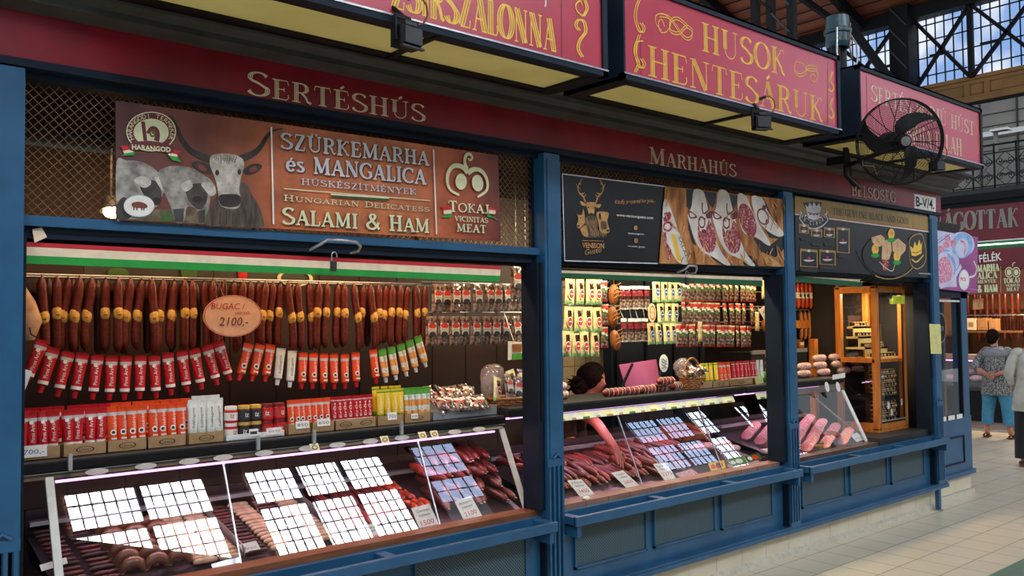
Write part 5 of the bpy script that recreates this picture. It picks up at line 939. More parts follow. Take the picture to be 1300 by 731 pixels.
b = MB(); b.tube([(3.2, 4.62, 2.08), (4.4, 4.62, 2.08)], .006, 'steel', 8); b.tube([(3.2, 4.61, 1.885), (4.4, 4.61, 1.885)], .005, 'steel', 8); tag(b.build('packet_rack'), 'two steel rods holding the clear spice packets beside the sausages', 'rack')
n_, c_ = paper('recipe_card', 'picture card of a baked dish hung below the clear spice packets', 'card', [(645, 433), (645, 457), (667, 456), (667, 434)], 4.48, 'labw'); b = MB(); b.box(-.04, .04, -.004, -.002, -.01, .045, 'foodbrown'); b.box(-.045, .045, -.004, -.002, -.06, -.02, 'tgreen'); b.build('picture', n_); wire(n_, (c_.x, 4.61, 1.885))
# tray of packets and the baskets on the long shelf
q0, q1 = A(549, 520, 4.16), A(631, 512, 4.16); t = thing('steel_tray', 'shallow steel tray of small snack packets at the right end of the long shelf', 'tray', ((q0.x + q1.x) / 2, 4.16, SH)); w = (q1.x - q0.x) / 2; b = MB()
b.box(-w, w, 0, .004, 0, .05, 'tray'); b.box(-w, w, .30, .304, 0, .09, 'tray'); b.box(-w, -w + .004, 0, .3, 0, .06, 'tray'); b.box(w - .004, w, 0, .3, 0, .06, 'tray'); b.box(-w, w, 0, .3, 0, .004, 'tray'); part(b, 'pan', t)
for i in range(16):
    c, r_ = i % 8, i // 8; p = Vector((q0.x + .045 + c * .047, 4.22 + r_ * .09, SH + .12 + r_ * .05 + R.uniform(0, .02))); BK['M'].put(p, (radians(-48 + R.uniform(-10, 10)), R.uniform(-.3, .3), R.uniform(-.4, .4)), 'small snack packet in the steel tray, %s in its %s row' % (nth(c), ('front', 'rear')[r_]), group='snack packets in the steel tray', scale=(.95,) * 3)
def basketm(px, z, Y, rx, ry, h, label, handle=False):
    p = A(px, 500, Y); t = thing('wicker_basket', label, 'basket', (p.x, Y, z)); b = MB(); n = 28
    for i in range(6):
        f = i / 5; zz = .008 + h * f; k = .82 + .18 * f; pts = [(rx * k * cos(2 * pi * j / n), ry * k * sin(2 * pi * j / n), zz + .004 * (-1) ** (j + i)) for j in range(n + 1)]; b.tube(pts, h / 11 + .003, 'basket', 6, cap=False)
    b.lathe([(0, .004), (rx * .84, .004), (rx * .84, .01), (0, .012)], 'basket', n=20); part(b, 'bowl', t)
    b = MB(); b.tube([(rx * 1.03 * cos(2 * pi * j / n), ry * 1.03 * sin(2 * pi * j / n), h + .012) for j in range(n + 1)], .009, 'basket', 6, cap=False); part(b, 'rim', t)
    if handle: b = MB(); b.tube([(rx * cos(a), .0, h + .16 * sin(a)) for a in [pi * i / 14 for i in range(15)]], .009, 'basket', 6); part(b, 'handle', t)
    return p
p = basketm(647, SH, 4.28, .155, .11, .075, 'oval wicker basket of packets at the right end of the wide opening')
for i, (dx, dy, rz) in enumerate(((-.1, 0, .3), (-.05, -.03, .1), (.0, .0, -.2), (.04, -.04, .2), (.09, -.02, -.2), (.12, .02, .1))): (BK['A'] if i % 2 else BK['B']).put((p.x + dx, 4.28 + dy, SH + .22 + .02 * (i % 3)), (radians(-12), rz, R.uniform(-.3, .3)), 'packet standing in the oval wicker basket, %s from the left' % nth(i), group='packets in the oval basket', scale=(.95,) * 3)
b = MB(); b.ell((p.x - .1, 4.36, SH + .17), (.07, .05, .13), 'film', 12, 8, noise=.5); b.ell((p.x - .02, 4.40, SH + .2), (.07, .05, .1), 'film', 12, 8, noise=.5, seed=3); tag(b.build('film_bag'), 'crumpled clear film bag behind the oval wicker basket', 'bag')
# ---------------- middle opening: hung packets
GB = 'packets on the rack of the middle opening'
Z2 = (705, 340, 6.355)
for r_, y0, xx in ((0, 354, (120, 200, 285, 340)), (1, 389, (110, 185, 258, 335)), (2, 420, (95, 168, 232, 318))):
    row('B', [(705 + x / 6.355, y0 + .3 * i) for i, x in enumerate(xx)], 4.62, 0, 'cream cheese packet with red oval, %%s from the pillar in the %s row' % ('top', 'middle', 'bottom')[r_], GB, 1.12)
row('D', [(766.5, 356), (768, 386), (767, 415)], 4.63, 0, 'narrow red packet beside the smoked cheese string, %s from the top', GB, .95)
t = thing('smoked_cheese', 'string of three brown smoked cheese loaves hanging between the packets', 'cheese', A(779, 350, 4.55)); P0 = A(779, 350, 4.55)
for i, (x, y, a) in enumerate(((779, 374, .1), (778, 402, -.1), (781, 432, -.25))): b = MB(); c = A(x, y, 4.55) - P0; b.ell(c, (.042, .04, .082), 'foodbrown', 14, 10, Matrix.Rotation(a, 3, 'Y'), .06, i); [b.tube([c + Vector((-.04 * cos(q), -.041, .06 - .03 * j + .01 * q)) for q in (0, .8, 1.6, 2.4, 3.1)], .003, 'basket', 4) for j in range(4)]; part(b, 'loaf', t)
b = MB(); b.tube([Vector((P0.x, 4.655, 2.075)) - P0, Vector((0, 0, .0)), A(781, 440, 4.56) - P0], .004, 'wire', 5); part(b, 'cord', t)
row('E', [(x, 363) for x in (790.8, 797.8, 805.7, 813.6, 821)], 4.63, 0, 'dark pouch with burgundy band, %s in the upper row right of the smoked cheese', GB); row('E', [(x, 404) for x in (791.5, 801.3, 809.6, 818.6)], 4.61, 0, 'dark pouch with burgundy band, %s in the lower row right of the smoked cheese', GB)
row('C', [(x, 357) for x in (832.8, 843.2, 852.6, 860)], 4.62, 0, 'cream cheese packet with blue oval, %s in the top row', GB, 1.1); row('C', [(x, 385) for x in (838, 848.5, 857)], 4.62, 0, 'cream cheese packet with blue oval, %s in the middle row', GB, 1.1); row('C', [(x, 410) for x in (825.8, 834.8, 845.4, 853.2)], 4.60, 0, 'cream cheese packet with blue oval, %s in the bottom row', GB, 1.1)
b = MB(); b.lathe([(0, .003), (1, .003), (1, -.003), (0, -.003)], 'peach', n=24, ax=(0, -1, 0)); b.v = [(v[0] * .045, v[1], v[2] * .075) for v in b.v]; b.disc((0, -.004, 0), U, V, .034, .058, 'foodbrown', 20, .8); b.text('PICK', (0, -.005, -.008), U, V, .018, 'foodbrown'); o = b.build('oval_sign'); o.location = A(827.7, 397, 4.52); tag(o, 'small peach oval sign hung among the blue oval packets', 'sign'); wire(o, (o.location.x, 4.655, 1.94))
for r_, y0, xx in ((0, 354, (128, 190, 245, 300, 345, 395, 445, 495, 540, 590, 635, 670)), (1, 383, (110, 165, 220, 272, 325, 380, 440, 497, 552, 600, 660)), (2, 411, (65, 120, 180, 235, 292, 345, 410, 460, 500, 545, 590, 640))):
    row('D', [(850 + x / 6.355, y0 + i * .25) for i, x in enumerate(xx)], 4.62, 0, 'red paprika packet with green edge, %%s in the %s row' % ('top', 'middle', 'bottom')[r_], GB, 1.12, .3)
for i, (x, y, rz) in enumerate(((888.5, 408, 1.80), (961, 396, 1.94), (969, 356, 2.075))): p = A(x, y, 4.56); o = BK['P'].put(p, (0, 0, R.uniform(-.1, .1)), 'tall pale packet hung in front of the paprika packets, %s from the left' % nth(i), group=GB); wire(o, (p.x, 4.655, max(rz, p.z)))
for i, (z, x0) in enumerate(((2.075, 3.9), (1.94, 3.9), (1.80, 3.9))): b = MB(); b.tube([(x0, 4.655, z), (7.6, 4.655, z)], .005, 'steel', 6); tag(b.build('packet_rail'), 'steel rail for hung packets in the middle opening, %s from the top' % nth(i), 'rail')
n_, c_ = paper('hang_tag', 'tilted white price tag at the right end of the paprika packets', 'tag', [(963, 394), (972, 387), (978, 399), (970, 405)], 4.5, 'white'); b = MB(); b.text('870,-', (0, -.004, -.01), U, V, .025, 'ink', shear=.2); b.build('writing', n_); wire(n_, (c_.x, 4.655, 1.94))
b = MB(); b.ell((0, 0, 0), (.06, .05, .065), 'foodbrown', 14, 10, noise=.06); o = b.build('round_cheese'); o.location = A(973.5, 413, 4.56); wire(o, (o.location.x, 4.655, 1.945), .004); tag(o, 'round brown smoked cheese at the far right of the paprika packets', 'cheese')
# goods on the middle shelf
S2 = CASE[1][3]
mat('hair', '#241512', .5, col2='#150c0a', scale=60)
b = MB()
for i, (dx, dz) in enumerate(((0, .03), (.0, .085), (.07, .03))): pass
LK = None
def log(nm, L, r, m, tie='wire', bend=0):
    t = thing(nm, nm, 'salami'); b = MB(); pts = [(L * (i / 8 - .5), bend * (1 - (i / 4 - 1) ** 2), 0) for i in range(9)]; b.tube(pts, [r * q for q in (.3, .8, .97, 1, 1, 1, .97, .8, .3)], m, 12); part(b, 'casing', t)
    b = MB(); [b.tube([(x, r * 1.01 * cos(a), r * 1.01 * sin(a)) for a in [2 * pi * j / 12 for j in range(13)]], .0018, tie, 4, cap=False) for x in (-.3 * L, -.1 * L, .1 * L, .3 * L)]; part(b, 'tie', t); return t
SAL = Kind(log('salami', .21, .031, 'mould', 'inkred'))
for i, (x, dz) in enumerate(((716, 0), (714, .056))): p = A(x, 505, 4.3); SAL.put((p.x - .03, 4.3, S2 + .032 + dz), (0, 0, .3), 'pale moulded salami by the second pillar, the %s of two' % ('lower', 'upper')[i], group='salami on the middle shelf')
bndl = Kind(log('sausage_bundle', .2, .03, 'meatred', 'labw', .01), log('sausage_bundle', .17, .026, 'bagdark', 'labw'))
for i, (px, w) in enumerate(((779, 0), (789, 1), (800, 0), (812, 1), (822, 0), (836, 0), (846, 0), (858, 0))): p = A(px, 495, 4.22 + .05 * (i % 2)); bndl.put((p.x, p.y, S2 + .028 + (.0 if i != 6 else .05)), (0, 0, R.uniform(-.3, .3)), 'tied sausage bundle on the middle shelf, %s from the saleswoman' % nth(i), i=w, group='tied sausages on the middle shelf')
p = basketm(879, S2, 4.25, .105, .085, .075, 'wicker basket with arched handle full of clear sweets on the middle shelf', True)
for i in range(9): BK['M'].put((p.x + R.uniform(-.085, .085), 4.25 + R.uniform(-.05, .05), S2 + .12 + .03 * (i % 3)), (radians(-50 + R.uniform(-25, 25)), R.uniform(-.6, .6), R.uniform(-.8, .8)), 'shiny wrapped packet heaped in the arched basket', group='packets in the arched basket', scale=(.8,) * 3)
b = MB(); b.ell((p.x - .05, 4.30, S2 + .16), (.085, .06, .08), 'film', 12, 8, noise=.5, seed=8); tag(b.build('film_wrap'), 'loose crumpled clear film over the arched basket', 'wrap')
stand('yellow', (893, 898.5, 904, 910.5), 4.22, S2 + .012, 'right of the arched basket', sc=.95); stand('orange', (915.5, 920.5, 925.5), 4.22, S2 + .012, 'between yellow and red on the middle shelf', sc=.95); stand('slim', (932, 937, 942, 947, 951.5, 956, 960), 4.22, S2 + .012, 'at the right end of the middle shelf', sc=.95); stand('white', (964, 968), 4.22, S2 + .012, 'by the green pepper on the middle shelf', sc=.95)
for x0, x1, l in ((890, 906, 'small card tray of yellow tubes on the middle shelf'), (906.5, 927, 'small card tray of orange tubes on the middle shelf'), (928, 958, 'small card tray of red tubes on the middle shelf'), (958.5, 970, 'small card tray behind the yellow note on the middle shelf')): tray(x0, x1, 4.17, S2, l, logo=1 if x1 - x0 > 18 else 0)
paper('sticky_note', 'yellow sticky note on the right end card tray of the middle shelf', 'note', [(958, 478.5), (968, 477), (969.5, 486), (960, 488)], 4.15, 'noteyellow')
t = thing('green_pepper', 'shiny green pepper on the middle shelf near the third pillar', 'pepper', (A(973, 480, 4.25).x, 4.25, S2)); b = MB(); [b.ell((.016 * cos(a), .016 * sin(a), .045), (.024, .024, .045), 'tgreen', 10, 8) for a in (0, 2.1, 4.2)]; part(b, 'flesh', t); b = MB(); b.tube([(0, 0, .085), (.004, 0, .105)], .005, 'leaf', 6); part(b, 'stem', t)
for i in range(4): p = A(977, 470, 4.34); SAL.put((p.x + .03, 4.34, S2 + .032 + i * .06), (0, 0, .2), 'pale salami stacked beside the third pillar, %s from the bottom' % nth(i), group='salami stacked by the third pillar')
b = MB(); b.lathe([(0, .003), (1, .003), (1, -.003), (0, -.003)], 'white', n=26, ax=(0, -1, 0)); b.v = [(v[0] * .05, v[1], v[2] * .068) for v in b.v]; [b.tube([(-.03 + .012 * i, -.005, .028 - j * .02 + .008 * sin(i * 1.4 + j)) for i in range(6)], .0022, 'ink', 4) for j in range(4)]; b.tube([(-.02, .01, -.05), (-.035, .03, -.17)], .008, 'dkgrey', 6); o = b.build('oval_stand_sign'); o.location = A(842.7, 461, 4.40); tag(o, 'white oval sign with wavy lines standing on the middle shelf', 'sign')
mat('pinkac', '#c86a90', .25, col2='#b85a80', scale=3); q = [A(*p, 4.47) for p in ((786, 463), (795, 493), (840, 496), (833, 456))]; b = MB(); b.slab(q, (0, .006, 0), 'pinkac'); tag(b.build('acrylic_screen'), 'pink lit acrylic screen standing behind the middle shelf', 'screen')
b = MB(); b.bar(A(788, 494, 4.44), A(803, 462, 4.44), .018, .012, 'iron'); tag(b.build('scale_arm'), 'slanted dark arm beside the pink screen', 'arm')
for i, (x0, x1, y0, y1) in enumerate(((752, 776, 446, 470), (776, 783, 445, 455))): q = [A(*p, 5.863) for p in ((x0, y0), (x0, y1), (x1, y1 + 1), (x1, y0))]; b = MB(); b.slab(q, (0, .003, 0), 'flagwhite'); tag(b.build('pinned_sheet'), ('larger', 'smaller')[i] + ' pale sheet pinned behind the saleswoman', 'paper')
# dark cabinet behind the middle shelf
t = thing('dark_cupboard', 'dark blue cupboard behind the paprika packets', 'cupboard', (6.3, 5.4, .9)); b = MB(); b.box(5.75, 7.1, 5.35, 5.45, 0, 2.2, 'navy'); part(b, 'body', t, 'world'); b = MB(); [b.box(x, x + .03, 5.33, 5.35, .9, 2.2, 'iron') for x in (5.8, 6.2, 6.6, 7.0)]; part(b, 'stile', t, 'world')
# ---------------- added fill lamps hidden behind the header; spot lamp seen through the wire screen
def lampf(nm, loc, pw, col, label, rot=(0, 0, 0), size=.5, sy=.12):
    t = thing(nm, label, 'lamp', loc); b = MB(); b.box(-size / 2 - .02, size / 2 + .02, -.08, .08, .02, .06, 'dkgrey', .006); part(b, 'housing', t); b = MB(); b.tube([(0, 0, .05), (0, -math.tan(rot[0]) * 0, (2.82 - loc[2]) / cos(rot[0]))], .01, 'dkgrey', 6); part(b, 'stem', t); l = area(nm + '_light', (0, 0, .01), size, pw, col, (0, 0, 0), sy); l.parent = t; t.rotation_euler = rot
WARM = (1, .55, .26); PALE = (1, .86, .55)
lampf('fill_lamp', (1.5, 4.2, 2.62), LAMPS['bay1'], WARM, 'added fill lamp under the ceiling above the left half of the sausages', (.35, 0, 0), 1.0); lampf('fill_lamp', (2.8, 4.2, 2.62), LAMPS['bay1b'], WARM, 'added fill lamp under the ceiling above the right half of the sausages', (.35, 0, 0), 1.0)
lampf('fill_lamp', (4.9, 4.15, 2.55), LAMPS['bay2'], PALE, 'added fill lamp above the hung packets of the middle opening', (.45, 0, 0), 1.6); lampf('fill_lamp', (6.9, 4.4, 2.5), LAMPS['bay3'], (1, .6, .25), 'added fill lamp above the short counter', (.4, 0, 0), .8)
c = A(141, 263, 4.4); t = thing('spot_lamp', 'glowing warm spot lamp seen through the wire screen left of the bull banner', 'lamp', c); b = MB(); b.lathe([(0, .06), (.03, .05), (.055, -.02), (.05, -.02), (.045, -.012)], 'dkgrey', n=16, ax=(0, .3, 1)); part(b, 'shade', t); b = MB(); b.ell((0, -.02, -.025), (.042, .03, .03), 'lampwarm', 14, 8); part(b, 'bulb', t); b = MB(); b.tube([(0, .01, .05), (0, 0, 2.81 - c.z)], .008, 'dkgrey', 6); part(b, 'stem', t)
# ================================================================ food inside the glass counters
def link(nm, L, r, m, bend=.0, tip=None, n=10, sag=0):
    t = thing(nm, nm, 'sausage'); b = MB(); k = 10; pts = [(bend * (1 - (2 * i / k - 1) ** 2), L * (i / k - .5), sag * (1 - (2 * i / k - 1) ** 2)) for i in range(k + 1)]
    b.tube(pts, [r * q for q in (.4, .88, .98, 1, 1, 1.02, 1, 1, .98, .88, .4)], m, n); part(b, 'casing', t)
    if tip: b = MB(); e = Vector(pts[0]); b.tube([e + Vector((0, .004, 0)), e + Vector((.004, -.012, .002))], [.006, .003], tip, 6); part(b, 'tied_end', t)
    return t
def mk(nm, kinds): return Kind(*[link(nm, *k) for k in kinds])
def lay(K, spots, text, group, sc=1, i=None):
    for j, (x, y, dz, rz, tx) in enumerate(spots):
        tl = -math.atan(.24); q = Matrix.Rotation(tl * -1, 4, 'X') @ Matrix.Rotation(rz, 4, 'Z'); K.put((x, y, bedz(y) + dz), q.to_euler(), text % tx, i=i, group=group, scale=(sc,) * 3 if sc != 1 else None)
LOGS = mk('thin_salami', [(.11, .0135, 'palelog', .004, None, 8), (.105, .013, 'palelog', -.004, None, 8)]); DARK = mk('thin_sausage', [(.11, .011, 'sausdk', .004, None, 8), (.1, .010, 'meatdark', -.004, None, 8)])
LONG = mk('long_sausage', [(.26, .0205, 'meatdark', .018, 'palelog'), (.23, .021, 'meatred', -.016, 'palelog'), (.27, .0195, 'meatdark', .01, 'palelog'), (.22, .0205, 'meatred', .02, 'palelog')])
FAT = mk('fat_sausage', [(.30, .026, 'meatdark', .022, 'palelog'), (.28, .027, 'meatred', -.018, 'palelog')]); SHORT = mk('cooking_sausage', [(.12, .017, 'meator', .022), (.11, .018, 'meator', -.02), (.12, .017, 'meatred', .02)])
def ringt():
    t = thing('sausage_ring', 'ring', 'sausage'); b = MB(); b.tube([(.042 * cos(a), 0, .042 * sin(a) - .01) for a in [pi * i / 14 for i in range(15)]], [.014 + .010 * sin(pi * i / 14) for i in range(15)], 'ring', 10); part(b, 'casing', t); b = MB(); b.lathe([(0, -.002), (.012, 0), (.01, .004)], 'palelog', (-.042, 0, -.014), 8); part(b, 'tied_end', t); return t
RK = Kind(ringt())
# wide counter, left to right
G0 = 'sausages laid in the wide glass counter'
for c, x0 in enumerate((1.0, 1.125)):
    lay(DARK, [(x0, 3.93 + j * .042, .014, pi / 2, ('first', 'second')[c] + ' column from the end post, ' + nth(j) + ' from the front') for j in range(13)], 'thin dark sausage, %s', G0)
for c, x0 in enumerate((1.225, 1.325, 1.425)):
    for j in range(6): y = 3.94 + j * .075; RK.put((x0, y, bedz(y) + .024), (.25, 0, R.uniform(-.15, .15)), 'brown sausage ring in the %s of three columns, %s from the front' % (nth(c), nth(j)), group='brown sausage rings')
for c, x0 in enumerate((1.53, 1.645)): lay(LOGS, [(x0, 3.91 + j * .034, .014, pi / 2, nth(c) + ' column right of the rings, ' + nth(j) + ' from the front') for j in range(15)], 'pale thin salami, %s', G0)
for c, x0 in enumerate((1.775, 1.895, 2.02, 2.14)): lay(LOGS if c % 2 else DARK, [(x0, 3.91 + j * .036, .014, pi / 2, nth(c) + ' column right of the divider, ' + nth(j) + ' from the front') for j in range(15)], 'thin salami lying sideways, %s', G0)
for x, l in ((1.705, 'thin steel divider between the salami columns, left one'), (2.215, 'thin steel divider between the salami columns, right one')): b = MB(); b.bar((x, 3.89, bedz(3.89) + .03), (x, 4.48, bedz(4.48) + .03), .004, .05, 'steel'); tag(b.build('divider'), l, 'divider')
sp = []
for j in range(9): sp.append((2.28 + j * .047, 4.08, .018, R.uniform(-.1, .1), nth(j) + ' from the divider in the front row'))
for j in range(9): sp.append((2.30 + j * .047, 4.33, .018, R.uniform(-.1, .1), nth(j) + ' from the divider in the rear row'))
lay(LONG, sp, 'long red sausage in the wide counter, %s', G0)
lay(SHORT, [(2.74 + c * .046, 4.08 + r_ * .13, .02, R.uniform(-.2, .2), ('front', 'middle', 'rear')[r_] + ' group left of the 2100 card, ' + nth(c) + ' from the left') for c in range(3) for r_ in range(3)], 'orange cooking sausage, %s', G0)
for lv in range(4): lay(FAT, [(2.92 + j * .072 + lv * .012, 4.09 + lv * .06 + R.uniform(-.02, .02), .03 + lv * .056, R.uniform(-.3, .3), nth(j) + ' from left, ' + nth(lv) + ' layer') for j in range(7)], 'fat sausage at the right end of the wide counter, %s', 'fat sausages at the right end')
for i in range(5): y = 4.40; b = MB(); b.ell((0, 0, 0), (.055, .05, .045), 'film' if i % 2 else 'meatpink', 14, 9, noise=.28, seed=i + 20); o = b.build('vacuum_pack'); o.location = (3.05 + i * .078, y, bedz(y) + .16 + .03 * (i % 2)); tag(o, 'shiny vacuum pack of meat at the rear of the fat sausages, %s from the left' % nth(i), 'pack', 'vacuum packs behind the fat sausages')
def ccard(c, st, label, m='paperw', two=None, Y=3.885, sc=1, ink='inkred'):
    """price card leaning inside the counter glass; c = pixel corners"""
    q = []
    for x, y in c:
        d = ray(x, y); nn = Vector((0, -sin(radians(65)), cos(radians(65)))); P0 = Vector((0, 3.895, .745)); s = (P0 - Vector((0, 0, EYE))).dot(nn) / d.dot(nn); q.append(Vector((0, 0, EYE)) + d * s)
    o_ = sum(q, Vector()) / 4; b = MB(); nn = (q[1] - q[0]).cross(q[3] - q[0]).normalized(); nn = nn if nn.y < 0 else -nn; b.slab([p - o_ for p in q], -nn * .002, m)
    u = (q[1] - q[0]).normalized(); v = (q[0] - q[3]).normalized(); w = (q[1] - q[0]).length * sc; h = (q[3] - q[0]).length; k = nn * .0012
    if st: b.text(st, k - v * h * .25, u, v, h * .2, ink, w=w * .72)
    if two: b.text(two[0], k + v * h * .28, u, v, h * .1, 'ink', w=w * .7); b.text(two[1], k + v * h * .1, u, v, h * .1, 'ink', w=w * .6)
    o = b.build('price_card'); o.location = o_; tag(o, label, 'price card'); return o, o_, u, v, k, w, h
ccard([(577, 636), (598, 629), (614, 658), (591, 664)], '2100', 'price card reading 2100 in front of the fat sausages', two=('BUGACI', 'kolbász')); ccard([(522, 645), (545, 639), (560, 671), (535, 676)], '1500', 'price card with faded red figures left of the 2100 card', two=('Csemege', 'kolbász')); ccard([(453, 669), (478, 663), (487, 688), (461, 694)], '4300', 'price card reading 4300 at the front under the window reflection', two=('Mangalica', 'szalámi')); ccard([(303, 691), (325, 686), (331, 697), (309, 702)], '1050', 'small pink lit price card on the sideways salami'); ccard([(50, 717), (84, 707), (86, 715), (53, 725)], '', 'small pink blank card near the white end post'); ccard([(268, 716), (303, 706), (306, 716), (272, 726)], '', 'clear plastic card holder at the front of the pale salami', 'tray')
# middle counter
G1 = 'sausages laid in the middle glass counter'
lay(LONG, [(3.68 + j * .047, 4.075, .018, R.uniform(-.2, .2), nth(j) + ' from the left in the front row') for j in range(30)], 'long dark sausage in the middle counter, %s', G1); lay(LONG, [(4.14 + j * .047, 4.31, .018, R.uniform(-.2, .2), nth(j) + ' from the left in the rear row') for j in range(34)], 'long dark sausage in the middle counter, %s', G1)
lay(LONG, [(3.72 + j * .06, 4.115, .052, R.uniform(-.4, .4), nth(j) + ' from left atop the front row') for j in range(22) if abs(3.72 + j * .06 - 4.33) > .13], 'long dark sausage in the middle counter, %s', G1); lay(LONG, [(4.56 + j * .06, 4.32, .052, R.uniform(-.4, .4), nth(j) + ' from left atop the rear row') for j in range(17)], 'long dark sausage in the middle counter, %s', G1)
lay(SHORT, [(3.66 + c * .055, 4.24 + r_ * .13, .03 + (c % 2) * .03 + r_ * .02, R.uniform(-.6, .6), ('front', 'rear')[r_] + ' row beside the second pillar, ' + nth(c) + ' from the left') for c in range(9) for r_ in range(2)], 'orange cooking sausage, %s', G1, 1.05)
mat('crate', '#a8643c', .5, col2='#8a4e2c', scale=8)
b = MB(); b.box(-.17, .17, -.12, .12, 0, .006, 'crate'); b.box(-.17, .17, -.12, -.112, 0, .05, 'crate'); b.box(-.17, .17, .112, .12, 0, .05, 'crate'); b.box(.162, .17, -.12, .12, 0, .05, 'crate'); b.box(-.17, -.162, -.12, .12, 0, .05, 'crate'); o = b.build('wooden_tray'); o.location = (5.5, 4.36, bedz(4.36) + .065); o.rotation_euler = (.235, 0, 0); tag(o, 'brown wooden tray at the right rear of the middle counter', 'tray')
lay(mk('snack_stick', [(.2, .008, 'meatred', .01, None, 7), (.19, .008, 'meatdark', -.01, None, 7)]), [(5.37 + j * .024, 4.34, .094, R.uniform(-.2, .2), nth(j) + ' from the left') for j in range(12)], 'thin red snack stick in the wooden tray, %s', 'snack sticks in the wooden tray')
for i in range(6): b = MB(); b.ell((0, 0, 0), (.06, .05, .03), ('film', 'meatpink', 'salpink')[i % 3], 14, 9, noise=.25, seed=i + 40); o = b.build('vacuum_pack'); y = 4.06; o.location = (5.18 + i * .11, y, bedz(y) + .04 + (.05 if i < 5 else 0)); tag(o, 'shiny pink vacuum pack at the right end of the middle counter, %s from the left' % nth(i), 'pack', 'vacuum packs in the middle counter')
ccard([(720, 610), (738, 608), (756, 628), (738, 632)], '3450', 'price card nearest the second pillar in the middle counter', two=('Házi', 'kolbász')); ccard([(776, 600), (791, 597), (812, 616), (796, 620)], '2650', 'second price card from the second pillar in the middle counter', two=('Csípős', 'szalámi')); ccard([(829, 589), (846, 586.5), (858, 607), (844, 610)], '2370', 'price card below the hand side of the middle counter, third from the pillar', two=('Paprikás', 'vastag')); ccard([(857, 601), (878, 595), (888, 602), (866, 607)], '', 'pink picture card of ham at the front of the middle counter', 'salpink')
for c, l, m, m2 in (([(899, 588), (919, 584), (922, 594), (903, 598)], 'yellow picture card of a pork dish in the middle counter', 'gold', 'foodbrown'), ([(923, 584), (943, 579), (949, 588), (929, 592)], 'green picture card in the middle counter', 'tgreen', 'white'), ([(945, 579), (963, 575), (968, 582), (951, 587)], 'small green and orange picture card near the third pillar', 'leaf', 'torange')): o, o_, u, v, k, w, h = ccard(c, '', l, m); b = MB(); b.disc(k * 2 + u * w * .1, u, v, w * .22, h * .35, m2, 14); b.disc(k * 2 - u * w * .28, u, v, w * .14, h * .3, 'white' if m != 'gold' else 'torange', 12); b.build('picture', o)
b = MB(); b.ell((0, 0, 0), (.03, .02, .012), 'white', 10, 7, noise=.4, seed=3); o = b.build('crumpled_paper'); o.location = (3.83, 3.79, .742); tag(o, 'crumpled white paper scrap on the ledge beside the second pillar', 'paper')
# short counter
G2 = 'goods in the short glass counter'
def slicest():
    t = thing('meat_slices', 'slices', 'meat'); b = MB(); [b.lathe([(0, -.003), (.046, -.004), (.048, 0), (.043, .004), (0, .003)], ['white', 'white', 'salpink' if i % 2 else 'meatpink', 'salpink' if i % 2 else 'meatpink'], (0, .026 * i, .014 + .0004 * i), 16, (0, -.5, .86)) for i in range(10)]; part(b, 'stack', t); return t
SL = Kind(slicest())
for i in range(16): y = 4.0 + .125 * (i // 4); x = 6.22 + (i % 4) * .285; SL.put((x, y - .1, bedz(y - .1) + .012), (.23, 0, -1.3), 'fanned row of pink salami slices, %s from the left in the %s row' % (nth(i % 4), nth(i // 4)), group='rows of salami slices')
b = MB(); b.ell((0, 0, 0), (.09, .07, .05), 'meatred', 14, 9, noise=.2, seed=2); o = b.build('red_meat'); o.location = (7.0, 3.96, bedz(3.96) + .05); tag(o, 'bright red piece of meat at the front of the short counter', 'meat')
b = MB(); b.box(-.2, .2, -.012, .012, 0, .012, 'pine'); o = b.build('wooden_edge'); o.location = (6.5, 3.97, .775); o.rotation_euler = (0, 0, -.9); tag(o, 'wooden strip between pale and pink meat in the short counter', 'strip')
ccard([(1037, 563), (1052, 560), (1056, 570), (1041, 573)], '', 'green leaf garnish card at the front of the short counter', 'leaf'); ccard([(1079, 552), (1088, 549), (1098, 557), (1088, 561)], '1990', 'pale price card beside the slanted end post of the short counter')
b = MB(); b.box(6.12, 6.45, 3.92, 4.1, .76, .775, 'white'); o = b.build('white_board'); tag(o, 'white board at the left front of the short counter', 'board')
SAL3 = Kind(log('salami', .23, .036, 'mould', 'inkred'))
for i, (px, py, lv) in enumerate(((1017, 482, 0), (1042, 481, 0), (1068, 478, 0), (1020, 473, 1), (1040, 472, 1), (1063, 470, 1), (1042, 464, 2), (1062, 462, 2))): p = A(px, py, 4.3); SAL3.put((p.x + .05, 4.3 + .02 * lv, CASE[2][3] + .037 + lv * .064), (0, 0, .0), 'pale moulded salami stacked on the short counter, number %s from the lower left' % nth(i), group='salami stacked on the short counter', scale=(.95,) * 3)
paper('shelf_card', 'white card on the front edge below the stacked salami', 'card', [(1057, 476), (1057, 482), (1073, 479), (1073, 473)], 4.08, 'white')
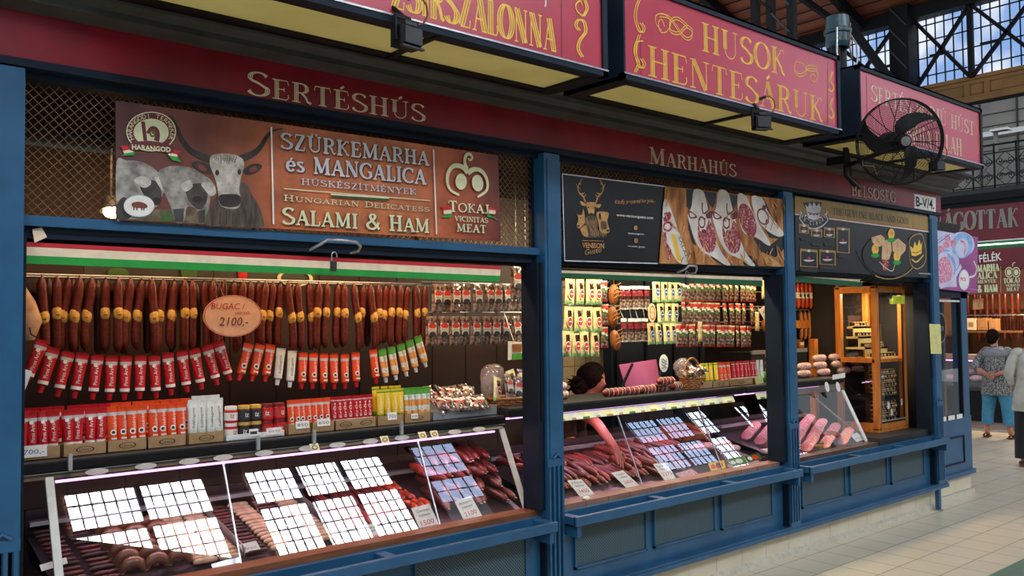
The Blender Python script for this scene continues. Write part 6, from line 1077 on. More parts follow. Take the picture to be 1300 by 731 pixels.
# ---------------- pine cabinet
b = MB(); b.box(7.44, 8.42, 3.75, 4.6, .70, .768, 'dkgrey'); tag(b.build('dark_plinth'), 'dark plinth board under the pine cabinet', 'plinth')
X0, X1, Y0, Y1, Z0, Z1 = 7.80, 8.37, 3.93, 4.34, .79, 2.12; X0 = 7.79
t = thing('pine_cabinet', 'glazed pine display cabinet standing at the corner end of the stall', 'cabinet', ((X0 + X1) / 2, 4.1, Z0)); pw = .055
b = MB()
for x, y in ((X0, Y0), (X1 - pw, Y0), (X0, Y1 - pw), (X1 - pw, Y1 - pw)): b.box(x, x + pw, y, y + pw, Z0, Z1, 'pine', .004)
for z, h in ((Z0, .06), (Z1 - .06, .06), (1.41, .045)): b.box(X0 + .002, X1 - .002, Y0 + .006, Y0 + .05, z, z + h, 'pine') if z != 1.41 else b.box(X0, X1, Y0 + .03, Y1, z, z + .03, 'pine'); b.box(X0 + .004, X0 + .05, Y0 + .01, Y1, z, z + h, 'pine'); b.box(X1 - .05, X1 - .004, Y0 + .01, Y1, z, z + h, 'pine')
b.box(X0, X1, Y0, Y1, Z0 - .02, Z0 + .015, 'pine'); b.box(X0, X1, Y0, Y1, Z1 - .02, Z1, 'pine'); part(b, 'frame', t, 'world')
b = MB(); b.box(X0 + .05, X1 - .05, Y0 + .012, Y0 + .016, Z0 + .06, Z1 - .06, 'glass'); b.box(X0 + .012, X0 + .016, Y0 + .05, Y1 - .05, Z0 + .06, Z1 - .06, 'glass'); part(b, 'glass_panel', t, 'world')
b = MB()
for a in ((X0 + pw, X0 + pw + .012, Z0 + .06, Z1 - .06), (X1 - pw - .014, X1 - pw, Z0 + .06, Z1 - .06), (X0 + pw, X1 - pw, Z1 - .08, Z1 - .06), (X0 + pw, X1 - pw, Z0 + .06, Z0 + .075)): b.box(a[0], a[1], Y0 + .002, Y0 + .012, a[2], a[3], 'black')
b.box(X0 + pw, X1 - pw, Y0 - .001, Y0 + .002, Z0 + .075, Z0 + .085, 'tray'); part(b, 'black_frame', t, 'world')
b = MB(); b.box(X0 + .01, X1 - .01, Y1 - .012, Y1 - .002, Z0, 1.41, 'innerd'); b.box(8.0, 8.25, Y1 - .02, Y1 - .012, 1.5, 1.85, 'inner'); part(b, 'back_panel', t, 'world')
b = MB(); w0, w1 = A(1133, 375, Y0 - .004), A(1149, 386, Y0 - .004); b.box(w0.x, w1.x, Y0 - .004, Y0 - .001, w1.z, w0.z, 'noteyellow2' if mat('noteyellow2', '#c8d83c', .6) else ''); b.text('OLCSÓ', ((w0.x + w1.x) / 2, Y0 - .005, w0.z - .05), U, V, .028, 'leaf', w=.1); part(b, 'yellow_note', t, 'world', 'yellow note on the cabinet glass')
b = MB(); b.disc((8.08, Y0 - .002, Z1 - .09), U, V, .03, .03, 'black', 16); b.disc((8.08, Y0 - .003, Z1 - .09), U, V, .018, .018, 'steel', 14, .7); b.tube([(X0 + .02, Y0 - .01, Z1 + .03), (8.0, Y0 - .02, Z1 + .05), (8.25, Y0 - .02, Z1 + .02)], .006, 'steel', 6); part(b, 'badge', t, 'world')
l_ = area('cabinet_light', (8.08, 4.12, 2.08), .3, LAMPS['cab'], (1, .8, .5)); l_.parent = t; l_.location = l_.location - t.location
# tiers with tins in the upper half, tin stacks in the lower
for i, (z, y, x0, x1) in enumerate(((1.442, 3.99, 7.86, 8.3), (1.55, 4.08, 7.87, 8.29), (1.65, 4.15, 7.88, 8.28), (1.745, 4.21, 7.9, 8.24))):
    b = MB(); b.box(x0, x1, y, 4.28, z - (.0 if i == 0 else .02), z + (.012 if i == 0 else 0), 'cheesy'); b.box(x0, x1, y, y + .01, z - (0 if i == 0 else .10), z, 'cheesy'); tag(b.build('display_step'), 'pale yellow display step in the pine cabinet, %s from the bottom' % nth(i), 'step')
def tin(lab):
    t = thing('tin', 'tin', 'tin'); b = MB(); b.lathe([(0, 0), (.027, 0), (.028, .003), (.026, .006), (.026, .034), (.028, .037), (.027, .04), (0, .038)], ['tin', 'bandgold', 'tin', 'tin', 'tin', 'bandgold', 'tin'], n=14); part(b, 'can', t); b = MB(); b.box(-.016, .016, -.0285, -.026, .010, .026, lab); b.disc((0, -.0295, .018), U, V, .008, .006, 'inkred', 8); part(b, 'label', t); return t
TN = Kind(tin('tinlab'), tin('cheesy'))
for i, (z, y, x0, n) in enumerate(((1.454, 4.02, 7.88, 7), (1.55, 4.11, 7.89, 6), (1.65, 4.18, 7.91, 6), (1.745, 4.24, 7.93, 5))):
    for j in range(n): TN.put((x0 + .035 + j * .062, y + .015, z + .001), (0, 0, R.uniform(-.5, .5)), 'small dark tin on the %s display step, %s from the cabinet corner' % (nth(i), nth(j)), group='tins in the pine cabinet')
for s, (zz, nr) in enumerate(((Z0 + .018, 6), (Z0 + .018 + .285, 6))):
    for r_ in range(nr):
        for j in range(7): TN.put((7.885 + j * .062, 4.02 + .012 * (r_ % 2), zz + r_ * .0405), (0, 0, R.uniform(-.4, .4)), 'dark tin in the %s stack of the cabinet, %s layer, %s from corner post' % (('lower', 'upper')[s], nth(r_), nth(j)), group='tins in the pine cabinet')
b = MB(); b.box(7.85, 8.31, 3.98, 4.3, Z0 + .265, Z0 + .298, 'iron'); tag(b.build('tin_shelf'), 'thin dark shelf between the two stacks of tins', 'shelf')
for i, (px, py) in enumerate(((1128, 515), (1132, 523), (1145, 510))): c = A(px, py, 3.955); b = MB(); b.box(-.02, .02, -.001, .001, -.03, .03, 'white'); o = b.build('price_tag'); o.location = c; tag(o, 'tiny white price tag on the lower tins, %s from the left' % nth(i), 'tag')
# hanging sausages and shelf behind the short counter
def wsaus():
    t = thing('banded_sausage', 's', 'sausage'); b = MB(); b.tube([(0, 0, 0), (0, 0, -.02), (0, 0, -.06), (0, 0, -.15), (0, 0, -.23), (0, 0, -.26)], [.008, .02, .026, .027, .026, .006], 'meator', 10); part(b, 'casing', t); b = MB(); b.lathe([(.0275, -.155), (.0285, -.15), (.0285, -.10), (.0275, -.095)], 'labw', n=12); b.box(-.012, .012, -.030, -.028, -.14, -.115, 'ink'); part(b, 'label', t); return t
WS = Kind(wsaus())
for i in range(11): p = A(1013 + i * 5.1, 362, 4.9); WS.put((p.x, 4.9, 2.19), (0, 0, R.uniform(-.3, .3)), 'orange sausage with white band, %s from the third pillar' % nth(i), group='banded sausages behind the short counter')
SKD = Kind(link('dry_stick', .3, .022, 'foodbrown', .01))
for i in range(10): p = A(1016 + i * 5.2, 392, 4.95); SKD.put((p.x, 4.95, 1.76), (pi / 2, 0, 0), 'brown dry sausage hanging below the banded row, %s from the third pillar' % nth(i), group='dry sausages behind the short counter')
q0, q1 = A(1008, 414, 4.95), A(1064, 410, 4.95); b = MB(); b.box(q0.x - .4, q1.x, 4.93, 4.97, q0.z - .0, q0.z + .06, 'pine'); b.box(q0.x - .4, q1.x, 4.93, 5.2, q0.z - .02, q0.z, 'pine'); tag(b.build('wooden_shelf'), 'orange lit wooden shelf edge behind the short counter', 'shelf')
b = MB(); b.tube([(7.0, 4.9, 2.2), (9.4, 4.9, 2.2)], .008, 'steel', 6); b.tube([(7.0, 4.95, 1.92), (9.4, 4.95, 1.92)], .008, 'steel', 6); tag(b.build('hanging_rails'), 'pair of steel rails for sausages behind the short counter', 'rails')
b = MB(); c = A(1049, 419, 4.85); b.ell((0, 0, 0), (.075, .04, .1), 'white', 12, 9, noise=.18, seed=4); o = b.build('paper_bag'); o.location = c; tag(o, 'crumpled white paper bag hanging below the orange shelf', 'bag')
b = MB(); b.box(7.3, 8.3, 4.95, 5.3, 1.25, 1.5, 'dkgrey'); b.box(7.3, 8.3, 4.94, 4.96, 1.48, 1.52, 'tray'); tag(b.build('rear_counter'), 'dim grey rear counter behind the stacked salami', 'counter')
for i, (px, py, m) in enumerate(((1024, 436, 'flagred'), (1030, 437, 'foodbrown'), (1037, 428, 'tray'), (1014, 444, 'foodbrown'))): b = MB(); b.box(-.05, .05, -.04, .04, 0, .09, m, .006); b.box(-.035, .035, -.042, -.04, .03, .06, 'labw'); o = b.build('carton'); p = A(px, py, 5.02); o.location = (p.x, 5.02 if i != 2 else 5.15, 1.52); tag(o, ('red carton', 'brown carton', 'grey carton', 'small tan carton')[i] + ' on the rear counter behind the stacked salami', 'carton')
b = MB(); b.box(0, .07, 0, .06, 0, 1.62, 'pine'); o = b.build('wooden_post'); o.location = (A(1034, 450, 4.7).x, 4.7, 0); tag(o, 'pine post rising behind the stacked salami', 'post')
b = MB(); b.box(-.03, .03, -.02, .02, .2, 2.8, 'steel'); o = b.build('steel_upright'); o.location = (A(1066, 400, 4.6).x, 4.6, 0); tag(o, 'grey steel upright beside the pine cabinet', 'upright')
# ================================================================ the hall beyond: stall across the aisle, gallery, roof
XF = 15.2; NX = Vector((-1, 0, 0)); UX = Vector((0, -1, 0)); PX = lambda x, y: AX(x, y, XF - .012)
mat('frdk', '#6e1220', .4, col2='#5e0e1a', scale=3); mat('glow', '#e8f0e0', .5, emit=2.5); mat('warmwall', '#7a5434', .7, col2='#5e3f28', scale=3); mat('boxcard', '#a87848', .7)
b = MB(); b.box(XF, XF + .1, 3.2, 8, 3.08, 3.66, 'frdk'); b.box(XF - .01, XF + .1, 3.2, 8, 3.66, 3.74, 'iron'); b.box(XF - .06, XF + .3, 3.2, 8, 3.74, 3.86, 'iron'); t = thing('stall_fascia', 'red fascia reading VÁGOTTAK on the stall across the aisle', 'sign', (XF, 5.6, 3.08)); part(b, 'board', t, 'world')
b = MB(); deco_px(b, PX, 'VÁGOTTAK', (1185, 294), (1293, 287), (1185, 272), 'greywall', None, T=.2, t=.07); part(b, 'lettering', t, 'world')
b = MB(); b.box(XF, XF + .08, 3.2, 8, 2.94, 3.06, 'flaggreend'); b.box(XF - .03, XF, 3.4, 6.05, 3.0, 3.02, 'glow'); b.box(XF + .005, XF + .07, 3.2, 8, 3.05, 3.085, 'white'); tag(b.build('lit_valance'), 'green valance with a bright tube under the VÁGOTTAK fascia', 'valance')
t = thing('letter_sign', 'dark red panel reading FÉLÉK under the lit valance', 'sign', (XF, 5.6, 2.58)); b = MB(); b.box(XF, XF + .08, 3.2, 8, 2.6, 2.94, 'frdk'); part(b, 'board', t, 'world'); b = MB(); text_px(b, PX, 'FÉLÉK', (1243.5, 333), (1272, 330), (1243.5, 323.5), 'white', off=.002, bold=.02); part(b, 'lettering', t, 'world')
t = thing('meat_banner', 'brown banner ending in HAM and TOKAJ on the stall across the aisle', 'banner', (XF, 5.6, 2.2)); b = MB(); b.box(XF, XF + .06, 3.4, 6.35, 2.2, 2.58, 'brownpan' if mat('brownpan', '#8a4630', .5, col2='#6e3024', scale=4) else ''); part(b, 'sheet', t, 'world')
b = MB()
for s_t, p0, p1, tp in (('SZÜRKEMARHA', (1212, 347), (1268.5, 343.5), (1212, 338.5)), ('MANGALICA', (1216, 355.5), (1266, 352.5), (1216, 348)), ('HÚSKÉSZÍTMÉNYEK', (1210, 361), (1265, 358.5), (1210, 357)), ('SALAMI & HAM', (1212, 372), (1266.5, 370), (1212, 363.5)), ('TOKAJ', (1274, 359.5), (1295, 358.5), (1274, 353.5)), ('VICINITAS', (1277, 364), (1295, 363), (1277, 361)), ('MEAT', (1278, 369.5), (1294, 368.7), (1278, 365))): deco_px(b, PX, s_t, p0, p1, tp, 'paleyel', None, T=.24, t=.1)
for x in (1281, 1290): c = PX(x, 345.5); b.disc(c, UX, V, .035, .05, 'paleyel', 16); b.disc(c + Vector((0, 0, .0)), UX, V, .062, .085, 'paleyel', 18, .8)
b.ribbon([PX(1285.5, 338), PX(1286, 334), PX(1289, 333)], .014, 'paleyel', NX); b.ribbon([PX(1270.5, 338), PX(1270.5, 371)], .01, 'straw2', NX); part(b, 'print', t, 'world')
b = MB(); b.box(17.4, 17.45, 2, 9, .1, 3.7, 'warmwall'); struct(b, 'wall_far_stall'); b = MB(); b.box(15.32, 17.4, 6.9, 6.95, .1, 2.58, 'warmwall'); struct(b, 'wall_far_side'); b = MB(); b.box(15.32, 17.4, 3, 7, 2.62, 2.66, 'innerd'); struct(b, 'ceiling_far_stall')
b = MB(); b.box(XF, XF + .06, 3.2, 8, .12, .64, 'iron'); b.box(XF + .05, XF + .1, 3.2, 8, 0, .14, 'tilehead'); b.box(XF - .02, XF + .5, 3.2, 8, .62, .68, 'dkgrey'); struct(b, 'wall_far_base')
t = thing('glass_counter', 'lit meat counter of the stall across the aisle', 'counter', (XF + .3, 5.6, .68)); b = MB(); b.slab([(XF, 6.8, .68), (XF, 3.3, .68), (XF + .2, 3.3, 1.12), (XF + .2, 6.8, 1.12)], (.006, 0, 0), 'glass'); part(b, 'front_glass', t, 'world')
b = MB(); b.box(XF + .18, XF + .6, 3.3, 6.8, 1.12, 1.2, 'tilehead'); b.box(XF + .17, XF + .18, 3.3, 6.8, 1.14, 1.17, 'straw2'); part(b, 'top_shelf', t, 'world'); b = MB(); b.tube([(XF + .25, 3.4, 1.1), (XF + .25, 6.7, 1.1)], .012, 'tubepink', 6); part(b, 'tube_light', t, 'world')
b = MB(); b.add([(XF + .03, 3.3, .7), (XF + .03, 6.8, .7), (XF + .8, 6.8, .95), (XF + .8, 3.3, .95)], [(0, 1, 2, 3)], 'bed'); part(b, 'display_bed', t, 'world')
for i in range(14):
    for j in range(2): b = MB(); b.ell((0, 0, 0), (.13, .10, .055), ('meatpink', 'meatred', 'salpink')[(i + j) % 3], 12, 8, noise=.2, seed=i); o = b.build('meat_cut'); o.location = (XF + .2 + j * .26, 6.5 - i * .215, .81 + j * .09); tag(o, 'pink cut of meat in the counter across the aisle, %s from the left, %s row' % (nth(i), ('front', 'rear')[j]), 'meat', 'meat cuts across the aisle')
FS = Kind(link('dry_sausage', .5, .03, 'saus', .02), link('dry_sausage', .42, .03, 'meatdark', -.02))
for i in range(22): FS.put((16.6, 6.75 - i * .105, 2.285 - (.21 if i % 2 else .25)), (pi / 2, 0, 0), 'dry sausage in the stall across the aisle, %s from left, upper row' % nth(i), i=i % 2, group='sausages in the stall across the aisle')
for i in range(20): FS.put((16.9, 6.6 - i * .11, 1.645 + .02 * (i % 2)), (pi / 2, 0, 0), 'dry sausage in the stall across the aisle, %s from left, lower row' % nth(i), i=i % 2, group='sausages in the stall across the aisle')
for i in range(13): BK['D'].put((16.5, 5.62 - i * .10, 1.84), (0, 0, -pi / 2), 'dark packet on the rack across the aisle, %s from the left' % nth(i), group='packets across the aisle', scale=(1.2,) * 3)
b = MB(); [b.tube([(x, 4.2, z), (x, 6.85, z)], .01, 'steel', 6) for x, z in ((16.6, 2.28), (16.9, 1.88), (16.5, 1.86))]; tag(b.build('hanging_rails'), 'steel rails for sausages in the stall across the aisle', 'rails')
for i, (px, y0, y1, w) in enumerate(((1233, 404, 419, 10), (1247, 404, 419, 10), (1260, 405, 420, 8))): q = AX(px, y1, 16.2); b = MB(); b.box(0, .2, -.085 if i < 2 else -.06, .085 if i < 2 else .06, 0, .21, 'boxcard' if i else 'flagwhite', .005); b.box(-.002, 0, -.04, .04, .06, .14, 'card'); o = b.build('carton'); o.location = q; tag(o, 'cardboard carton on the rear shelf across the aisle, %s from the left' % nth(i), 'carton')
b = MB(); b.box(16.1, 16.5, 4, 6.8, AX(1245, 420, 16.2).z - .03, AX(1245, 420, 16.2).z, 'warmwall'); tag(b.build('rear_shelf'), 'shelf carrying cardboard cartons across the aisle', 'shelf')
q = [AX(*p, 15.35) for p in ((1235, 380), (1235, 393), (1248, 392), (1248, 379))]; b = MB(); b.slab(q, (.003, 0, 0), 'straw2'); b.tube([q[0].lerp(q[3], .5), (15.35, q[0].lerp(q[3], .5).y, 2.62)], .003, 'steel', 5); tag(b.build('paper_note'), 'yellowish paper note hung in the stall across the aisle', 'note')
t = thing('fill_lamp', 'added fill lamp inside the stall across the aisle', 'lamp', (15.9, 5.4, 2.58)); b = MB(); b.box(-.06, .06, -.6, .6, .0, .04, 'white', .005); part(b, 'housing', t); l = area('far_light', (0, 0, -.01), .12, LAMPS['far'], (1, .74, .45), sy=1.1); l.parent = t  # unseen lamp, added to warm the inside of the far stall
# gallery with iron railing
XG = 16.5
b = MB(); b.box(XG - .05, XG + 2.5, 3, 9, 3.86, 4.06, 'iron'); b.box(XG - .08, XG - .04, 3, 9, 4.0, 4.1, 'dkgrey'); struct(b, 'floor_gallery')
t = thing('iron_railing', 'wrought iron gallery railing with scrolls above the VÁGOTTAK fascia', 'railing', (XG, 5.8, 4.1)); b = MB()
b.box(XG - .015, XG + .015, 4.6, 8, 4.86, 4.89, 'iron'); b.box(XG - .01, XG + .01, 4.6, 8, 4.72, 4.74, 'iron'); b.box(XG - .01, XG + .01, 4.6, 8, 4.14, 4.16, 'iron'); part(b, 'rail', t, 'world')
for i in range(10): y = 4.65 + i * .36; b = MB(); b.box(XG - .012, XG + .012, y - .012, y + .012, 4.1, 4.9, 'iron'); part(b, 'post', t, 'world')
for i in range(9):
    y = 4.65 + i * .36 + .18; b = MB()
    for sg in (-1, 1):
        for z0, dz in ((4.30, 1), (4.58, -1)):
            pts = [(XG, y + sg * (.085 - .075 * (1 - k / 20) * cos(k * .55)), z0 + dz * .075 * (1 - k / 20) * sin(k * .55)) for k in range(20)]; b.tube(pts, .007, 'iron', 5)
        b.tube([(XG, y + sg * .02, 4.16), (XG, y + sg * .16, 4.3), (XG, y + sg * .02, 4.44), (XG, y + sg * .16, 4.58), (XG, y + sg * .02, 4.72)], .007, 'iron', 5)
    part(b, 'scroll', t, 'world')
b = MB(); b.box(18.9, 19, 2, 12, 3.9, 6.2, 'greywall')
for i in range(8): b.box(18.88, 18.9, 2, 12, 4.2 + i * .25, 4.215 + i * .25, 'dkgrey')
for i in range(14): b.box(18.87, 18.9, 3 + i * .7, 3.03 + i * .7, 3.9, 6.2, 'dkgrey')
b.box(18.86, 18.9, 2, 12, 5.5, 5.6, 'white'); struct(b, 'wall_gallery')
b = MB(); y = AX(1264, 200, 17).y; b.box(17, 17.06, y - .03, y + .03, 4.06, 5.3, 'greywall'); b.box(16.9, 17.1, y - .25, y + .05, 5.2, 5.24, 'white'); tag(b.build('lamp_post'), 'slim pale post with a flat lamp behind the gallery railing', 'post')
# end wall: ochre beam, clerestory windows, roof
XW = 24
b = MB(); b.box(XW, XW + .3, 2, 11.0, 7.5, 8.1, 'ochre'); b.box(XW - .06, XW, 2, 11.0, 8.06, 8.16, 'ochre'); b.box(XW - .06, XW, 2, 11, 7.46, 7.56, 'ochre'); b.box(XW - .1, XW + .3, 2, 11, 7.3, 7.46, 'iron')
for y0, y1 in ((9.55, 10.6), (9.05, 9.4), (7.2, 8.9)):
    for a in ((y0, y1, 7.66, 7.69), (y0, y1, 7.93, 7.96), (y0, y0 + .03, 7.66, 7.96), (y1 - .03, y1, 7.66, 7.96)): b.box(XW - .01, XW, *a, 'ochred')
struct(b, 'trim_4')
b = MB(); b.box(XW + 1.0, XW + 1.1, 0, 30, 0, 7.6, 'ochre'); b.box(XW + 1, XW + 1.1, 1, 30, 10.1, 14, 'roofwood'); b.box(XW + 1, XW + 1.1, 14.5, 30, 7.6, 10.2, 'roofwood'); struct(b, 'wall_end_hall')
for k, (y0, y1) in enumerate(((7.0, 10.75), (11.2, 14.6))):
    b = MB(); b.box(XW + .12, XW + .14, y0, y1, 8.1 if k == 0 else 7.9, 10.2, 'winfar'); wn = tag(b.build('window_%d' % (6 + k)), kind='structure'); f = MB(); n = round((y1 - y0) / .24)
    for i in range(n + 1): y = y0 + (y1 - y0) * i / n; f.box(XW + .08, XW + .12, y - .012, y + .012, 8, 10.2, 'iron')
    for z in (8.45, 8.95, 9.42, 9.85): f.box(XW + .08, XW + .12, y0, y1, z - .014, z + .014, 'iron')
    for i in range(3): f.bar((XW, y0 + .3 + i * 1.3, 8.95), (XW, y0 + .3 + i * 1.3 + .5, 8.95), .06, .06, 'iron')
    f.build('window_bars', wn)
b = MB()
for y0, y1, z0, z1 in ((9.35, 10.72, 8.15, 9.95), (7.6, 9.25, 8.15, 10.0), (11.25, 13.1, 8.0, 10.0)): b.bar((XW - .12, y0, z0), (XW - .12, y1, z1), .09, .09, 'iron'); b.bar((XW - .12, y0, z1), (XW - .12, y1, z0), .09, .09, 'iron')
b.bar((XW - .1, 9.3, 8.1), (XW - .1, 9.3, 10.3), .13, .13, 'iron'); b.box(XW - .3, XW + .1, 2, 30, 10.0, 10.35, 'iron'); struct(b, 'trim_5')
b = MB(); b.box(XW - .5, XW + .1, 10.75, 11.28, 4, 10.4, 'iron')
for i in range(9): b.bar((XW - .52, 10.78, 5 + i * .6), (XW - .52, 11.25, 5.6 + i * .6), .05, .04, 'dkgrey')
b.bar((XW - .6, 11.0, 8.0), (XW - 1.2, 12.3, 10.4), .22, .22, 'iron'); struct(b, 'column_hall')
b = MB(); b.slab([(XW + .1, 4, 10.3), (XW + .1, 40, 10.3), (12, 40, 14.5), (12, 4, 14.5)], (0, 0, .1), 'roofwood')
for i in range(28): x = XW - i * .42; z = 10.3 + i * .42 * 4.2 / 12.1; b.box(x - .02, x + .02, 4, 40, z - .04, z - .02, 'iron')
struct(b, 'ceiling')
b = MB()
for i in range(7): y = 9 + i * 3.2; b.bar((XW - .2, y, 10.2), (13, y, 14), .18, .3, 'iron'); b.bar((XW - 1, y, 9.9), (XW - 5, y + 1.5, 12), .14, .14, 'iron')
b.box(XW - 4, XW - 3.8, 10, 40, 11.1, 11.4, 'iron'); struct(b, 'beam')
# arch truss under the ochre beam
b = MB(); yc, zc, r = 8.9, 3.6, 3.0
pts = [(XW - .15, yc + 2.6 * cos(a), 5.2 + 1.55 * sin(a)) for a in [pi * i / 20 for i in range(21)]]; b.tube(pts, .07, 'iron', 6); p2 = [(XW - .15, yc + 3.0 * cos(a), 5.2 + 2.0 * sin(a)) for a in [pi * i / 20 for i in range(21)]]; b.tube(p2, .06, 'iron', 6)
for i in range(0, 20): b.bar(pts[i], p2[i + 1], .05, .05, 'iron')
for i in range(9): y = 6.2 + i * .62; b.bar((XW - .15, y, 7.3), (XW - .15, y, 5.2 + 2.0 * math.sqrt(max(0, 1 - ((y - yc) / 3.0) ** 2))), .06, .06, 'iron')
for i in range(8): y = 6.2 + i * .62; b.bar((XW - .15, y, 7.3), (XW - .15, y + .62, 6.6), .04, .04, 'iron')
struct(b, 'trim_6')
# lattice column behind the box signs and the pipe bracket on the stall roof
b = MB(); ya, yb = AX(957, 30, 14).y, AX(1003, 30, 14).y
for y in (ya, (ya + yb) / 2 + .05, yb): b.box(14, 14.12, y - .07, y + .07, 0, 13, 'iron')
for i in range(26): z = i * .5; b.bar((14.0, yb, z), (14.0, (ya + yb) / 2, z + .45), .05, .03, 'dkgrey'); b.bar((14.0, (ya + yb) / 2, z), (14.0, ya, z + .4), .05, .03, 'iron')
for i in range(3): b.bar((14, ya, 5 + i), (14, ya + 2.4, 7 + i * .8), .1, .1, 'iron')
struct(b, 'column_lattice')
p = A(1064, 60, 3.64); t = thing('pipe_bracket', 'dark teal pipes with a capped top standing behind the middle box sign', 'bracket', (p.x, 3.64, 3.185)); b = MB()
mat('teal', '#1f4650', .35, col2='#183640')
for dx in (-.05, .05): b.tube([(dx, 0, -.0), (dx, 0, .92)], .042, 'black', 12)
part(b, 'pipe', t); b = MB(); b.lathe([(0, .86), (.09, .86), (.10, .90), (.10, .97), (.11, .98), (.11, 1.01), (.10, 1.02), (.09, 1.12), (0, 1.14)], 'teal', n=18); part(b, 'cap', t)
b = MB(); b.tube([(-.1, -.05, 1.0), (-.13, -.06, .8), (-.11, -.06, .6), (-.13, -.05, .5)], .007, 'tray', 5); b.tube([(.1, -.04, 1.02), (.19, -.06, .92), (.2, -.06, .78), (.17, -.05, .7)], .007, 'tray', 5); b.tube([(.02, -.1, 1.05), (.0, -.1, .85), (.03, -.1, .75)], .006, 'wire', 5); part(b, 'cable', t)
# ================================================================ people
MATS['hair'].node_tree.nodes['Principled BSDF'].inputs['Roughness'].default_value = .95; MATS['hair'].node_tree.nodes['Principled BSDF'].inputs['Specular IOR Level'].default_value = .1
mat('skin', '#b9806a', .5, col2='#a96f5a', scale=8); mat('skinlit', '#c4705c', .5, col2='#b25f4e', scale=8); mat('capri', '#3f86a8', .7, col2='#34779a', scale=14); mat('blouse', '#8e8d8a', .7, col2='#3c3c40', scale=55, detail=1, lo=.45, hi=.55); mat('blousetop', '#84858a', .7, col2='#77787d', scale=30); mat('sandal', '#5a3028', .5); mat('jacket', '#c9c4ba', .7, col2='#b5b0a6', scale=10); mat('skirt', '#17161a', .7, col2='#101013', scale=20); mat('apron', '#3c2a34', .7)  # saleswoman's skin tone has the red light on her mixed in
def skin(V_, E_, m, name, parent, sub=2, loc=None):
    """one continuous surface grown round a skeleton: V_ = {joint: (pos, radius or (rx, ry))}"""
    ks = list(V_); me = bpy.data.meshes.new(name); me.from_pydata([V_[k][0] for k in ks], [(ks.index(a), ks.index(c)) for a, c in E_], []); o = bpy.data.objects.new(name, me); COL.objects.link(o)
    sk = o.modifiers.new('s', 'SKIN'); sk.use_smooth_shade = True; sk.branch_smoothing = .6
    for i, k in enumerate(ks):
        r = V_[k][1]; me.skin_vertices[0].data[i].radius = r if isinstance(r, tuple) else (r, r); me.skin_vertices[0].data[i].use_root = (i == 0)
    ss = o.modifiers.new('u', 'SUBSURF'); ss.levels = sub; ss.render_levels = sub; bpy.context.view_layer.update()
    n = bpy.data.meshes.new_from_object(o.evaluated_get(bpy.context.evaluated_depsgraph_get())); o.modifiers.clear(); o.data = n; n.materials.clear(); n.materials.append(MATS[m]); n.polygons.foreach_set('material_index', [0] * len(n.polygons)); n.polygons.foreach_set('use_smooth', [True] * len(n.polygons)); bpy.data.meshes.remove(me)
    o.parent = parent; KIDS.setdefault(parent.name, []).append(o); return o
def hand(V_, E_, key, wrist, d, side, s=1.0, curl=.5, up=Vector((0, 0, 1))):
    """palm, four fingers and a thumb grown from joint key; d = pointing direction, side = thumb side"""
    d = Vector(d).normalized(); side = (Vector(side) - d * Vector(side).dot(d)).normalized(); n = d.cross(side).normalized(); w = Vector(wrist)
    if n.z > 0: n = -n
    V_[key + 'p'] = (w + d * .06 * s, (.034 * s, .02 * s)); E_.append((key, key + 'p'))
    for i, (off, L) in enumerate(((.030, .072), (.010, .082), (-.010, .076), (-.030, .060))):
        a = w + d * .088 * s + side * off * s; c = a + (d + n * curl * .6) * L * .55 * s; e = c + (d * (1 - curl * .5) + n * curl) * L * .45 * s
        for j, (p, r) in enumerate(((a, .011), (c, .0095), (e, .008))): V_[key + 'f%d%d' % (i, j)] = (p, r * s)
        E_ += [(key + 'p', key + 'f%d0' % i), (key + 'f%d0' % i, key + 'f%d1' % i), (key + 'f%d1' % i, key + 'f%d2' % i)]
    a = w + d * .03 * s + side * .04 * s; c = a + (d * .7 + side * .6) * .035 * s; e = c + (d + n * .3) * .03 * s
    for j, (p, r) in enumerate(((a, .013), (c, .011), (e, .009))): V_[key + 't%d' % j] = (p, r * s)
    E_ += [(key + 'p', key + 't0'), (key + 't0', key + 't1'), (key + 't1', key + 't2')]
def head(V_, E_, neck, c, fwd, s=1.0):
    f = Vector(fwd).normalized(); c = Vector(c); V_['head0'] = (c + Vector((0, 0, -.035)) * s + f * .015, (.062 * s, .07 * s)); V_['head1'] = (c + Vector((0, 0, .05)) * s, (.074 * s, .086 * s)); V_['head2'] = (c + Vector((0, 0, .10)) * s, (.05 * s, .06 * s)); E_ += [(neck, 'head0'), ('head0', 'head1'), ('head1', 'head2')]
def face(t, c, fwd, m, s=1.0, dn=0):
    """nose, ears, eyes and mouth set on the head"""
    f = Vector(fwd).normalized(); sd = f.cross(Vector((0, 0, 1))).normalized(); up = sd.cross(f); c = Vector(c); b = MB(); rot = Matrix((sd, f, up)).transposed()
    b.ell(c + f * .083 * s + up * -.0 * s, (.012 * s, .018 * s, .022 * s), m, 8, 6, rot)
    for q in (-1, 1): b.ell(c + sd * q * .074 * s + up * .01 * s, (.010 * s, .018 * s, .03 * s), m, 8, 6, rot); b.ell(c + f * .072 * s + sd * q * .03 * s + up * .028 * s, (.012 * s, .008 * s, .007 * s), 'white', 8, 6, rot); b.ell(c + f * .079 * s + sd * q * .03 * s + up * .028 * s, (.005 * s, .004 * s, .006 * s), 'hair', 6, 5, rot)
    b.ell(c + f * .075 * s + up * -.04 * s, (.022 * s, .008 * s, .006 * s), 'inkred', 8, 5, rot); part(b, 'face', t)
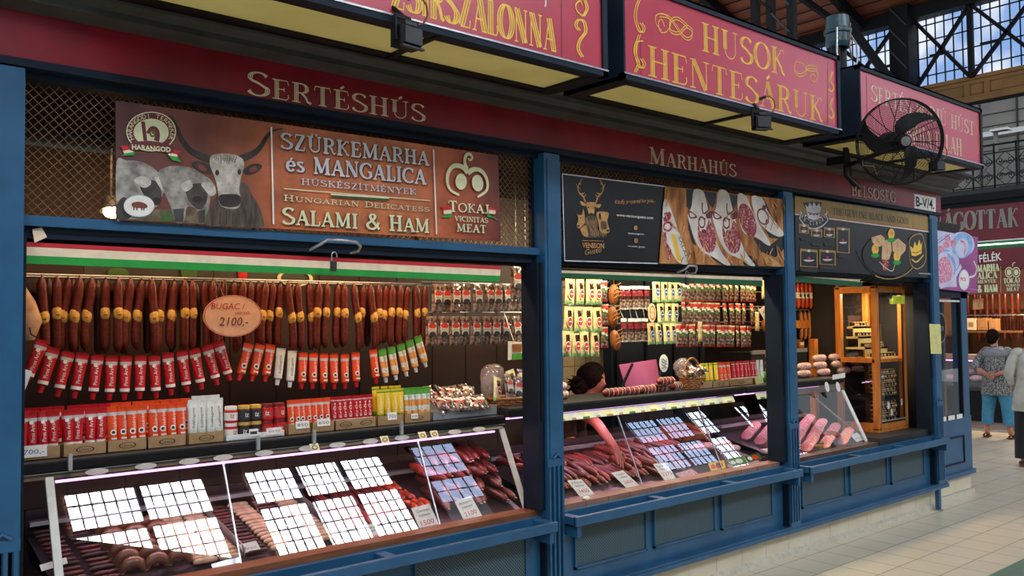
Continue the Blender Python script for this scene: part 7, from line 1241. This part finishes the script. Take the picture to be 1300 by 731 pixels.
def top(t, nm, m, torso, sl):
    b = MB(); b.tube([(x, 0, z) for x, z, r in torso], [r for x, z, r in torso], m, 20, flat=(.74, 1))
    for sg in (1, -1): b.tube([(x, sg * y, z) for x, y, z in sl[0]], sl[1], m, 12); b.ell((sl[0][0][0], sg * (sl[0][0][1] - .015), sl[0][0][2] + .005), (.075, .085, .072), m, 12, 8)
    part(b, nm, t)
def legs(t, nm, m, lg, w):
    b = MB(); b.tube([(0, 0, .98), (0, 0, .9), (0, 0, .8), (0, 0, .74), (0, 0, .71)], [w * .9, w, w * 1.06, w * .98, w * .6], m, 18, flat=(.74, 1))
    for sg in (1, -1): b.tube([(x, sg * y, z) for x, y, z, r in lg], [r for x, y, z, r in lg], m, 14)
    part(b, nm, t)
# woman seen from behind at the stall across the aisle (she faces +X)
g = AZ(1268, 556, 0); t = thing('person', 'person in grey patterned blouse and blue capri trousers, hands clasped behind the back', 'person', (g.x, g.y, 0))
def two(d, nm, pos, r): d[nm + 'l'] = (Vector(pos), r); d[nm + 'r'] = (Vector((pos[0], -pos[1], pos[2])), r)
B = {'pelvis': (Vector((0, 0, .88)), (.14, .12)), 'waist': (Vector((.01, 0, 1.03)), (.13, .11)), 'chest': (Vector((.03, 0, 1.22)), (.13, .10)), 'neck': (Vector((.06, .04, 1.385)), .05)}; Ed = [('pelvis', 'waist'), ('waist', 'chest'), ('chest', 'neck')]
for nm, p, r in (('hip', (0, .1, .82), .09), ('knee', (.02, .14, .46), .058), ('calf', (0, .155, .3), .055), ('ank', (0, .165, .08), .036), ('toe', (.12, .19, .035), .032), ('sho', (.03, .17, 1.3), .06), ('elb', (-.10, .27, 1.06), .043), ('wri', (-.20, .07, .97), .03)): two(B, nm, p, r)
for q in 'lr': Ed += [('pelvis', 'hip' + q), ('hip' + q, 'knee' + q), ('knee' + q, 'calf' + q), ('calf' + q, 'ank' + q), ('ank' + q, 'toe' + q), ('chest', 'sho' + q), ('sho' + q, 'elb' + q), ('elb' + q, 'wri' + q)]
hand(B, Ed, 'wril', B['wril'][0], (-.15, -.8, -.4), (0, 0, 1), .9, .5); hand(B, Ed, 'wrir', B['wrir'][0], (-.15, .8, -.25), (0, 0, 1), .9, .5)
hc = Vector((.09, .07, 1.50)); head(B, Ed, 'neck', hc, (1, .1, -.1)); skin(B, Ed, 'skin', 'body', t)
top(t, 'blouse', 'blouse', [(-.005, .655, .222), (-.005, .70, .224), (0, .9, .205), (.0, 1.0, .195), (.01, 1.12, .19), (.02, 1.24, .185), (.035, 1.32, .15), (.05, 1.38, .07)], [[(.03, .155, 1.30), (-.02, .22, 1.2), (-.09, .275, 1.08), (-.13, .21, 1.03)], [.075, .075, .068, .056]])
b = MB(); b.ell((-.02, 0, 1.27), (.115, .2, .10), 'blousetop', 16, 9); part(b, 'yoke', t, None, 'plain grey yoke')
legs(t, 'capri_trousers', 'capri', [(0, .095, .84, .115), (0, .105, .7, .115), (.01, .13, .5, .09), (0, .148, .32, .083), (0, .152, .20, .082)], .185)
for sg in (1, -1): b = MB(); b.tube([(-.07, sg * .165, .012), (.05, sg * .18, .012), (.16, sg * .195, .012)], [.04, .045, .04], 'sandal', 10, flat=(1, .3)); b.tube([(.02, sg * .18 - .05, .02), (.03, sg * .18, .075), (.02, sg * .18 + .05, .02)], .014, 'sandal', 6); part(b, 'sandal', t)
b = MB(); b.ell(hc + Vector((-.015, 0, .045)), (.098, .092, .105), 'hair', 16, 10, noise=.06); b.ell(hc + Vector((-.05, 0, -.02)), (.06, .075, .07), 'hair', 12, 8, noise=.08); part(b, 'hair', t); face(t, hc, (1, .1, -.1), 'skin')
# person partly in the frame at the far right, walking in the aisle
g = AZ(1315, 593, 0); t = thing('person', 'person in pale jacket and long black trousers at the edge of the picture', 'person', (g.x, g.y, 0), None, (0, 0, .3))
B = {'pelvis': (Vector((0, 0, .92)), (.13, .11)), 'waist': (Vector((0, 0, 1.06)), (.13, .1)), 'chest': (Vector((.0, 0, 1.28)), (.14, .1)), 'neck': (Vector((.01, 0, 1.45)), .048)}; Ed = [('pelvis', 'waist'), ('waist', 'chest'), ('chest', 'neck')]
for nm, p, r in (('hip', (0, .09, .86), .085), ('knee', (.02, .11, .5), .055), ('ank', (0, .12, .08), .036), ('toe', (.12, .14, .035), .032), ('sho', (0, .18, 1.38), .055), ('elb', (-.04, .25, 1.12), .042), ('wri', (.1, .2, .98), .03)): two(B, nm, p, r)
for q in 'lr': Ed += [('pelvis', 'hip' + q), ('hip' + q, 'knee' + q), ('knee' + q, 'ank' + q), ('ank' + q, 'toe' + q), ('chest', 'sho' + q), ('sho' + q, 'elb' + q), ('elb' + q, 'wri' + q)]
hand(B, Ed, 'wril', B['wril'][0], (.7, -.1, -.3), (0, 0, 1), .9, .5); hand(B, Ed, 'wrir', B['wrir'][0], (.7, .1, -.3), (0, 0, 1), .9, .5); hc = Vector((.02, 0, 1.57)); head(B, Ed, 'neck', hc, (1, 0, 0)); skin(B, Ed, 'skin', 'body', t)
top(t, 'jacket', 'jacket', [(0, .68, .232), (0, .72, .234), (0, .9, .21), (0, 1.0, .185), (0, 1.15, .18), (0, 1.3, .175), (.01, 1.40, .13), (.015, 1.46, .065)], [[(0, .16, 1.37), (-.015, .215, 1.26), (-.035, .255, 1.12), (.05, .22, 1.01)], [.068, .066, .058, .045]])
legs(t, 'trousers', 'skirt', [(0, .09, .86, .115), (0, .095, .7, .115), (.01, .11, .45, .105), (0, .12, .10, .1)], .175)
for sg in (1, -1): b = MB(); b.tube([(-.07, sg * .12, .03), (.05, sg * .135, .03), (.16, sg * .15, .025)], [.04, .045, .035], 'sandal', 10, flat=(1, .6)); part(b, 'shoe', t)
b = MB(); b.ell(hc + Vector((-.02, 0, .04)), (.1, .09, .1), 'hair', 14, 9, noise=.06); part(b, 'hair', t); face(t, hc, (1, 0, 0), 'skin')
# saleswoman bending behind the middle counter, right arm reaching into it
hc = A(757, 484, 4.80); g = Vector((hc.x - .06, 4.98, 0)); t = thing('person', 'dark haired saleswoman bending behind the middle counter, one bare arm reaching among the sausages', 'person', g)
L = lambda v: Vector(v) - g
hd = A(781, 568, 4.15); el = A(757, 536, 4.40); tip = A(788, 583, 4.08)
B = {'pelvis': (Vector((-.05, .05, .88)), (.13, .11)), 'waist': (Vector((-.04, 0, 1.0)), (.12, .10)), 'chest': (Vector((-.02, -.16, 1.14)), (.13, .10)), 'neck': (L(hc) + Vector((-.02, .06, -.10)), .048)}; Ed = [('pelvis', 'waist'), ('waist', 'chest'), ('chest', 'neck')]
for nm, p, r in (('hip', (-.05, .05, .84), .085), ('knee', (-.05, 0, .48), .055), ('ank', (-.05, .04, .08), .036), ('toe', (-.05, -.09, .035), .032)):
    for q, sg in (('l', 1), ('r', -1)): B[nm + q] = (Vector((p[0] + sg * .1, p[1], p[2])), r)
B['shol'] = (L(el) + Vector((.02, .30, .10)), .052); B['elbl'] = (L(el), .040); B['mid'] = (L(el).lerp(L(hd), .5), .036); B['wril'] = (L(hd), .026); B['shor'] = (Vector((-.2, -.13, 1.16)), .052); B['elbr'] = (Vector((-.26, -.2, .92)), .04); B['wrir'] = (Vector((-.2, -.3, .86)), .028)
for q in 'lr': Ed += [('pelvis', 'hip' + q), ('hip' + q, 'knee' + q), ('knee' + q, 'ank' + q), ('ank' + q, 'toe' + q), ('chest', 'sho' + q), ('sho' + q, 'elb' + q)]
Ed += [('elbl', 'mid'), ('mid', 'wril'), ('elbr', 'wrir')]; hand(B, Ed, 'wril', B['wril'][0], L(tip) - L(hd), (1, .2, 0), 1.0, .35); hand(B, Ed, 'wrir', B['wrir'][0], (.2, -.8, 0), (1, 0, 0), .95, .4)
fw = (.6, -.68, -.42); head(B, Ed, 'neck', L(hc), fw); skin(B, Ed, 'skinlit', 'body', t)
S = {'a': (Vector((-.05, .04, .84)), (.16, .14)), 'b': (Vector((-.04, 0, 1.0)), (.15, .125)), 'c': (Vector((-.02, -.15, 1.13)), (.155, .12)), 'sl': (B['shol'][0], .068), 'sr': (B['shor'][0], .068), 'er': (B['elbr'][0], .06), 'sk': (Vector((-.05, .04, .5)), (.18, .15))}
skin(S, [('sk', 'a'), ('a', 'b'), ('b', 'c'), ('c', 'sl'), ('c', 'sr'), ('sr', 'er')], 'apron', 'work_dress', t)
b = MB(); f = Vector(fw).normalized(); c = L(hc) + Vector((-.035, .035, .04)); b.ell(c, (.11, .108, .104), 'hair', 18, 11, noise=.08); b.ell(c + Vector((.03, .0, .03)), (.09, .1, .085), 'hair', 16, 10, noise=.1, seed=5); b.ell(c + Vector((-.1, .02, -.07)), (.075, .07, .075), 'hair', 14, 9, noise=.1, seed=2)
rr = random.Random(3)
for i in range(16): a = c + Vector((-.12, .01, -.06)) + Vector((rr.uniform(-.03, .02), rr.uniform(-.05, .05), rr.uniform(-.06, .06))); b.tube([a, a + Vector((-.05, 0, .02 * rr.uniform(-1, 1))), a + Vector((-.10 + rr.uniform(-.02, .02), 0, rr.uniform(-.03, .03)))], [.012, .007, .002], 'hair', 5)
part(b, 'hair', t); face(t, L(hc) + Vector((.0, .0, .005)), fw, 'skinlit', .8)
